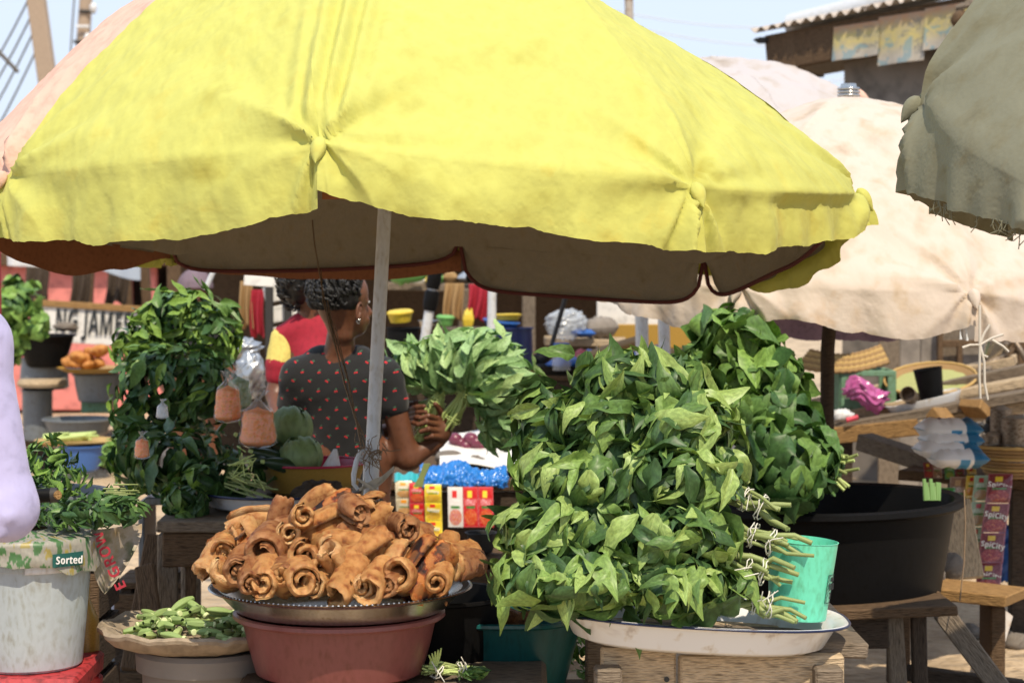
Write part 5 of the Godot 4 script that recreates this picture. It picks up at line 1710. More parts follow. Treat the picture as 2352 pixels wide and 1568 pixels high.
	for e in [[c0.x, 0.02, chh], [c1.x, 0.02, chh]]:
		part(slab(Vector3(e[1], e[2], 0.24), 0.004), M.grey_plastic, "upright", cr, Vector3(e[0], (c0.y + c1.y) * 0.5, -7.1))
	for y in [c0.y, c1.y, c1.y + chh * 0.2]:
		part(slab(Vector3(cw - 0.024, 0.025, 0.235), 0.004), M.grey_plastic, "rail", cr, Vector3((c0.x + c1.x) * 0.5, y, -7.1))
	slat_crate("dark_crate", "dark wooden crate under the grey crate", Vector3(P(350, 0, 7.1).x, 0, -7.12), Vector3(0.24, P(360, 1335, 7.0).y, 0.3))
	for q in [[300, 1480, 355, 1230, 6.4], [375, 1568, 330, 1300, 6.2]]:
		var pl := plank(P(q[0], q[1] + 60, q[4]), P(q[2], q[3], q[4] + 0.2), 0.06, 0.03, Vector3.BACK)
		one(pl[0], M.wood_brown, "leaning_plank", "brown plank leaning against the table, %s" % ("the left one" if q[0] == 300 else "behind the okra tray"), "plank", pl[1], pl[2])
	one(lathe([Vector2(0.0, 0.0), Vector2(0.075, 0.0), Vector2(0.09, 0.2), Vector2(0.1, 0.2), Vector2(0.1, 0.22), Vector2(0.0, 0.22)], 32), M.grey_plastic, "small_bucket", "small grey bucket on the sand left of the okra tray", "bucket", Vector3(P(282, 1500, 7.6).x, 0.0, -7.6))
	one(blob(Vector3(0.05, 0.04, 0.04), 0.4, 3, 16, 10), M.nylon_white, "crumpled_bag", "crumpled white and blue plastic bag on the sand", "bag", Vector3(P(235, 1480, 7.9).x, 0.04, -7.9))
# ---------------------------------------------------------------- people
func cap(a: Vector3, b: Vector3, ra: float, rb: float, flat := 1.0, k := 0.03) -> Array:
	return [a, b, ra, rb, flat, k]

func hand_mesh(wrist: Vector3, palm: Vector3, fingers: Array, thumb: Array) -> ArrayMesh:
	# fingers: lists of three points, root, bend and tip
	var prims := [cap(wrist, wrist.lerp(palm, 0.6), 0.026, 0.030, 1.0, 0.012), cap(wrist.lerp(palm, 0.6), palm, 0.030, 0.032, 1.0, 0.012)]
	for f in fingers:
		prims.append(cap(palm.lerp(f[0], 0.4), f[0], 0.016, 0.0115, 1.0, 0.012))
		prims.append(cap(f[0], f[1], 0.0110, 0.0098, 1.0, 0.004))
		prims.append(cap(f[1], f[2], 0.0098, 0.0080, 1.0, 0.004))
	prims.append(cap(thumb[0], thumb[1], 0.016, 0.012, 1.0, 0.012))
	prims.append(cap(thumb[1], thumb[2], 0.012, 0.0095, 1.0, 0.005))
	return body_mesh(prims, 0.0035)

func braids(t: Node3D, centre: Vector3, r: Vector3, count: int, keep: Callable, seed_: int) -> void:
	var g := RandomNumberGenerator.new()
	g.seed = seed_
	var all_v := SurfaceTool.new()
	all_v.begin(Mesh.PRIMITIVE_TRIANGLES)
	var made := 0
	var tries := 0
	while made < count and tries < count * 20:
		tries += 1
		var u := Vector3(g.randf_range(-1, 1), g.randf_range(-1, 1), g.randf_range(-1, 1))
		if u.length() > 1.0 or u.length() < 0.2:
			continue
		u = u.normalized()
		if not keep.call(u):
			continue
		var p0 := centre + u * r * 0.98
		var n := (u / r).normalized()
		var f := (Vector3(-0.45, 0.75, 0.1) + Vector3(g.randf_range(-1, 1), g.randf_range(-1, 1), g.randf_range(-1, 1)) * 0.45)
		f = (f - n * f.dot(n)).normalized()
		var pts := []
		var rad := []
		var l := g.randf_range(0.028, 0.05)
		var ph := g.randf_range(0, 6)
		for j in 9:
			var w := j / 8.0
			pts.append(p0 + f * l * w + n * (0.003 + 0.009 * sin(PI * w * 0.8) + 0.003 * w) + n.cross(f) * 0.005 * sin(w * 7.0 + ph))
			rad.append(0.0042 * (0.8 + 0.35 * absf(sin(w * 15.0 + ph))) * (1.0 if j < 8 else 0.4))
		all_v.append_from(tube(pts, rad, 6, true), 0, Transform3D())
		made += 1
	part(all_v.commit(), M.hair, "hair", t)

func build_people() -> void:
	noise.seed = 61
	# ------------------------------------------------ the seller in the cherry print shirt
	var d := 7.8
	var base := Vector3(P(785, 0, d).x, 0, -d)
	var w := thing("person", "woman seen from behind in a black T-shirt with small red cherries, holding greens", "person", base)
	var L := func(px: float, py: float, dd: float) -> Vector3: return P(px, py, dd)
	var hip := Vector3(base.x + 0.01, 0.72, -d - 0.02)
	var waist := Vector3(base.x, 0.90, -d)
	var neck0: Vector3 = P(778, 815, d - 0.02)
	var neck1: Vector3 = P(785, 745, d - 0.06)
	var sl: Vector3 = P(684, 862, d)
	var sr: Vector3 = P(883, 862, d - 0.02)
	var el: Vector3 = P(655, 1075, d + 0.10)
	var er: Vector3 = P(938, 1055, d - 0.02)
	var wr: Vector3 = P(1006, 1014, d + 0.02)
	var wl: Vector3 = P(900, 985, d + 0.16)
	var head: Vector3 = P(778, 690, d - 0.06)
	var face_dir := Vector3(0.90, -0.16, -0.38).normalized()
	var body := [
		cap(hip, waist, 0.138, 0.105, 1.35, 0.05), cap(waist, P(782, 900, d), 0.105, 0.118, 1.4, 0.05), cap(P(730, 880, d), P(835, 880, d), 0.10, 0.10, 1.3, 0.05),
		cap(sl, sr, 0.055, 0.055, 1.0, 0.05), cap(neck0, neck1, 0.056, 0.047, 1.0, 0.035),
		cap(sr, er, 0.050, 0.040, 1.0, 0.03), cap(er, wr, 0.040, 0.027, 1.0, 0.02), cap(sl, el, 0.050, 0.040, 1.0, 0.03), cap(el, wl, 0.038, 0.027, 1.0, 0.02),
		cap(hip + Vector3(-0.08, 0, 0), Vector3(base.x - 0.09, 0.40, -d - 0.02), 0.09, 0.06, 1.0, 0.05), cap(Vector3(base.x - 0.09, 0.40, -d - 0.02), Vector3(base.x - 0.09, 0.06, -d + 0.02), 0.06, 0.04, 1.0, 0.03),
		cap(hip + Vector3(0.08, 0, 0), Vector3(base.x + 0.09, 0.40, -d - 0.02), 0.09, 0.06, 1.0, 0.05), cap(Vector3(base.x + 0.09, 0.40, -d - 0.02), Vector3(base.x + 0.09, 0.06, -d + 0.02), 0.06, 0.04, 1.0, 0.03),
		cap(Vector3(base.x - 0.09, 0.045, -d + 0.03), Vector3(base.x - 0.09, 0.03, -d - 0.14), 0.035, 0.025, 1.0, 0.02), cap(Vector3(base.x + 0.09, 0.045, -d + 0.03), Vector3(base.x + 0.09, 0.03, -d - 0.14), 0.035, 0.025, 1.0, 0.02)]
	for p in body:
		p[0] -= base
		p[1] -= base
	var bm := part(body_mesh(body, 0.012), M.skin, "body", w, base)
	# head on a grid of its own
	var hp := [cap(head + Vector3(0, 0.02, 0), head + face_dir * 0.02 + Vector3(0, 0.03, 0), 0.088, 0.086, 1.0, 0.03), cap(head, head + face_dir * 0.052 + Vector3(0, -0.055, 0), 0.070, 0.050, 1.0, 0.03), cap(head + face_dir * 0.058 + Vector3(0, -0.05, 0), head + face_dir * 0.075 + Vector3(0, -0.088, 0), 0.040, 0.024, 1.0, 0.03)]
	var side := face_dir.cross(Vector3.UP).normalized()
	hp.append(cap(head + face_dir * 0.098 + Vector3(0, 0.0, 0), head + face_dir * 0.118 + Vector3(0, -0.028, 0), 0.008, 0.013, 1.0, 0.015))
	hp.append(cap(head + face_dir * 0.099 - side * 0.02 + Vector3(0, -0.052, 0), head + face_dir * 0.099 + side * 0.02 + Vector3(0, -0.052, 0), 0.010, 0.010, 1.0, 0.012))
	hp.append(cap(head + face_dir * 0.100 - side * 0.016 + Vector3(0, -0.066, 0), head + face_dir * 0.100 + side * 0.016 + Vector3(0, -0.066, 0), 0.009, 0.009, 1.0, 0.01))
	for s in [-1, 1]:
		hp.append(cap(head + face_dir * 0.086 + side * s * 0.032 + Vector3(0, 0.012, 0), head + face_dir * 0.088 + side * s * 0.034 + Vector3(0, 0.012, 0), 0.014, 0.014, 1.0, 0.01))
	hp.append(cap(neck1 + Vector3(0, -0.03, 0), head + Vector3(0, -0.05, 0), 0.047, 0.060, 1.0, 0.03))
	for p in hp:
		p[0] -= base
		p[1] -= base
	part(body_mesh(hp, 0.0055), M.skin, "head", bm, base)
	for s in [-1, 1]:
		part(blob(Vector3(0.010, 0.006, 0.010), 0.0, 1, 12, 8), M.white_plastic, "eye", bm, head + face_dir * 0.096 + side * s * 0.033 + Vector3(0, 0.010, 0))
	# the ear that shows, with a silver ring
	var ear_at: Vector3 = P(826, 715, d - 0.06 + 0.0) + Vector3(0, 0, 0.058)
	var eb := eul(0, 48, 0) * eul(0, 0, -8)
	var ep := []
	for j in 15:
		var a := lerpf(-2.3, 2.1, j / 14.0)
		ep.append(ear_at + eb * Vector3(-0.017 * cos(a) * 1.0, 0.031 * sin(a) * -1.0, 0.004 + 0.004 * cos(a)))
	part(tube(ep, 0.0048, 8), M.skin, "ear", bm)
	part(blob(Vector3(0.015, 0.027, 0.006), 0.1, 5, 16, 10), M.skin, "ear", bm, ear_at, eb)
	part(tube([ear_at + eb * Vector3(0.004, -0.004, 0.004), ear_at + eb * Vector3(-0.002, -0.016, 0.006), ear_at + eb * Vector3(-0.004, -0.028, 0.002)], [0.006, 0.007, 0.007], 8), M.skin, "ear", bm)
	var rg := []
	for j in 13:
		rg.append(ear_at + eb * Vector3(-0.004 + 0.006 * cos(TAU * j / 12.0), -0.034 + 0.008 * sin(TAU * j / 12.0), 0.006))
	part(tube(rg, 0.0018, 6, false), M.steel, "earring", w)
	part(blob(Vector3(0.005, 0.005, 0.005), 0.0, 1, 10, 8), M.steel, "earring", w, ear_at + eb * Vector3(-0.006, -0.029, 0.012))
	# hair: a dark cap and short twisted braids
	var cap_p := [cap(head + Vector3(0, 0.022, 0), head - face_dir * 0.012 + Vector3(0, 0.034, 0), 0.094, 0.093, 1.0, 0.02)]
	cap_p[0][0] -= base
	cap_p[0][1] -= base
	part(body_mesh(cap_p, 0.007, 0.004, 60.0), M.hair, "scalp_hair", w, base)
	braids(w, head + Vector3(0, 0.030, 0) - face_dir * 0.004, Vector3(0.098, 0.098, 0.098), 520, func(u: Vector3): return u.dot(face_dir) < 0.62 and u.y > -0.62 and not (u.y < -0.15 and u.dot(face_dir) > 0.12), 5)
	# shirt
	var sh := [cap(hip + Vector3(0, 0.05, 0), waist, 0.142, 0.118, 1.3, 0.05), cap(waist, P(782, 900, d), 0.118, 0.130, 1.3, 0.05), cap(P(735, 885, d), P(832, 885, d), 0.102, 0.102, 1.25, 0.05), cap(sl, sr, 0.058, 0.058, 1.0, 0.06), cap(P(735, 826, d), P(825, 826, d - 0.01), 0.052, 0.050, 1.0, 0.04), cap(sr, sr.lerp(er, 0.33), 0.060, 0.061, 1.0, 0.03), cap(sl, sl.lerp(el, 0.33), 0.060, 0.061, 1.0, 0.03)]
	for p in sh:
		p[0] -= base
		p[1] -= base
	noise.seed = 62
	part(flat_uv(body_mesh(sh, 0.010, 0.006, 11.0), 0.066), M.cherry_shirt, "shirt", w, base)
	part(lathe([Vector2(0.125, 0.38), Vector2(0.145, 0.30), Vector2(0.19, 0.0), Vector2(0.186, 0.0), Vector2(0.14, 0.30)], 40, func(q: Vector3, a: float): return Vector3(q.x * (1.0 + 0.05 * sin(a * 7.0) * (0.5 - q.y)), q.y, q.z * 0.85 * (1.0 + 0.05 * sin(a * 7.0) * (0.5 - q.y)))), M.black_cloth, "skirt", w, Vector3(base.x, 0.32, -d - 0.01))
	# right hand round the stems
	var palm: Vector3 = P(1020, 985, d + 0.02)
	var fr := [
		[P(1006, 962, d + 0.0), P(984, 955, d - 0.05), P(964, 960, d - 0.05)], [P(1004, 975, d - 0.01), P(980, 969, d - 0.055), P(960, 975, d - 0.05)],
		[P(1006, 990, d - 0.01), P(984, 985, d - 0.055), P(966, 991, d - 0.05)], [P(1010, 1003, d - 0.005), P(992, 1002, d - 0.045), P(977, 1005, d - 0.04)]]
	part(hand_mesh(wr, palm, fr, [P(1022, 968, d + 0.02), P(1012, 942, d - 0.01), P(1000, 928, d - 0.03)]), M.skin, "hand", bm)
	var pl: Vector3 = P(928, 955, d + 0.10)
	var fl := [
		[P(942, 940, d + 0.06), P(958, 935, d - 0.02), P(974, 933, d - 0.04)], [P(942, 950, d + 0.06), P(960, 946, d - 0.02), P(978, 946, d - 0.045)],
		[P(942, 961, d + 0.06), P(958, 958, d - 0.02), P(974, 959, d - 0.04)], [P(940, 972, d + 0.06), P(952, 971, d - 0.01), P(964, 974, d - 0.03)]]
	part(hand_mesh(wl, pl, fl, [P(928, 945, d + 0.08), P(940, 930, d + 0.05), P(956, 925, d + 0.03)]), M.skin, "hand", bm)
	# the greens she holds: two tied bundles
	var hb := [["bundle of pale green leaves held by the woman, stems tied in front of her", P(1010, 905, 7.80), P(962, 1015, 7.82), [[1000, 840, 7.85, 85, 70, 0.11], [935, 835, 7.90, 40, 45, 0.07]], 80, Vector3(-0.2, 0.8, 0.2)], ["larger bundle of pale green leaves in the woman's hand, fanning out to the right", P(1075, 890, 7.78), P(1025, 985, 7.82), [[1090, 830, 7.82, 105, 78, 0.13], [1150, 880, 7.80, 80, 90, 0.13], [1160, 960, 7.82, 55, 70, 0.09]], 190, Vector3(0.5, 0.2, 0.2)]]
	for b in hb:
		var g := thing("held_leaf_bunch", b[0], "leafy greens", b[2])
		stems(g, b[1], b[2], 24, 0.017, 0.0055, M.stem_pale)
		foliage(g, b[3], b[4], "pale", "pale", 0.09, 0.155, {"flow": b[5] * 0.5, "source": b[1], "out": 0.3, "wild": 0.45, "weights": [0.2, 0.3, 0.3, 0.2]})
		tie(g, b[1].lerp(b[2], 0.12), (b[2] - b[1]).normalized(), 0.034, M.stem_pale, 4)
		tie(g, b[1].lerp(b[2], 0.7), (b[2] - b[1]).normalized(), 0.033, M.stem_pale, 3)
	var loose := thing("held_leaf_bunch", "few dark stalks hanging below the woman's forearm", "leafy greens", P(955, 1090, 7.75))
	for i in 5:
		part(tube([P(975 + i * 3, 1065, 7.75), P(965 + i * 2, 1095, 7.75), P(952 + i * 4, 1118, 7.75)], 0.005, 6), M.stem, "stalk", loose)

	# ------------------------------------------------ second woman in red and yellow
	d = 8.5
	base = Vector3(P(722, 0, d).x, 0, -d)
	var w2 := thing("person", "woman in a dark red shirt with a yellow sleeve, half hidden behind the seller", "person", base)
	var h2: Vector3 = P(712, 650, d)
	var s2l: Vector3 = P(660, 775, d + 0.02)
	var s2r: Vector3 = P(770, 765, d)
	var e2: Vector3 = P(632, 905, d - 0.02)
	var hand2: Vector3 = P(640, 985, d - 0.2)
	var b2 := [cap(Vector3(base.x, 0.75, -d), Vector3(base.x + 0.01, 1.05, -d), 0.13, 0.12, 1.3, 0.05), cap(s2l, s2r, 0.05, 0.05, 1.0, 0.04), cap(P(712, 750, d), h2, 0.045, 0.045, 1.0, 0.03), cap(h2, h2 + Vector3(0.01, 0.02, 0), 0.088, 0.09, 1.0, 0.03), cap(h2 + Vector3(0.02, -0.03, -0.05), h2 + Vector3(0.02, -0.09, -0.06), 0.05, 0.03, 1.0, 0.03), cap(s2l, e2, 0.046, 0.038, 1.0, 0.03), cap(e2, hand2, 0.036, 0.026, 1.0, 0.02), cap(hand2, hand2 + Vector3(0.02, -0.04, -0.06), 0.028, 0.018, 1.4, 0.02), cap(s2r, s2r + Vector3(0.06, -0.25, 0), 0.046, 0.038, 1.0, 0.03),
		cap(Vector3(base.x - 0.08, 0.75, -d), Vector3(base.x - 0.08, 0.05, -d), 0.09, 0.045, 1.0, 0.03), cap(Vector3(base.x + 0.08, 0.75, -d), Vector3(base.x + 0.08, 0.05, -d), 0.09, 0.045, 1.0, 0.03)]
	for p in b2:
		p[0] -= base
		p[1] -= base
	part(body_mesh(b2, 0.014), M.skin, "body", w2, base)
	var sh2 := [cap(Vector3(base.x, 0.78, -d), Vector3(base.x + 0.01, 1.05, -d), 0.115, 0.11, 1.0, 0.05), cap(s2l, s2r, 0.06, 0.06, 1.0, 0.05), cap(P(690, 745, d), P(740, 745, d), 0.045, 0.045, 1.0, 0.05), cap(s2r, s2r + Vector3(0.04, -0.15, 0), 0.06, 0.06, 1.0, 0.03)]
	var sv := [cap(s2l + Vector3(-0.006, -0.01, 0.0), s2l.lerp(e2, 0.5), 0.062, 0.064, 1.0, 0.02)]
	var cu := [cap(s2l.lerp(e2, 0.52), s2l.lerp(e2, 0.66), 0.066, 0.056, 1.0, 0.02)]
	for l in [[sh2, "red_shirt", "shirt"], [sv, "yellow_shirt", "sleeve"], [cu, "red_shirt", "cuff"]]:
		for p in l[0]:
			p[0] -= base
			p[1] -= base
		part(body_mesh(l[0], 0.012, 0.006, 12.0), M[l[1]], l[2], w2, base)
	var hc := [cap(h2 + Vector3(0, 0.03, 0.01), h2 + Vector3(-0.03, 0.02, 0.02), 0.098, 0.09, 1.0, 0.02), cap(h2 + Vector3(-0.06, 0.0, 0.03), h2 + Vector3(-0.05, -0.05, 0.03), 0.05, 0.04, 1.0, 0.03)]
	for p in hc:
		p[0] -= base
		p[1] -= base
	part(body_mesh(hc, 0.009, 0.006, 50.0), M.hair, "scalp_hair", w2, base)
	braids(w2, h2 + Vector3(-0.015, 0.025, 0.012), Vector3(0.105, 0.10, 0.1), 130, func(u: Vector3): return u.z > -0.3 and u.y > -0.7, 9)
	braids(w2, h2 + Vector3(-0.055, -0.02, 0.03), Vector3(0.055, 0.07, 0.05), 60, func(u: Vector3): return u.x < 0.4, 10)

	# ------------------------------------------------ person in a lilac sweater at the left edge
	d = 4.2
	base = Vector3(P(-400, 0, d).x, 0, -d)
	var w3 := thing("person", "person in a pale lilac sweater cut off by the left edge, elbow bent", "person", base)
	var sh3: Vector3 = P(-62, 790, d + 0.02)
	var el3: Vector3 = P(10, 1165, d)
	var ha3: Vector3 = P(-190, 1215, d - 0.12)
	var hd3: Vector3 = P(-335, 560, d + 0.05)
	var b3 := [cap(Vector3(base.x, 0.8, -d), P(-330, 840, d), 0.15, 0.15, 1.2, 0.05), cap(sh3, P(-480, 790, d), 0.06, 0.06, 1.0, 0.05), cap(P(-330, 760, d), hd3, 0.05, 0.05, 1.0, 0.03), cap(hd3, hd3 + Vector3(0, 0.04, 0), 0.09, 0.095, 1.0, 0.03), cap(sh3, el3, 0.05, 0.042, 1.0, 0.03), cap(el3, ha3, 0.040, 0.028, 1.0, 0.02), cap(ha3, ha3 + Vector3(-0.05, 0.0, 0.05), 0.03, 0.02, 1.3, 0.02), cap(Vector3(base.x - 0.08, 0.8, -d), Vector3(base.x - 0.09, 0.05, -d), 0.1, 0.045, 1.0, 0.03), cap(Vector3(base.x + 0.05, 0.8, -d), Vector3(base.x + 0.05, 0.05, -d), 0.09, 0.045, 1.0, 0.03)]
	for p in b3:
		p[0] -= base
		p[1] -= base
	part(body_mesh(b3, 0.014), M.skin, "body", w3, base)
	var s3 := [cap(Vector3(base.x, 0.82, -d), P(-330, 850, d), 0.165, 0.165, 1.15, 0.05), cap(sh3, P(-480, 790, d), 0.068, 0.068, 1.0, 0.05), cap(sh3, el3, 0.062, 0.060, 1.0, 0.04), cap(el3, el3.lerp(ha3, 0.8), 0.059, 0.045, 1.0, 0.03)]
	for q in [[-40, 1200, 70, 1172], [-55, 1232, 40, 1212]]:
		# folds of the sleeve pulled round the bent elbow
		s3.append(cap(P(q[0], q[1], d - 0.046), P((q[0] + q[2]) * 0.5, (q[1] + q[3]) * 0.5, d - 0.056), 0.006, 0.012, 1.0, 0.010))
		s3.append(cap(P((q[0] + q[2]) * 0.5, (q[1] + q[3]) * 0.5, d - 0.056), P(q[2], q[3], d - 0.012), 0.012, 0.005, 1.0, 0.010))
	for p in s3:
		p[0] -= base
		p[1] -= base
	noise.seed = 63
	part(body_mesh(s3, 0.007, 0.0045, Vector3(4, 8, 4)), M.lilac, "sweater", w3, base)
	part(blob(Vector3(0.1, 0.1, 0.1), 0.05, 2, 20, 14), M.hair, "scalp_hair", w3, hd3 + Vector3(-0.01, 0.05, 0))
	# handlebar grip behind the elbow
	var hg := thing("handlebar", "black rubber handlebar grip with a rusty end behind the lilac elbow", "handlebar", P(100, 1138, 4.35))
	var gp := []
	var gr := []
	for j in 30:
		gp.append(P(20 + 98.0 * j / 29.0, 1140 - 3.0 * j / 29.0, 4.35))
		gr.append(0.0138 if j % 2 else 0.0148)
	part(tube(gp, gr, 18), M.black_plastic, "grip", hg)
	part(tube([P(116, 1137, 4.35), P(131, 1136.5, 4.35)], [0.0155, 0.0150], 18), M.iron_dark, "end_ring", hg)
	part(tube([P(118, 1137, 4.35), P(133, 1136.5, 4.34)], [0.010, 0.009], 14), M.wood_warm, "rusty_end", hg)
	part(tube([P(-300, 1150, 4.4), P(30, 1140, 4.35)], 0.011, 12), M.iron_dark, "bar", hg)
# ---------------------------------------------------------------- right side
func woven_bowl(called: String, label: String, at: Vector3, rt: float, rb: float, h: float, rings: int, m: Material, m2: Material, turn := Basis()) -> Node3D:
	# a coiled basket: a thin inner wall and one coil above the other outside
	var t := thing(called, label, "basket", at)
	part(lathe([Vector2(0.0, 0.002), Vector2(rb - 0.004, 0.002), Vector2(rt - 0.004, h), Vector2(rt - 0.012, h), Vector2(rb - 0.014, 0.01), Vector2(0.0, 0.01)], 40), m, "wall", t, at, turn)
	for k in rings:
		var w := float(k) / (rings - 1)
		var pts := []
		var rr := []
		for j in 49:
			var a := TAU * j / 48.0
			var r := lerpf(rb, rt, w)
			pts.append(at + turn * Vector3(cos(a) * r, h * w + 0.003, sin(a) * r))
			rr.append(h / rings * (0.62 if j % 2 else 0.5))
		part(tube(pts, rr, 6, false), m2 if k % 3 == 2 or k == rings - 1 else m, "coil", t)
	return t

func sachet_mat(key: String, base: Color, band: Color, food: Color, plain := false) -> Material:
	var n := FastNoiseLite.new()
	n.seed = key.length() * 7 + int(base.r * 90.0)
	n.frequency = 1.0
	var tex := image_tex(48, 64, func(u: float, v: float):
		var c := base
		if v > 0.10 and v < 0.26 and u > 0.3 and u < 0.6:
			c = band
		elif v > 0.30 and v < 0.46 and u > 0.12 and u < 0.88:
			c = base if plain or absf(n.get_noise_2d(u * 16.0, v * 9.0)) < 0.2 else base.lerp(Color.WHITE, 0.75)
		elif v > 0.47 and v < 0.53 and u > 0.2 and u < 0.8:
			c = Color(0.25, 0.5, 0.2)
		elif Vector2((u - 0.5) / 0.42, (v - 0.75) / 0.2).length() < 1.0:
			c = food.lerp(base, 0.5 + 0.5 * n.get_noise_2d(u * 9.0, v * 12.0)).lerp(Color(0.95, 0.75, 0.35), clampf(n.get_noise_2d(u * 7.0 + 9.0, v * 9.0), 0.0, 0.6))
		if v > 0.04 and absf(n.get_noise_2d(u * 34.0 + 7.0, v * 26.0)) > 0.42:
			c = c.lerp(Color(0.95, 0.93, 0.88), 0.55)
		if u < 0.06 or u > 0.94 or v < 0.03 or v > 0.97:
			c = c.lerp(Color.WHITE, 0.25)
		return c)
	return mat(key, Color.WHITE, 0.28, {"tex": tex, "spec": 0.6})

func sachet_strip(label: String, a: Vector3, b: Vector3, width: float, count: int, m: Material, group: String, lettering := "") -> void:
	# a strip of joined sachets hanging from a to b, each puffed in its middle
	var t := thing("sachet_strip", label, "sachets", a, group)
	var dir := (b - a) / count
	var side := Vector3.RIGHT * width
	for k in count:
		var o := a + dir * k
		var s := part(sheet(8, 9, func(u: float, w: float):
			var puff := 0.0035 * pow(sin(PI * u) * sin(PI * w), 0.6)
			return o + side * (u - 0.5) + dir * (w * 0.985) + Vector3(0, 0, puff + 0.006 * sin(k * 2.0 + w * 3.0) + 0.003 * noise.get_noise_2d(u * 5.0 + k, w * 6.0)), false, 0.001), m, "sachet", t)
		if lettering:
			part(text(lettering, width * 0.22, 0.0008), M.white_ink, "lettering", s, o + dir * 0.40 + Vector3(0, 0, 0.0085), eul(0, 0, -10))

func build_right_side() -> void:
	# ------------------------------------------------ table with the black tub
	var d := 6.9
	var tc := P(1900, 1398, d)
	var tab := thing("tub_table", "dark worn wooden table under the black tub", "table", Vector3(tc.x, 0, -d))
	var tilt := along(P(1700, 1398, d), P(2170, 1378, d))
	for k in 3:
		var q := plank(P(1690, 1406, d - 0.25) + Vector3(0, 0, -0.27 * k), P(2182, 1388, d - 0.25) + Vector3(0, 0, -0.27 * k), 0.255, 0.032)
		part(q[0], M.wood_brown, "top_board", tab, q[1], q[2])
	var ay := P(1960, 1445, d - 0.3).y
	part(slab(Vector3(0.5, 0.12, 0.03), 0.005, 0.004), M.wood_dark, "apron", tab, Vector3(P(1860, 0, d - 0.3).x, ay, -d + 0.3))
	for q in [[2055, 1410, 2066, 1600, 0.05, "wood_grey"], [2112, 1405, 2116, 1600, 0.045, "wood_dark"], [1700, 1420, 1690, 1650, 0.05, "wood_brown"], [1900, 1420, 1895, 1700, 0.05, "wood_dark"]]:
		var a := P(q[0], q[1], d - 0.28)
		var b := P(q[2], q[3], d - 0.28)
		b = a + (b - a).normalized() * ((a.y - 0.01) / ((a.y - b.y) / a.distance_to(b)))
		var pl := plank(a, b, q[4], 0.04, Vector3.BACK)
		part(pl[0], M[q[5]], "leg", tab, pl[1], pl[2])
	var br := plank(P(2165, 1405, d - 0.1), P(2420, 1740, d - 0.16), 0.062, 0.045, Vector3.BACK)
	part(br[0], M.wood_grey, "brace", tab, br[1], br[2])
	var rail := plank(P(2085, 1545, d), P(2352, 1580, d), 0.04, 0.05)
	part(rail[0], M.wood_dark, "rail", tab, rail[1], rail[2])
	# the tub leans a little to the right
	var h := 0.345
	var tub := thing("black_tub", "large black plastic tub with a thick rim on the dark table", "tub", tc)
	var tb := eul(0, 0, 1.5)
	part(lathe(basin_profile(0.405, 0.345, h, 0.031, 0.006), 96), M.black_plastic, "body", tub, tc + Vector3(0.02, 0.006, -0.06), tb)
	var cs := thing("cut_stalks", "short cut green stalks standing inside the right rim of the black tub", "stalks", P(2145, 1140, 7.00))
	for i in 8:
		var a := P(2126 + i * 4.6, 1150, 7.00)
		part(tube([a, P(2124 + i * 5.0, 1100 + 9 * (i % 3) + (8 if i == 6 else 0), 7.02)], [0.006, 0.0065], 8), M.stalk_green, "stalk", cs)
	one(tube([P(2216, 1125, 6.80), P(2219, 1200, 6.75), P(2216, 1290, 6.72), P(2206, 1380, 6.66), P(2212, 1340, 6.71)].slice(0, 4), 0.0022, 5), M.twine, "tub_string", "thin dark string hanging from the black tub's right rim", "twine", Vector3.ZERO)
	# leaves in the tub: two bunches
	var sp := [
		["upper bunch of broad bright leaves piled in the black tub", [[1690, 790, 6.96, 88, 80, 0.14], [1740, 870, 6.90, 105, 75, 0.15], [1610, 840, 6.96, 40, 48, 0.08]], 190, {"flow": Vector3(0.1, -0.3, 0.2), "out": 0.5, "weights": [0.1, 0.3, 0.35, 0.25], "wild": 0.8}],
		["middle bunch of broad leaves in the black tub", [[1740, 960, 6.80, 105, 70, 0.14], [1800, 1000, 6.78, 90, 75, 0.13]], 130, {"flow": Vector3(0.1, -0.8, 0.2), "out": 0.3, "weights": [0.2, 0.35, 0.3, 0.15], "wild": 0.6}],
		["lower bunch of dark leaves hanging over the front of the black tub", [[1800, 1100, 6.60, 82, 85, 0.11], [1870, 1060, 6.66, 50, 65, 0.09], [1755, 1060, 6.63, 60, 90, 0.1]], 120, {"flow": Vector3(0.0, -1.0, 0.1), "out": 0.12, "weights": [0.5, 0.35, 0.15, 0.0], "wild": 0.35}]]
	for b in sp:
		var g := thing("broad_leaf_bunch", b[0], "leafy greens", P(b[1][0][0], b[1][0][1] + b[1][0][4], b[1][0][2]), "bunches in the black tub")
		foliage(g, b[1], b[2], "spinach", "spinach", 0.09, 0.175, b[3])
		if b[2] == 120:
			for i in 10:
				var a := P(R(1880, 1905), R(1040, 1110), 6.66)
				var e := P(R(1930, 1985), R(1040, 1135), 6.61)
				part(tube([a, a.lerp(e, 0.5) + Vector3(0, R(-0.006, 0.01), 0), e], [0.006, 0.0055, 0.005], 7), M.stem_pale if i % 2 else M.stem, "stem", g)
		if b[2] == 190:
			for q in [[1640, 790, 1625, 692], [1700, 760, 1702, 712]]:
				var a := P(q[0], q[1], 6.92)
				var e := P(q[2], q[3], 6.90)
				var f := (e - a).normalized()
				var face := (Vector3(0.2, 0.2, 1) - f * f.dot(Vector3(0.2, 0.2, 1))).normalized()
				part(leaves_of("spinach")[3], M.spinach_0, "leaf", g, a, Basis(f.cross(face), f, face).scaled(Vector3(0.6, 1, 1) * a.distance_to(e) * 1.1))
	# ------------------------------------------------ low bench, stones, tin sheet
	var bn := thing("low_bench", "pale thick plank bench at the right, lit by the sun", "bench", Vector3(P(2200, 0, 7.24).x, 0, -7.24))
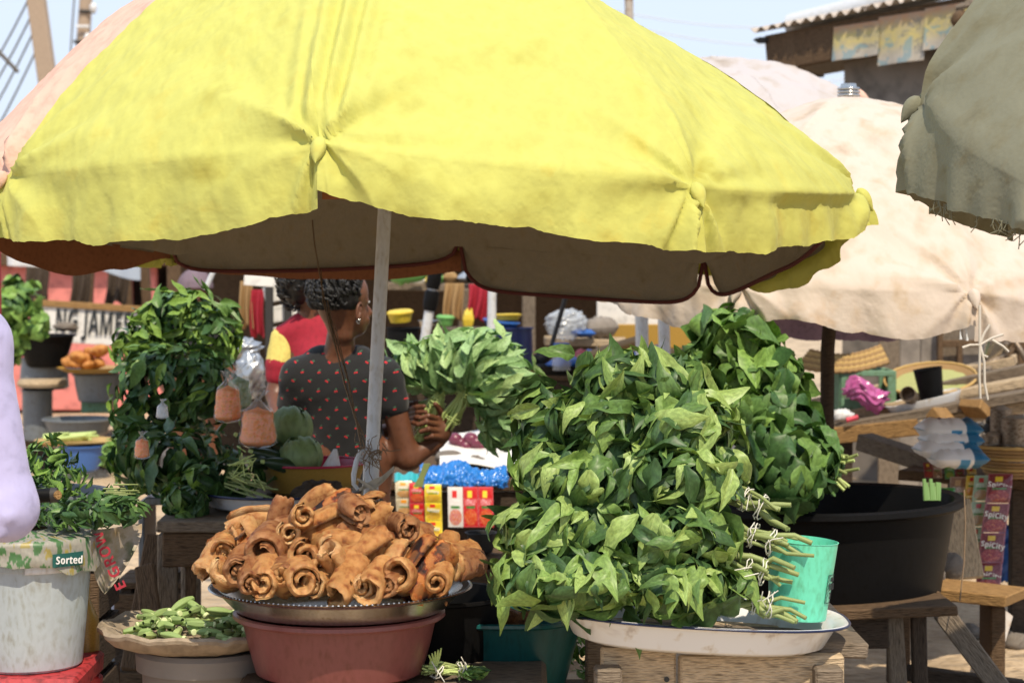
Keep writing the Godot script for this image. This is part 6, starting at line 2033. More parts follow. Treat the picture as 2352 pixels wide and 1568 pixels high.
	var q0 := plank(P(2060, 1340, 7.36), P(2338, 1372, 7.13), 0.22, 0.04)
	part(q0[0], M.wood_warm, "seat", bn, q0[1], q0[2])
	for x in [2080, 2300]:
		var hh := P(x, 1375, 7.24).y - 0.02
		part(slab(Vector3(0.05, hh, 0.18), 0.005), M.wood_brown, "leg", bn, Vector3(P(x, 0, 7.24).x, hh * 0.5, -7.27))
	for q in [[2185, 1300, 7.59, 0.045, "dark grey stone on the low bench behind the tub"], [2155, 1322, 7.36, 0.026, "small brown stone on the low bench"]]:
		one(blob(Vector3(q[3], q[3] * 1.1, q[3]), 0.35, int(q[0]), 16, 11), M.stone, "stone", q[4], "stone", P(q[0], q[1], q[2]), Basis(), "stones by the bench")
	var sheet_ := plank(P(2305, 1400, 7.59), P(2280, 1490, 7.42), 0.085, 0.012, Vector3.BACK)
	one(sheet_[0], M.galvanised, "tin_sheet", "grey tin sheet leaning below the low bench at the right", "tin sheet", sheet_[1], sheet_[2])
	one(blob(Vector3(0.10, 0.10, 0.06), 0.5, 6, 30, 20, 2.4), M.blue_plastic, "blue_bag", "blue plastic bag behind the red sachets", "bag", P(2325, 1275, 8.6))
	var lean := plank(P(2180, 1330, 7.93), P(2150, 1150, 8.05), 0.16, 0.02, Vector3.BACK)
	one(lean[0], M.wood_pale, "upright_board", "pale upright board behind the hanging sachets", "board", lean[1] + Vector3(0.05, 0, 0), lean[2])
	# ------------------------------------------------ stall with sachets and the basket of tins
	var st := thing("sachet_stall", "dark plank stall from which sachet strips hang", "stall", Vector3(P(2300, 0, 8.51).x, 0, -8.51))
	var qb := plank(P(2110, 1078, 8.74), P(2520, 1110, 8.39), 0.5, 0.04)
	part(qb[0], M.wood_brown, "top_board", st, qb[1], qb[2])
	for x in [2345, 2500]:
		var hh := P(x, 1105, 8.39).y
		part(slab(Vector3(0.06, hh, 0.06), 0.005), M.wood_dark, "leg", st, Vector3(P(x, 0, 8.39).x, hh * 0.5 - 0.02, -8.34))
	var spi := sachet_mat("sachet_red", Color(0.42, 0.05, 0.08), Color(0.85, 0.72, 0.1), Color(0.65, 0.12, 0.1), true)
	var pal := sachet_mat("sachet_pale", Color(0.62, 0.74, 0.60), Color(0.75, 0.15, 0.15), Color(0.75, 0.45, 0.35))
	var yel := sachet_mat("sachet_yellow", Color(0.85, 0.68, 0.12), Color(0.75, 0.12, 0.12), Color(0.8, 0.35, 0.15))
	var bro := sachet_mat("sachet_brown", Color(0.55, 0.40, 0.30), Color(0.75, 0.6, 0.4), Color(0.35, 0.25, 0.22))
	var grn := sachet_mat("sachet_green", Color(0.22, 0.55, 0.22), Color(0.85, 0.8, 0.3), Color(0.7, 0.6, 0.2))
	sachet_strip("strip of dark red sachets lettered in white, the right front one", P(2300, 1088, 8.11), P(2268, 1362, 7.99), 0.092, 4, spi, "sachet strips at the right", "SpiCity")
	sachet_strip("strip of pale green sachets left of the dark red ones", P(2258, 1092, 8.16), P(2232, 1330, 8.07), 0.06, 4, pal, "sachet strips at the right")
	sachet_strip("narrow strip of yellow sachets between pale and brown ones", P(2235, 1092, 8.19), P(2212, 1285, 8.12), 0.045, 4, yel, "sachet strips at the right")
	sachet_strip("strip of brown sachets with dark pictures", P(2205, 1095, 8.22), P(2188, 1250, 8.16), 0.07, 2, bro, "sachet strips at the right")
	sachet_strip("strip of green sachets curving behind the black tub's rim", P(2178, 1120, 8.19), P(2135, 1310, 8.11), 0.06, 4, grn, "sachet strips at the right")
	for q in [[2132, 1066, "orange", spi], [2152, 1066, "brown", bro], [2180, 1068, "green", grn], [2204, 1072, "red", spi], [2232, 1076, "green and yellow", yel]]:
		sachet_strip("short %s sachet folded over the stall edge, %s" % [q[2], {2132: "leftmost", 2152: "second from left", 2180: "third from left", 2204: "fourth from left", 2232: "fifth from left"}[q[0]]], P(q[0], q[1] - 4, 8.45), P(q[0] + 3, q[1] + 32, 8.39), 0.036, 1, q[3], "sachets folded over the edge")
	var bk := woven_bowl("coiled_basket", "brown coiled basket holding grain tins at the right edge", P(2330, 1092, 8.28), 0.175, 0.10, 0.115, 9, M.weavy, M.weavy_light)
	var tin := func(label: String, at: Vector3, r: float, hh: float):
		var o := thing("grain_tin", label, "tin", at, "tins of grain in the basket")
		part(lathe([Vector2(0.0, 0.0), Vector2(r, 0.0), Vector2(r, 0.004), Vector2(r * 0.98, 0.006), Vector2(r * 0.98, hh - 0.006), Vector2(r, hh - 0.004), Vector2(r, hh), Vector2(r * 0.95, hh), Vector2(r * 0.95, hh - 0.02), Vector2(0.0, hh - 0.02)], 32), M.tin, "can", o, at)
		noise.seed = 77
		part(sheet(24, 8, func(u: float, w: float):
			var a := u * TAU
			return at + Vector3(cos(a) * r * 0.94 * w, hh - 0.004 + 0.018 * (1.0 - w * w) + 0.004 * noise.get_noise_2d(cos(a) * w * 9.0, sin(a) * w * 9.0), sin(a) * r * 0.94 * w), true), M.grain_white, "grain", o)
	tin.call("tall dark grain tin at the front right of the basket", P(2337, 1060, 8.19), 0.06, 0.165)
	tin.call("pale grain tin standing at the back of the basket", P(2300, 1010, 8.39), 0.042, 0.12)
	tin.call("short grain tin at the left of the basket", P(2282, 1050, 8.22), 0.038, 0.085)
	one(sheet(26, 6, func(u: float, w: float):
		var a := u * TAU
		return P(2330, 1016, 8.28) + Vector3(cos(a) * 0.163 * w, 0.02 * (1.0 - w) + 0.012 * noise.get_noise_2d(cos(a) * w * 6.0, sin(a) * w * 6.0), sin(a) * 0.163 * w), true), M.grain_white, "loose_grain", "pale loose grain filling the coiled basket", "grain", Vector3.ZERO)
	# salt bags
	var bags := [[2180, 985, 8.0, 0.11, 0.028, "topmost white and blue salt bag of the stack"], [2185, 1010, 7.98, 0.105, 0.026, "second white and blue salt bag from the top"], [2175, 1032, 7.95, 0.11, 0.026, "third salt bag from the top, hanging forward"], [2200, 1052, 7.9, 0.10, 0.026, "lowest salt bag of the stack"]]
	var salt := image_tex(96, 48, func(u: float, v: float):
		var c := Color(0.93, 0.93, 0.93)
		if u > 0.70:
			c = Color(0.12, 0.42, 0.58)
		if u > 0.45 and u < 0.62 and v > 0.55:
			c = Color(0.2, 0.55, 0.75)
		if u > 0.30 and u < 0.36 and v > 0.2 and v < 0.5:
			c = Color(0.35, 0.15, 0.2)
		return c)
	var salt_m := mat("salt_bag", Color.WHITE, 0.3, {"tex": salt, "spec": 0.6})
	for b in bags:
		noise.seed = int(b[0])
		var at := P(b[0], b[1], b[2])
		one(sheet(28, 16, func(u: float, w: float):
			var a := w * TAU
			var e := pow(clampf(minf(u, 1.0 - u) / 0.16, 0.0, 1.0), 0.5) + 0.02
			return at + Vector3((u - 0.5) * 2.0 * b[3] + 0.01 * cos(a), sin(a) * b[4] * 1.35 * e * (1.0 + 0.35 * noise.get_noise_2d(u * 5.0, sin(a) * 2.0)), cos(a) * 0.07 * (0.85 + 0.15 * e))), salt_m, "salt_bag", b[5], "bag", Vector3.ZERO, Basis(), "stack of salt bags")
	one(blob(Vector3(0.045, 0.04, 0.03), 0.5, 8, 20, 14), M.sachet_yellow, "yellow_packet", "yellow and red packet between the salt bags and the basket", "packet", P(2222, 1048, 8.6))
	var ch := thing("charcoal_heap", "small heap of black lumps behind the grain tins", "charcoal", P(2285, 990, 9.2))
	for i in 14:
		part(blob(Vector3(0.03, 0.028, 0.03) * R(0.7, 1.2), 0.3, i, 12, 8), M.iron_dark, "lump", ch, P(R(2255, 2315), R(955, 1010), 9.2 + R(-0.06, 0.06)))
	# ------------------------------------------------ sloping plank table with crate, trays and grinder
	var d2 := 10.0
	var pt := thing("sloping_table", "long rough timber table rising to the right under the beige sunshade", "table", Vector3(P(2130, 0, d2).x, 0, -d2))
	var a0 := P(1905, 985, d2 - 0.2)
	var b0 := P(2420, 895, d2 - 0.5)
	for k in 4:
		var q := plank(a0 + Vector3(0.0, 0.02 * k, -0.24 * k), b0 + Vector3(0.0, 0.03 * k, -0.24 * k), 0.22, 0.045, Vector3.UP, 0.005)
		part(q[0], M.wood_grey if k % 2 == 0 else M.wood_pale, "top_board", pt, q[1], q[2])
	var ap := plank(P(1905, 1002, d2 - 0.33), P(2110, 980, d2 - 0.42), 0.03, 0.07)
	part(ap[0], M.wood_warm, "apron", pt, ap[1], ap[2])
	ap = plank(P(2115, 978, d2 - 0.42), P(2400, 925, d2 - 0.5), 0.03, 0.05)
	part(ap[0], M.wood_pale, "apron", pt, ap[1], ap[2])
	for x in [1925, 2180, 2390]:
		var hh := P(x, 1000 if x < 2100 else 950, d2 - 0.3).y
		part(slab(Vector3(0.07, hh, 0.07), 0.006), M.wood_dark, "leg", pt, Vector3(P(x, 0, d2).x, hh * 0.5, -d2 + 0.28))
	for q in [[2150, 945, 2190, 985], [2255, 950, 2230, 925]]:
		var pl := plank(P(q[0], q[1], d2 - 0.5), P(q[2], q[3], d2 - 0.55), 0.12, 0.05, Vector3.UP, 0.006)
		part(pl[0], M.wood_warm, "block", pt, pl[1], pl[2])
	var xb := plank(P(1985, 1015, 9.0), P(2170, 1075, 8.6), 0.09, 0.07)
	one(xb[0], M.wood_grey, "slanting_beam", "grey slanting beam below the sloping table", "beam", xb[1], xb[2])
	# crate with openings
	var cr := thing("green_crate", "worn green plastic bottle crate on the sloping table", "crate", P(1985, 955, d2 - 0.1))
	var c0 := P(1925, 848, d2)
	var c1 := P(2048, 955, d2)
	var cw := c1.x - c0.x
	var cy := c0.y - c1.y
	var cc := (c0 + c1) * 0.5
	for z in [0.10, -0.14]:
		part(slab(Vector3(cw, cy * 0.42, 0.012), 0.003), M.crate_green, "side", cr, cc + Vector3(0, -cy * 0.29, z))
		part(slab(Vector3(cw, cy * 0.12, 0.013), 0.003), M.crate_green, "top_rail", cr, cc + Vector3(0, cy * 0.44, z))
		for x in [-0.43, 0.43]:
			part(slab(Vector3(cw * 0.14, cy * 0.461, 0.011), 0.003), M.crate_green, "corner", cr, cc + Vector3(x * cw, cy * 0.15, z))
	for x in [-0.5, 0.5]:
		part(slab(Vector3(0.013, cy * 0.98, 0.226), 0.003), M.crate_green, "side", cr, cc + Vector3(x * cw, 0, -0.02))
	part(slab(Vector3(cw * 0.98, 0.012, 0.22), 0.003), M.crate_green, "floor", cr, cc + Vector3(0, -cy * 0.48, -0.02))
	noise.seed = 91
	one(sheet(40, 26, func(u: float, w: float):
		var a := u * TAU
		var b := (w - 0.5) * PI
		var q := Vector3(cos(b) * cos(a), sin(b), cos(b) * sin(a))
		var f := 1.0 + 0.5 * noise.get_noise_3dv(q * 2.2) + 0.35 * absf(noise.get_noise_3dv(q * 5.0))
		return P(1990, 905, d2 - 0.2) + Vector3(q.x * 0.085, q.y * 0.055, q.z * 0.05) * f + Vector3(0.0, -0.03 * sin(q.x * 3.0), 0), true), M.purple_bag, "purple_bag", "shiny crumpled purple plastic bag stuffed in the green crate", "bag", Vector3.ZERO)
	var bs := thing("woven_mat", "golden woven basket lid lying on the green crate", "basket", P(1960, 835, d2))
	for k in 7:
		var a := P(1830 + 5 * k, 838 + 4 - 6.0 * k, d2 - 0.05 + 0.05 * k)
		var b := P(2042 - 3 * k, 836 - 6.0 * k - 4, d2 - 0.05 + 0.05 * k)
		var pts := []
		for j in 30:
			pts.append(a.lerp(b, j / 29.0) + Vector3(0, -0.03 * sin(PI * j / 29.0) + (0.004 if j % 2 else 0.0), 0.06 * sin(PI * j / 29.0)))
		part(tube(pts, 0.011, 6), M.weavy_light if k % 2 else M.weavy, "strand", bs)
	var tr := woven_bowl("winnowing_tray", "large round woven tray of green beans tilted on the sloping table", P(2140, 893, 10.05), 0.21, 0.15, 0.05, 4, M.weavy, M.weavy_light, eul(16, 0, 7))
	one(sheet(26, 6, func(u: float, w: float):
		var a := u * TAU
		return P(2140, 893, 10.05) + eul(16, 0, 7) * Vector3(cos(a) * 0.185 * w, 0.034 + 0.006 * noise.get_noise_2d(cos(a) * w * 30.0, sin(a) * w * 30.0), sin(a) * 0.185 * w), true), mat("beans", lin(0.50, 0.47, 0.28), 0.8, {"tex": ntex(95, 0.12, [[0.0, Color(0.5, 0.7, 0.35)], [0.5, Color(1, 1, 0.9)], [1.0, Color(0.9, 0.8, 0.6)]], FastNoiseLite.TYPE_CELLULAR, 1), "scale": Vector3.ONE * 6.0}), "dry_beans", "pale green beans spread in the woven tray", "beans", Vector3.ZERO)
	var et := thing("enamel_dish", "long white enamel dish on the sloping table in front of the woven tray", "dish", P(2125, 935, 9.8))
	part(oval([Vector2(0.0, -0.03), Vector2(0.75, -0.03), Vector2(0.9, -0.01), Vector2(1.0, 0.03), Vector2(0.98, 0.033), Vector2(0.88, -0.004), Vector2(0.0, -0.024)], 0.175, 0.12, 48), M.enamel, "dish", et, P(2125, 928, 9.8), along(P(2040, 945, 9.8), P(2208, 905, 9.8)))
	one(lathe([Vector2(0.0, 0.0), Vector2(0.052, 0.0), Vector2(0.064, 0.135), Vector2(0.068, 0.137), Vector2(0.062, 0.137), Vector2(0.05, 0.004), Vector2(0.0, 0.004)], 36), M.black_plastic, "black_cup", "black plastic measuring cup tilted in the white dish", "cup", P(2142, 915, 9.75), eul(0, 0, 9))
	one(lathe([Vector2(0.0, 0.0), Vector2(0.034, 0.0), Vector2(0.035, 0.06), Vector2(0.033, 0.06), Vector2(0.032, 0.004), Vector2(0.0, 0.004)], 28), M.tin, "tin_cup", "small tin cup lying on its side in the white dish", "cup", P(2094, 912, 9.7), eul(70, 0, 25))
	one(blob(Vector3(0.05, 0.03, 0.04), 0.4, 21, 16, 10), M.white_plastic, "paper_scrap", "white crumpled paper at the left end of the sloping table", "paper", P(1935, 955, 9.7))
	one(tube([P(1945, 965, 9.62), P(1972, 958, 9.62)], 0.012, 10), mat("pinkred", lin(0.62, 0.06, 0.10), 0.5), "red_lighter", "short pinkish red stick on the sloping table edge", "stick", Vector3.ZERO)
	# grinder
	var gr := thing("hand_grinder", "grey hand grinding mill with its crank at the right edge", "grinder", P(2295, 880, 10.2))
	part(lathe([Vector2(0.0, 0.0), Vector2(0.03, 0.0), Vector2(0.075, 0.10), Vector2(0.08, 0.10), Vector2(0.035, 0.0)], 28), M.steel, "hopper", gr, P(2268, 825, 10.2), eul(0, 0, -28))
	part(tube([P(2250, 862, 10.2), P(2275, 845, 10.2), P(2310, 805, 10.2), P(2322, 792, 10.2)], [0.05, 0.055, 0.035, 0.03], 16), M.tin, "barrel", gr)
	part(tube([P(2318, 795, 10.15), P(2332, 782, 10.1), P(2352, 815, 10.1), P(2372, 850, 10.1)], 0.014, 8), M.tin, "crank", gr)
	part(slab(Vector3(0.07, 0.22, 0.05), 0.01), M.wood_grey, "stand", gr, P(2302, 868, 10.2), eul(0, 0, 25))
	part(blob(Vector3(0.05, 0.04, 0.04), 0.5, 5, 14, 10), M.iron_dark, "clamp", gr, P(2272, 870, 10.15))
	# door and wall behind
	var hw := thing("shuttered_shack", "grey board shack with a window frame behind the sloping table", "shack", Vector3(P(2200, 0, 12.5).x, 0, -12.5))
	for k in 9:
		var x := 2050 + k * 48
		part(slab(Vector3(2.0, S(46, 12.5), 0.03), 0.004, 0.003), M.concrete if k % 3 else M.wood_grey, "board", hw, Vector3(P(x, 0, 12.5).x, 1.0, -12.5), eul(0, 0, 90))
	for q in [[2160, 740, 2160, 870], [2205, 790, 2205, 870], [2285, 740, 2285, 900], [2345, 740, 2345, 900]]:
		var pl := plank(P(q[0], q[1], 12.42), P(q[2], q[3], 12.42), 0.03, 0.045, Vector3.BACK)
		part(pl[0], M.wood_brown, "frame", hw, pl[1], pl[2])
	for q in [[2160, 790, 2285, 788], [2160, 868, 2285, 868]]:
		var pl := plank(P(q[0] + 6, q[1], 12.42), P(q[2] - 6, q[3], 12.42), 0.028, 0.04)
		part(pl[0], M.wood_brown, "frame", hw, pl[1], pl[2])
	part(slab(Vector3(0.28, 0.5, 0.02), 0.004), M.wood_brown, "opening", hw, P(2330, 810, 12.46))
# ---------------------------------------------------------------- stalls farther back
func simple_table(called: String, label: String, x0: float, x1: float, y: float, d: float, deep: float, m: Material, front := 0.0) -> Node3D:
	var a := P(x0, y, d)
	var b := P(x1, y, d)
	var t := thing(called, label, "table", Vector3((a.x + b.x) * 0.5, 0, -d - deep * 0.5))
	part(slab(Vector3(b.x - a.x, 0.05, deep), 0.006, 0.004), m, "top", t, Vector3((a.x + b.x) * 0.5, a.y - 0.026, -d - deep * 0.5))
	for x in [a.x + 0.05, b.x - 0.05]:
		for z in [-d - 0.06, -d - deep + 0.06]:
			part(slab(Vector3(0.06, a.y - 0.055, 0.06), 0.005), M.wood_dark, "leg", t, Vector3(x, (a.y - 0.055) * 0.5, z))
	if front > 0.0:
		part(slab(Vector3(b.x - a.x - 0.02, front, 0.02), 0.004), M.wood_dark, "front_board", t, Vector3((a.x + b.x) * 0.5, a.y - 0.056 - front * 0.5, -d - 0.03))
	return t

func bowl(called: String, label: String, px: float, py: float, d: float, rpx: float, h: float, m: Material, taper := 0.72, group := "") -> MeshInstance3D:
	# py is the rim
	var r := S(rpx, d)
	var at := P(px, py, d)
	return one(lathe(basin_profile(r * 0.95, r * taper, h, r * 0.06), 44), m, called, label, "basin", at + Vector3(0, -h, 0), Basis(), group)

func person_far(label: String, px: float, py: float, d: float, top: Material, head_m: Material, hat: Material, hat_name: String) -> void:
	# py is the middle of the head
	var h := P(px, py, d)
	var base := Vector3(h.x, 0, -d)
	var t := thing("person", label, "person", base)
	var sy := h.y - 0.24
	var b := [cap(Vector3(0, 0.75, 0), Vector3(0, sy - 0.1, 0), 0.14, 0.14, 1.25, 0.05), cap(Vector3(-0.16, sy, 0), Vector3(0.16, sy, 0), 0.055, 0.055, 1.0, 0.04), cap(Vector3(0, sy, 0), Vector3(0, h.y, 0), 0.05, 0.05, 1.0, 0.03), cap(Vector3(0, h.y - 0.02, 0.01), Vector3(0, h.y + 0.03, 0), 0.08, 0.092, 1.0, 0.03), cap(Vector3(-0.17, sy, 0), Vector3(-0.21, sy - 0.27, 0.03), 0.048, 0.04, 1.0, 0.03), cap(Vector3(-0.21, sy - 0.27, 0.03), Vector3(-0.1, sy - 0.42, 0.2), 0.038, 0.026, 1.0, 0.02), cap(Vector3(0.17, sy, 0), Vector3(0.21, sy - 0.27, 0.03), 0.048, 0.04, 1.0, 0.03), cap(Vector3(0.21, sy - 0.27, 0.03), Vector3(0.1, sy - 0.42, 0.2), 0.038, 0.026, 1.0, 0.02), cap(Vector3(-0.08, 0.75, 0), Vector3(-0.09, 0.05, 0), 0.09, 0.045, 1.0, 0.03), cap(Vector3(0.08, 0.75, 0), Vector3(0.09, 0.05, 0), 0.09, 0.045, 1.0, 0.03)]
	part(body_mesh(b, 0.02), head_m, "body", t, base)
	var s := [cap(Vector3(0, 0.78, 0), Vector3(0, sy - 0.1, 0), 0.155, 0.155, 1.2, 0.05), cap(Vector3(-0.16, sy, 0), Vector3(0.16, sy, 0), 0.065, 0.065, 1.0, 0.05), cap(Vector3(-0.17, sy, 0), Vector3(-0.20, sy - 0.16, 0.02), 0.062, 0.06, 1.0, 0.03), cap(Vector3(0.17, sy, 0), Vector3(0.20, sy - 0.16, 0.02), 0.062, 0.06, 1.0, 0.03)]
	part(body_mesh(s, 0.018, 0.005, 10.0), top, "shirt", t, base)
	part(sheet(24, 12, func(u: float, w: float):
		var a := u * TAU
		var e := (1.0 - w) * PI * 0.5
		var r := 0.108 * cos(e) * (1.0 + 0.03 * sin(a * 3.0))
		return h + Vector3(cos(a) * r, 0.02 + 0.115 * sin(e), sin(a) * r + 0.0), true), hat, hat_name, t)

func pillow(w: float, h: float, deep: float, seed_: int) -> ArrayMesh:
	noise.seed = seed_
	return sheet(26, 18, func(u: float, v: float):
		var a := v * TAU
		var e := pow(clampf(minf(u, 1.0 - u) / 0.2, 0.0, 1.0), 0.5) + 0.02
		return Vector3((u - 0.5) * 2.0 * w, sin(a) * h * e * (1.0 + 0.4 * noise.get_noise_2d(u * 6.0, sin(a) * 2.0)), cos(a) * deep * (0.85 + 0.15 * e)))

func hang(called: String, label: String, category: String, x0: float, x1: float, y0: float, y1: float, d: float, m: Material) -> void:
	one(sheet(24, 16, func(u: float, v: float):
		var q := P(lerpf(x0, x1, u) + 5.0 * sin(v * 3.0 + x0) * v, lerpf(y0, y1, v * (1.0 + 0.06 * sin(u * 9.0))), d)
		return q + Vector3(0, 0, 0.025 * sin(u * 12.0 + v * 2.0) * (0.3 + v) + 0.03 * v), false, 0.004), m, called, label, category, Vector3.ZERO)

func build_far_stalls() -> void:
	noise.seed = 101
	# ================================================ left: pink shop front, sign and basins
	var pk := thing("pink_shop", "pink painted shop front with dark openings behind the sign", "shop", Vector3(P(220, 0, 19).x, 0, -19))
	var y0 := P(0, 705, 19).y
	part(slab(Vector3(2.4, y0 - 0.05, 0.15), 0.01), M.pinkwall, "wall", pk, Vector3(P(170, 0, 19).x, y0 * 0.5, -19.1))
	for q in [[100, 175, 0.0], [205, 292, 0.0], [318, 350, 0.0], [-120, 60, 0.0]]:
		part(slab(Vector3(S(q[1] - q[0], 19), 1.2, 0.14), 0.01), M.pinkwall, "wall", pk, Vector3(P((q[0] + q[1]) * 0.5, 0, 19).x, y0 + 0.6, -19.1))
	part(slab(Vector3(2.6, 0.12, 0.2), 0.01), M.wood_brown, "lintel", pk, Vector3(P(170, 0, 19).x, y0 + 0.42, -19.0))
	part(slab(Vector3(2.4, 1.0, 0.13), 0.01), M.pinkwall, "wall", pk, Vector3(P(170, 0, 19).x, y0 + 0.99, -19.1))
	part(slab(Vector3(2.4, 2.3, 0.08), 0.01), M.concrete, "room_wall", pk, Vector3(P(170, 0, 19).x, 1.15, -20.4))
	part(slab(Vector3(2.4, 0.06, 1.5), 0.01), M.galvanised, "roof", pk, Vector3(P(170, 0, 19).x, y0 + 1.53, -19.75))
	for sx in [-1.17, 1.17]:
		part(slab(Vector3(1.2, 2.4, 0.06), 0.01), M.concrete, "room_wall", pk, Vector3(P(170, 0, 19).x + sx, 1.2, -19.78), eul(0, 90, 0))
	for q in [[330, 600, 338, 720], [205, 600, 200, 720], [290, 610, 293, 720]]:
		var pl := plank(P(q[0], q[1], 17.5), P(q[2], q[3], 17.5), 0.07, 0.07, Vector3.BACK)
		one(pl[0], M.wood_brown, "shop_post", "brown post before the pink shop, %s" % {330: "rightmost", 205: "leftmost", 290: "middle"}[q[0]], "post", pl[1], pl[2], "posts before the pink shop")
	for q in [[85, 660, 33, "dark cloth hanging leftmost before the pink wall"], [185, 660, 26, "dark cloth hanging at the middle of the pink wall"], [270, 655, 30, "dark cloth hanging at the right of the pink wall"]]:
		hang("dark_cloth", q[3], "cloth", q[0] - q[2] * 0.8, q[0] + q[2] * 0.8, q[1] - 60, q[1] + 42, 17.2, M.wood_dark)
	one(sheet(16, 12, func(u: float, w: float): return P(200 + 122 * u, 598 + 6 * u, 17.0) + Vector3(0, -S(40 - 26 * (1.0 - u) * (1.0 - u) * 1.4, 17.0) * w, 0.03 * sin(u * 9.0)), false, 0.004), mat("greyblue", lin(0.40, 0.46, 0.55), 0.9), "grey_cloth", "pale grey blue cloth hanging from the post at the left", "cloth", Vector3.ZERO)
	one(sheet(14, 10, func(u: float, w: float): return P(15 + 80 * u, 570 + 4 * u, 16.5) + Vector3(0, -S(40, 16.5) * w, 0.05 * sin(u * 6.0)), false, 0.004), M.white_plastic, "white_cloth", "white cloth under the sunshade rim at the far left", "cloth", Vector3.ZERO)
	one(slab(Vector3(0.16, 0.5, 0.05), 0.01), M.red_shirt, "red_cloth", "dark red cloth at the left edge under the sunshade", "cloth", P(-46, 590, 9.0))
	# sign board
	var sg := thing("sign_board", "white sign board with black capital letters, at the left", "sign", P(200, 800, 16))
	var a := P(78, 700, 16)
	var b := P(330, 716, 16)
	part(slab(Vector3(a.distance_to(b), S(82, 16), 0.03), 0.004), M.white_board, "panel", sg, (a + b) * 0.5 + Vector3(0, -S(41, 16), 0), along(a, b))
	var tb := plank(a + Vector3(0, 0.02, 0.01), b + Vector3(0, 0.02, 0.01), 0.05, 0.045)
	part(tb[0], M.wood_warm, "top_rail", sg, tb[1], tb[2])
	part(text("NG JAMES", S(56, 16), 0.006), M.ink, "lettering", sg, P(212, 741, 15.97), along(a, b) * Basis.from_scale(Vector3(0.50, 1, 1)))
	for x in [100, 310]:
		var q := P(x, 780, 16)
		part(slab(Vector3(0.06, q.y - 0.12, 0.05), 0.005), M.wood_brown, "leg", sg, Vector3(q.x, (q.y - 0.12) * 0.5, -16.06))
	# a table with stacked basins
	simple_table("basin_table", "low dark table under the stacked basins at the left", -60, 300, 1010, 14.2, 0.8, M.wood_brown, 0.1)
	bowl("black_basin", "black basin with greens on top of the left stack", 103, 768, 14, 70, 0.21, M.black_plastic, 0.62)
	bowl("grey_bowl", "shiny grey pot under the black basin", 100, 822, 14.1, 56, 0.20, M.grey_plastic, 1.0)
	one(lathe([Vector2(0.0, 0.0), Vector2(0.15, 0.0), Vector2(0.16, 0.02), Vector2(0.15, 0.045), Vector2(0.0, 0.05)], 36), M.wood_pale, "wooden_lid", "pale round wooden lid under the grey pot", "lid", P(96, 880, 13.9) + Vector3(0, -0.02, 0))
	bowl("grey_bucket", "grey bucket below the wooden lid", 84, 895, 14, 38, 0.33, M.grey_plastic, 0.85)
	bowl("bread_basin", "dark basin under the tray of fried bread", 222, 858, 13.8, 58, 0.18, M.grey_plastic, 0.75)
	one(lathe([Vector2(0.0, -0.02), Vector2(0.16, -0.02), Vector2(0.22, 0.01), Vector2(0.225, 0.014), Vector2(0.16, -0.012), Vector2(0.0, -0.014)], 44), M.enamel_yellow, "bread_tray", "brown tray full of fried bread pieces", "tray", P(212, 848, 13.7))
	for i in 26:
		var q := Vector2(R(150, 262), R(795, 845))
		if absf(q.x - 210) / 62.0 + (845 - q.y) / 62.0 > 1.05:
			continue
		one(blob(Vector3(0.05, 0.028, 0.04) * R(0.8, 1.25), 0.25, i, 14, 9), M.bread, "fried_bread", "golden piece of fried bread heaped on the brown tray", "bread", P(q.x, q.y, 13.7 + R(-0.1, 0.1)), eul(R(-40, 40), R(0, 360), R(-40, 40)), "fried bread on the tray")
	one(slab(Vector3(0.19, 0.11, 0.12), 0.01), M.crate_green, "green_carton", "faded green carton below the bread basin", "carton", P(222, 928, 13.9))
	bowl("grey_basin", "wide grey basin with small knotted bags", 178, 960, 13.6, 82, 0.10, M.grey_plastic, 0.8)
	one(lathe([Vector2(0.0, -0.01), Vector2(0.2, -0.01), Vector2(0.235, 0.01), Vector2(0.19, 0.0), Vector2(0.0, 0.0)], 40), M.weavy_light, "flat_basket", "flat yellow basket of green stalks above the blue basin", "basket", P(172, 1014, 12.5))
	var gs := thing("stalk_pile", "pale green stalks lying on the flat yellow basket", "stalks", P(172, 1008, 12.5))
	for i in 22:
		var q := P(R(95, 180), R(998, 1010), 12.5 + R(-0.1, 0.1))
		part(tube([q, q + Vector3(R(0.08, 0.2), R(-0.01, 0.02), R(-0.03, 0.03))], R(0.007, 0.014), 6), M.stem_pale, "stalk", gs)
	bowl("blue_basin", "speckled blue enamel basin below the green stalks", 185, 1022, 12.4, 56, 0.15, M.enamel_blue, 0.7)
	one(blob(Vector3(0.08, 0.03, 0.05), 0.4, 30, 16, 10), M.stone, "grey_lump", "grey brown lump on the black basin", "food lump", P(150, 750, 14))
	var fl := thing("far_leaf_bunch", "bright green leaf bunch at the far left above the black basin", "leafy greens", P(35, 790, 13))
	foliage(fl, [[35, 700, 13, 55, 62, 0.2], [15, 770, 13, 50, 60, 0.2], [70, 750, 13, 45, 30, 0.15]], 150, "spinach", "spinach", 0.08, 0.15, {"flow": Vector3(0, -0.3, 0), "out": 0.6, "weights": [0.1, 0.2, 0.3, 0.4]})
	var fl2 := thing("far_leaf_bunch", "light green leaves behind the tall dark pile at its left", "leafy greens", P(255, 1060, 9))
	foliage(fl2, [[262, 1050, 9, 26, 36, 0.08]], 50, "pumpkin", "spinach", 0.06, 0.1, {"flow": Vector3(-0.5, -0.3, 0), "out": 0.6, "weights": [0.0, 0.2, 0.3, 0.5]})
	person_far("person in a grey purple cap at the back left, above the tall leaf pile", 448, 668, 13.0, M.black_cloth, M.skin, M.grey_purple, "cap")
	# ================================================ middle: long dark shack with shelves
	var sh := thing("market_shack", "long dark timber shack behind the women", "shack", Vector3(P(1000, 0, 15).x, 0, -15))
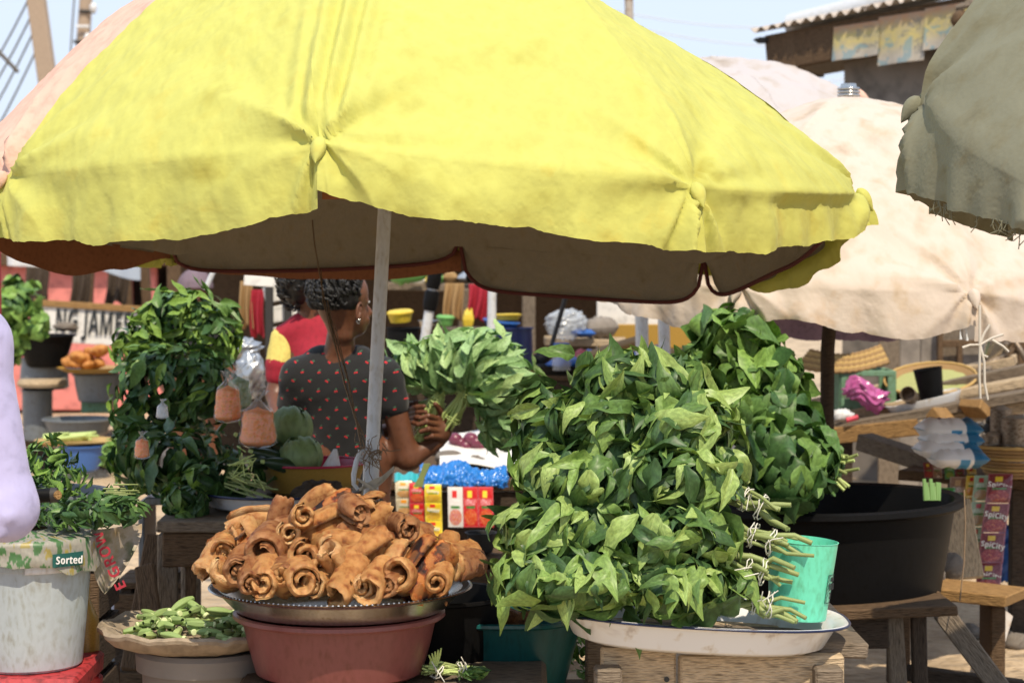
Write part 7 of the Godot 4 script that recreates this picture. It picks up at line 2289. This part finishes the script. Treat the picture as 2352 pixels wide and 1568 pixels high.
	part(slab(Vector3(3.75, 2.2, 0.1), 0.01), M.wood_brown, "back_wall", sh, Vector3(P(1005, 0, 15).x, 1.1, -15.3))
	part(slab(Vector3(3.85, 0.06, 2.2), 0.01), M.wood_dark, "roof", sh, Vector3(P(1005, 0, 15).x, 1.98, -14.3), eul(4, 0, 0))
	for x in [400, 720, 1215, 1408, 1560]:
		var top := P(x, 620, 13.4)
		part(slab(Vector3(1.95, 0.08, 0.08), 0.006, 0.004), M.wood_grey if x > 1000 else M.wood_brown, "post", sh, Vector3(top.x, 0.98, -13.4), eul(0, 0, 90))
	for q in [[880, 655, 1390, 668, 12.2, "wood_grey"], [1250, 782, 1440, 785, 12.0, "wood_pale"]]:
		var pl := plank(P(q[0], q[1], q[4]), P(q[2], q[3], q[4]), 0.35, 0.04)
		part(pl[0], M[q[5]], "shelf", sh, pl[1], pl[2])
	var up := plank(P(1068, 665, 12.0), P(1066, 850, 12.0), 0.07, 0.05, Vector3.BACK)
	part(up[0], M.wood_grey, "upright", sh, up[1], up[2])
	var t2 := simple_table("goods_table", "crowded plank table of pots in the middle distance", 885, 1260, 860, 11.6, 1.2, M.wood_brown, 0.45)
	simple_table("goods_table", "dark table of jars and baskets at the right of the middle distance", 1240, 1600, 850, 11.2, 1.2, M.wood_brown, 0.5)
	one(tube([P(1003, 600, 10.6), P(962, 870, 10.6)], 0.024, 12), M.pvc, "slanting_pole", "grey slanting metal pole bound with black rubber", "pole", Vector3.ZERO)
	for y in [640, 690]:
		var k: float = (y - 600.0) / 270.0
		one(lathe([Vector2(0.03, -0.05), Vector2(0.036, -0.02), Vector2(0.036, 0.04), Vector2(0.03, 0.05)], 12), M.black_plastic, "rubber_band", "black rubber wrapping on the slanting pole, the %s one" % ("upper" if y == 640 else "lower"), "binding", P(1003 - 41 * k, y, 10.6), eul(0, 0, -9))
	one(tube([P(1132, 600, 9.6), P(1128, 800, 9.6)], 0.02, 12), M.pvc, "grey_pole", "upright grey pole of another sunshade in the middle", "pole", Vector3.ZERO)
	one(tube([P(1470, 560, 9.8), P(1478, 900, 9.8)], 0.03, 14), M.pvc, "white_post", "white pipe with a blue stripe under the beige sunshade", "pole", Vector3.ZERO)
	one(tube([P(1519, 560, 9.6), P(1530, 900, 9.6)], 0.026, 12), M.pvc, "grey_post", "pale grey pipe right of the white pipe", "pole", Vector3.ZERO)
	one(tube([P(1312, 640, 11.0), P(1265, 800, 11.0)], 0.012, 8), M.iron_dark, "black_rod", "thin black slanting rod over the shelf", "rod", Vector3.ZERO)
	var pp := thing("painted_panel", "white panel with an ochre lower part under the beige sunshade", "panel", P(1480, 800, 12.6))
	part(slab(Vector3(0.55, 0.55, 0.03), 0.005), M.white_board, "board", pp, P(1480, 740, 12.6))
	part(slab(Vector3(0.54, 0.14, 0.03), 0.005), M.enamel_yellow, "ochre_band", pp, P(1480, 772, 12.55))
	# goods, each its own thing
	var goods := [
		["blob", 938, 634, 11.9, 0.10, 0.035, "green_plastic", "green_packet", "lime green packet on the upper shelf", "packet"],
		["blob", 925, 622, 12.1, 0.09, 0.04, "white_plastic", "white_packet", "white packet on the upper shelf", "packet"],
		["blob", 985, 612, 12.1, 0.07, 0.03, "blue_plastic", "blue_packet", "blue packet on the upper shelf beside the slanting pole", "packet"],
		["blob", 920, 725, 11.3, 0.07, 0.035, "yellow_plastic", "yellow_tub", "yellow and white tub behind the seller's pole", "tub"],
		["blob", 1160, 728, 11.4, 0.09, 0.02, "yellow_plastic", "yellow_dish", "yellow dish upturned on the navy pot", "dish"],
		["blob", 1150, 742, 11.4, 0.10, 0.022, "blue_plastic", "blue_dish", "blue dish below the yellow dish", "dish"],
		["blob", 1100, 692, 11.8, 0.05, 0.10, "red_shirt", "red_garment", "bright red garment hanging from the shelf", "garment"],
		["blob", 1045, 690, 11.9, 0.05, 0.10, "weavy", "patterned_bag", "brown patterned bag hanging from the shelf", "bag"],
		["blob", 1022, 735, 11.6, 0.05, 0.03, "green_plastic", "green_cup", "lime green cup on the goods table", "cup"],
		["blob", 1300, 745, 11.8, 0.11, 0.08, "nylon_white", "clear_bag", "big clear plastic bag on the pale shelf", "bag"],
		["blob", 1340, 765, 11.8, 0.06, 0.02, "blue_plastic", "blue_box", "pale blue packet on the pale shelf", "packet"],
		["blob", 1380, 752, 11.9, 0.09, 0.05, "concrete", "grey_carton", "grey carton on the pale shelf", "carton"],
		["blob", 1320, 830, 10.9, 0.13, 0.03, "blue_plastic", "blue_sheet", "dark blue plastic sheet on the far table", "sheet"],
		["blob", 1505, 830, 10.2, 0.07, 0.07, "lilac", "lilac_bag", "pale lilac plastic bag between the pipes", "bag"],
		["blob", 1522, 835, 10.0, 0.04, 0.04, "black_plastic", "black_bag", "small black plastic bag beside the lilac one", "bag"],
		["blob", 1075, 735, 11.7, 0.03, 0.05, "yellow_plastic", "yellow_block", "yellow block beside the upright", "packet"]]
	for g in goods:
		var at := P(g[1], g[2], g[3])
		if g[9] in ["packet", "carton", "sheet"]:
			one(pillow(g[4], g[5] * 1.1, g[4] * 0.7, int(g[1])), M[g[6]], g[7], g[8], g[9], at, eul(0, R(-30, 30), R(-8, 8)))
		elif g[9] in ["tub", "dish", "cup"]:
			var r: float = g[4]
			var hh: float = g[5] * 1.8
			one(lathe([Vector2(0.0, hh), Vector2(r * 0.8, hh * 0.98), Vector2(r, hh * 0.85), Vector2(r, hh * 0.72), Vector2(r * 0.93, hh * 0.7), Vector2(r * 0.75, 0.0), Vector2(0.0, 0.0)], 28), M[g[6]], g[7], g[8], g[9], at + Vector3(0, -hh * 0.5, 0), eul(R(-6, 6), 0, R(-8, 8)))
		elif g[9] == "garment" or g[7] == "patterned_bag":
			hang(g[7], g[8], g[9], g[1] - 24, g[1] + 20, g[2] - 40, g[2] + 42, g[3], M[g[6]])
		else:
			one(blob(Vector3(g[4], g[5], g[4] * 0.8), 0.35, int(g[1]), 34, 22, 2.6), M[g[6]], g[7], g[8], g[9], at)
	bowl("dark_pot", "large black pot with a blue rim right of the seller's pole", 925, 752, 11.2, 42, 0.24, M.black_plastic, 0.9)
	bowl("navy_basin", "navy basin below the black pot", 905, 832, 10.8, 46, 0.14, M.navy_plastic, 0.8)
	bowl("grey_pot", "wide grey pot in the middle of the goods table", 1060, 752, 11.4, 60, 0.22, M.tin, 0.85)
	bowl("steel_bowl", "upturned pale striped bowl beside the slanting pole", 985, 735, 11.5, 26, 0.08, M.steel, 0.6)
	bowl("navy_pot", "navy blue pot under the yellow and blue dishes", 1180, 752, 11.3, 46, 0.21, M.navy_plastic, 0.95)
	bowl("dark_tray", "black tray on the far right table", 1290, 838, 10.9, 60, 0.05, M.black_plastic, 0.8)
	var jar := thing("plastic_jar", "clear plastic jar with a blue lid on the far table", "jar", P(1290, 850, 10.8))
	part(lathe([Vector2(0.0, 0.0), Vector2(0.045, 0.0), Vector2(0.048, 0.01), Vector2(0.048, 0.09), Vector2(0.035, 0.105)], 24), M.nylon_white, "body", jar, P(1290, 850, 10.8))
	part(lathe([Vector2(0.0, 0.03), Vector2(0.04, 0.03), Vector2(0.042, 0.0), Vector2(0.0, 0.0)], 24), M.blue_plastic, "lid", jar, P(1290, 850, 10.8) + Vector3(0, 0.106, 0))
	one(sheet(20, 12, func(u: float, w: float): return P(1325 + 155 * u, 815 - 50 * u * u + 30 * w, 10.6 + 0.1 * w) + Vector3(0, 0.03 * sin(PI * u), 0.12 * sin(PI * w)), false, 0.012), M.weavy, "brown_basket", "big shallow brown basket leaning on the far table", "basket", Vector3.ZERO)
	# small clutter on the tables and shelves
	var hues := [["scarlet", "red_plastic"], ["sky blue", "blue_plastic"], ["cream", "white_board"], ["mustard", "yellow_plastic"], ["lime", "green_plastic"], ["brown", "weavy"], ["silver", "foil"], ["black", "black_plastic"]]
	var spots := [["goods table, left of the slanting pole", 895, 965, 845, 11.5], ["goods table under the held greens", 1010, 1120, 842, 11.5], ["goods table near the middle post", 1140, 1250, 842, 11.5], ["upper shelf", 900, 1100, 645, 12.15], ["far table beside the brown basket", 1330, 1440, 838, 11.0], ["far table behind the leaf tops", 1450, 1590, 835, 11.0]]
	for sp in spots:
		for k in hues.size():
			var q := P(lerpf(sp[1], sp[2], (k + R(0.1, 0.9)) / hues.size()), sp[3] - R(0, 18), sp[4] + R(-0.12, 0.12))
			one(pillow(R(0.03, 0.07), R(0.015, 0.04), R(0.03, 0.05), k * 7 + int(sp[1])), M[hues[k][1]], "small_packet", "small %s packet in the clutter on the %s" % [hues[k][0], sp[0]], "packet", q, eul(0, R(0, 90), R(-25, 25)), "clutter on the far tables")
	# white papers and stripes left of the second woman
	var sc := thing("crate_rack", "rack of white panels with dark bars beside the red shirt", "rack", P(640, 760, 11.5))
	for k in 3:
		part(slab(Vector3(0.16, 0.085, 0.02), 0.004), M.white_board, "panel", sc, P(640 + 6 * k, 672 + 47 * k, 11.5), eul(0, 0, 12))
	for x in [612, 655]:
		part(slab(Vector3(1.3, 0.04, 0.04), 0.004), M.iron_dark, "bar", sc, Vector3(P(x, 0, 11.4).x, 0.85, -11.45), eul(0, 0, 90))
	one(slab(Vector3(0.2, 0.12, 0.01), 0.002), M.white_board, "notice", "grey white notice hanging above the rack", "notice", P(607, 630, 10.8), eul(0, 0, -4))
	one(tube([P(500, 600, 9.5), P(470, 665, 9.5)], 0.012, 8), M.pvc, "rib_rod", "thin grey rod slanting down to the purple cap", "rod", Vector3.ZERO)
	for q in [[565, 700, 0.06, 0.14, "weavy", "meat_rack", "hanging brown strips behind the tall leaf pile"], [590, 720, 0.05, 0.12, "red_shirt", "red_strips", "hanging red strips behind the tall leaf pile"]]:
		hang(q[5], q[6], "strips", q[0] - 14, q[0] + 14, q[1] - 55, q[1] + 50, 12.0, M[q[4]])
	one(blob(Vector3(0.07, 0.04, 0.05), 0.5, 55, 26, 18, 3.0), M.foil, "foil_bag", "crumpled silvery plastic behind the vegetable bags", "bag", P(560, 800, 9.0))
	one(blob(Vector3(0.06, 0.09, 0.05), 0.35, 56, 26, 18, 2.6), M.foil, "clear_sack", "pale crumpled plastic sack behind the vegetable bags", "bag", P(575, 860, 8.8))
	# ================================================ the neighbour's sachets below the woman's elbow
	simple_table("neighbour_table", "low table covered with goods behind the rolled skins", 880, 1330, 1100, 8.9, 1.0, M.wood_brown, 0.3)
	one(sheet(24, 10, func(u: float, w: float): return P(1010 + 260 * u, 1085 - 85 * w, 8.95 + 0.9 * w) + Vector3(0, 0.015 * sin(u * 7.0 + w * 4.0) + 0.02, 0), false, 0.004), M.white_board, "white_sheet", "white sheet spread on the low table", "cloth", Vector3.ZERO)
	var red := sachet_mat("sachet_scarlet", Color(0.80, 0.10, 0.12), Color(0.95, 0.85, 0.2), Color(0.9, 0.5, 0.2))
	var ye2 := sachet_mat("sachet_gold", Color(0.95, 0.82, 0.10), Color(0.85, 0.12, 0.12), Color(0.85, 0.6, 0.3))
	var whi := sachet_mat("sachet_white", Color(0.88, 0.86, 0.84), Color(0.85, 0.15, 0.15), Color(0.8, 0.15, 0.12))
	var ora := sachet_mat("sachet_orange", Color(0.86, 0.80, 0.66), Color(0.95, 0.6, 0.1), Color(0.8, 0.45, 0.15))
	sachet_strip("pale strip of orange sachets, leftmost below the woman's elbow", P(927, 1104, 8.78), P(932, 1225, 8.76), 0.07, 3, ora, "sachet strips below the elbow")
	sachet_strip("strip of bright red sachets below the woman's elbow", P(957, 1108, 8.76), P(960, 1250, 8.74), 0.062, 3, red, "sachet strips below the elbow")
	sachet_strip("strip of yellow sachets below the woman's elbow", P(994, 1112, 8.74), P(998, 1280, 8.72), 0.068, 4, ye2, "sachet strips below the elbow", "Lasor")
	for q in [[1045, "left"], [1080, "middle"], [1115, "right"]]:
		sachet_strip("white bordered red sachet, %s of the row of three below the blue bag" % q[1], P(q[0], 1118, 8.72), P(q[0] + 2, 1212, 8.70), 0.06, 1, whi if q[0] == 1045 else red, "row of white bordered sachets")
	noise.seed = 120
	one(sheet(60, 20, func(u: float, w: float):
		var x := 965.0 + 200.0 * u
		var crest := 1062.0 + 18.0 * u * u + 8.0 * sin(u * 11.0)
		var q := P(x, lerpf(crest, 1118.0, w), 8.85 - 0.10 * w)
		return q + Vector3(0, 0.0, 0.03 * sin(PI * w)) + Vector3(0, 1, 1) * (0.018 * noise.get_noise_2d(u * 14.0, w * 5.0) + 0.012 * absf(noise.get_noise_2d(u * 34.0, w * 11.0))), false, 0.01), M.blue_bag, "blue_bag", "crumpled shiny blue plastic bag above the hanging sachets", "bag", Vector3.ZERO)
	one(sheet(30, 8, func(u: float, w: float): return P(905 + 95 * u, 1088 - 6 * u + 20 * w, 8.82 - 0.04 * w) + Vector3(0, 0.006 * sin(u * 20.0), 0.006 * sin(u * 31.0)), false, 0.004), mat("teal_film", lin(0.04, 0.40, 0.45), 0.3, {"spec": 0.6}), "teal_packets", "teal plastic packets along the table edge by the elbow", "packets", Vector3.ZERO)
	mat("onion", lin(0.16, 0.03, 0.06), 0.35)
	for i in 9:
		one(blob(Vector3(0.032, 0.028, 0.032) * R(0.8, 1.1), 0.08, i, 14, 10), M.onion, "red_onion", "small red onion on the white sheet under the held greens", "onion", P(1045 + 12 * i, 1008 + 8 * (i % 3), 9.5), Basis(), "red onions on the sheet")
	for q in [[1030, 1050, 0.06, "brown lump beside the blue bag, near the elbow"], [1090, 1060, 0.05, "dark lump on the white sheet behind the blue bag"]]:
		one(blob(Vector3(q[2], q[2] * 0.5, q[2]), 0.25, int(q[0]), 18, 12), M.stone, "brown_lump", q[3], "food lump", P(q[0], q[1], 9.2))
	bowl("black_pan", "black pan with a pale inside right of the rolled skins", 1105, 1222, 7.6, 38, 0.08, M.iron_dark, 0.7)
	slat_crate("pan_crate", "dark crate under the black pan", Vector3(P(1130, 0, 7.65).x, 0, -7.65), Vector3(0.5, P(1100, 1275, 7.6).y, 0.3))
	var lows := thing("low_leaf_bunch", "small light green leaves low between the teal basin and the plank table", "leafy greens", P(1340, 1550, 5.4))
	foliage(lows, [[1342, 1500, 5.4, 28, 55, 0.06]], 50, "small", "spinach", 0.03, 0.055, {"flow": Vector3(0, 0.3, 0), "out": 0.6, "weights": [0.0, 0.2, 0.4, 0.4], "inner": 10})
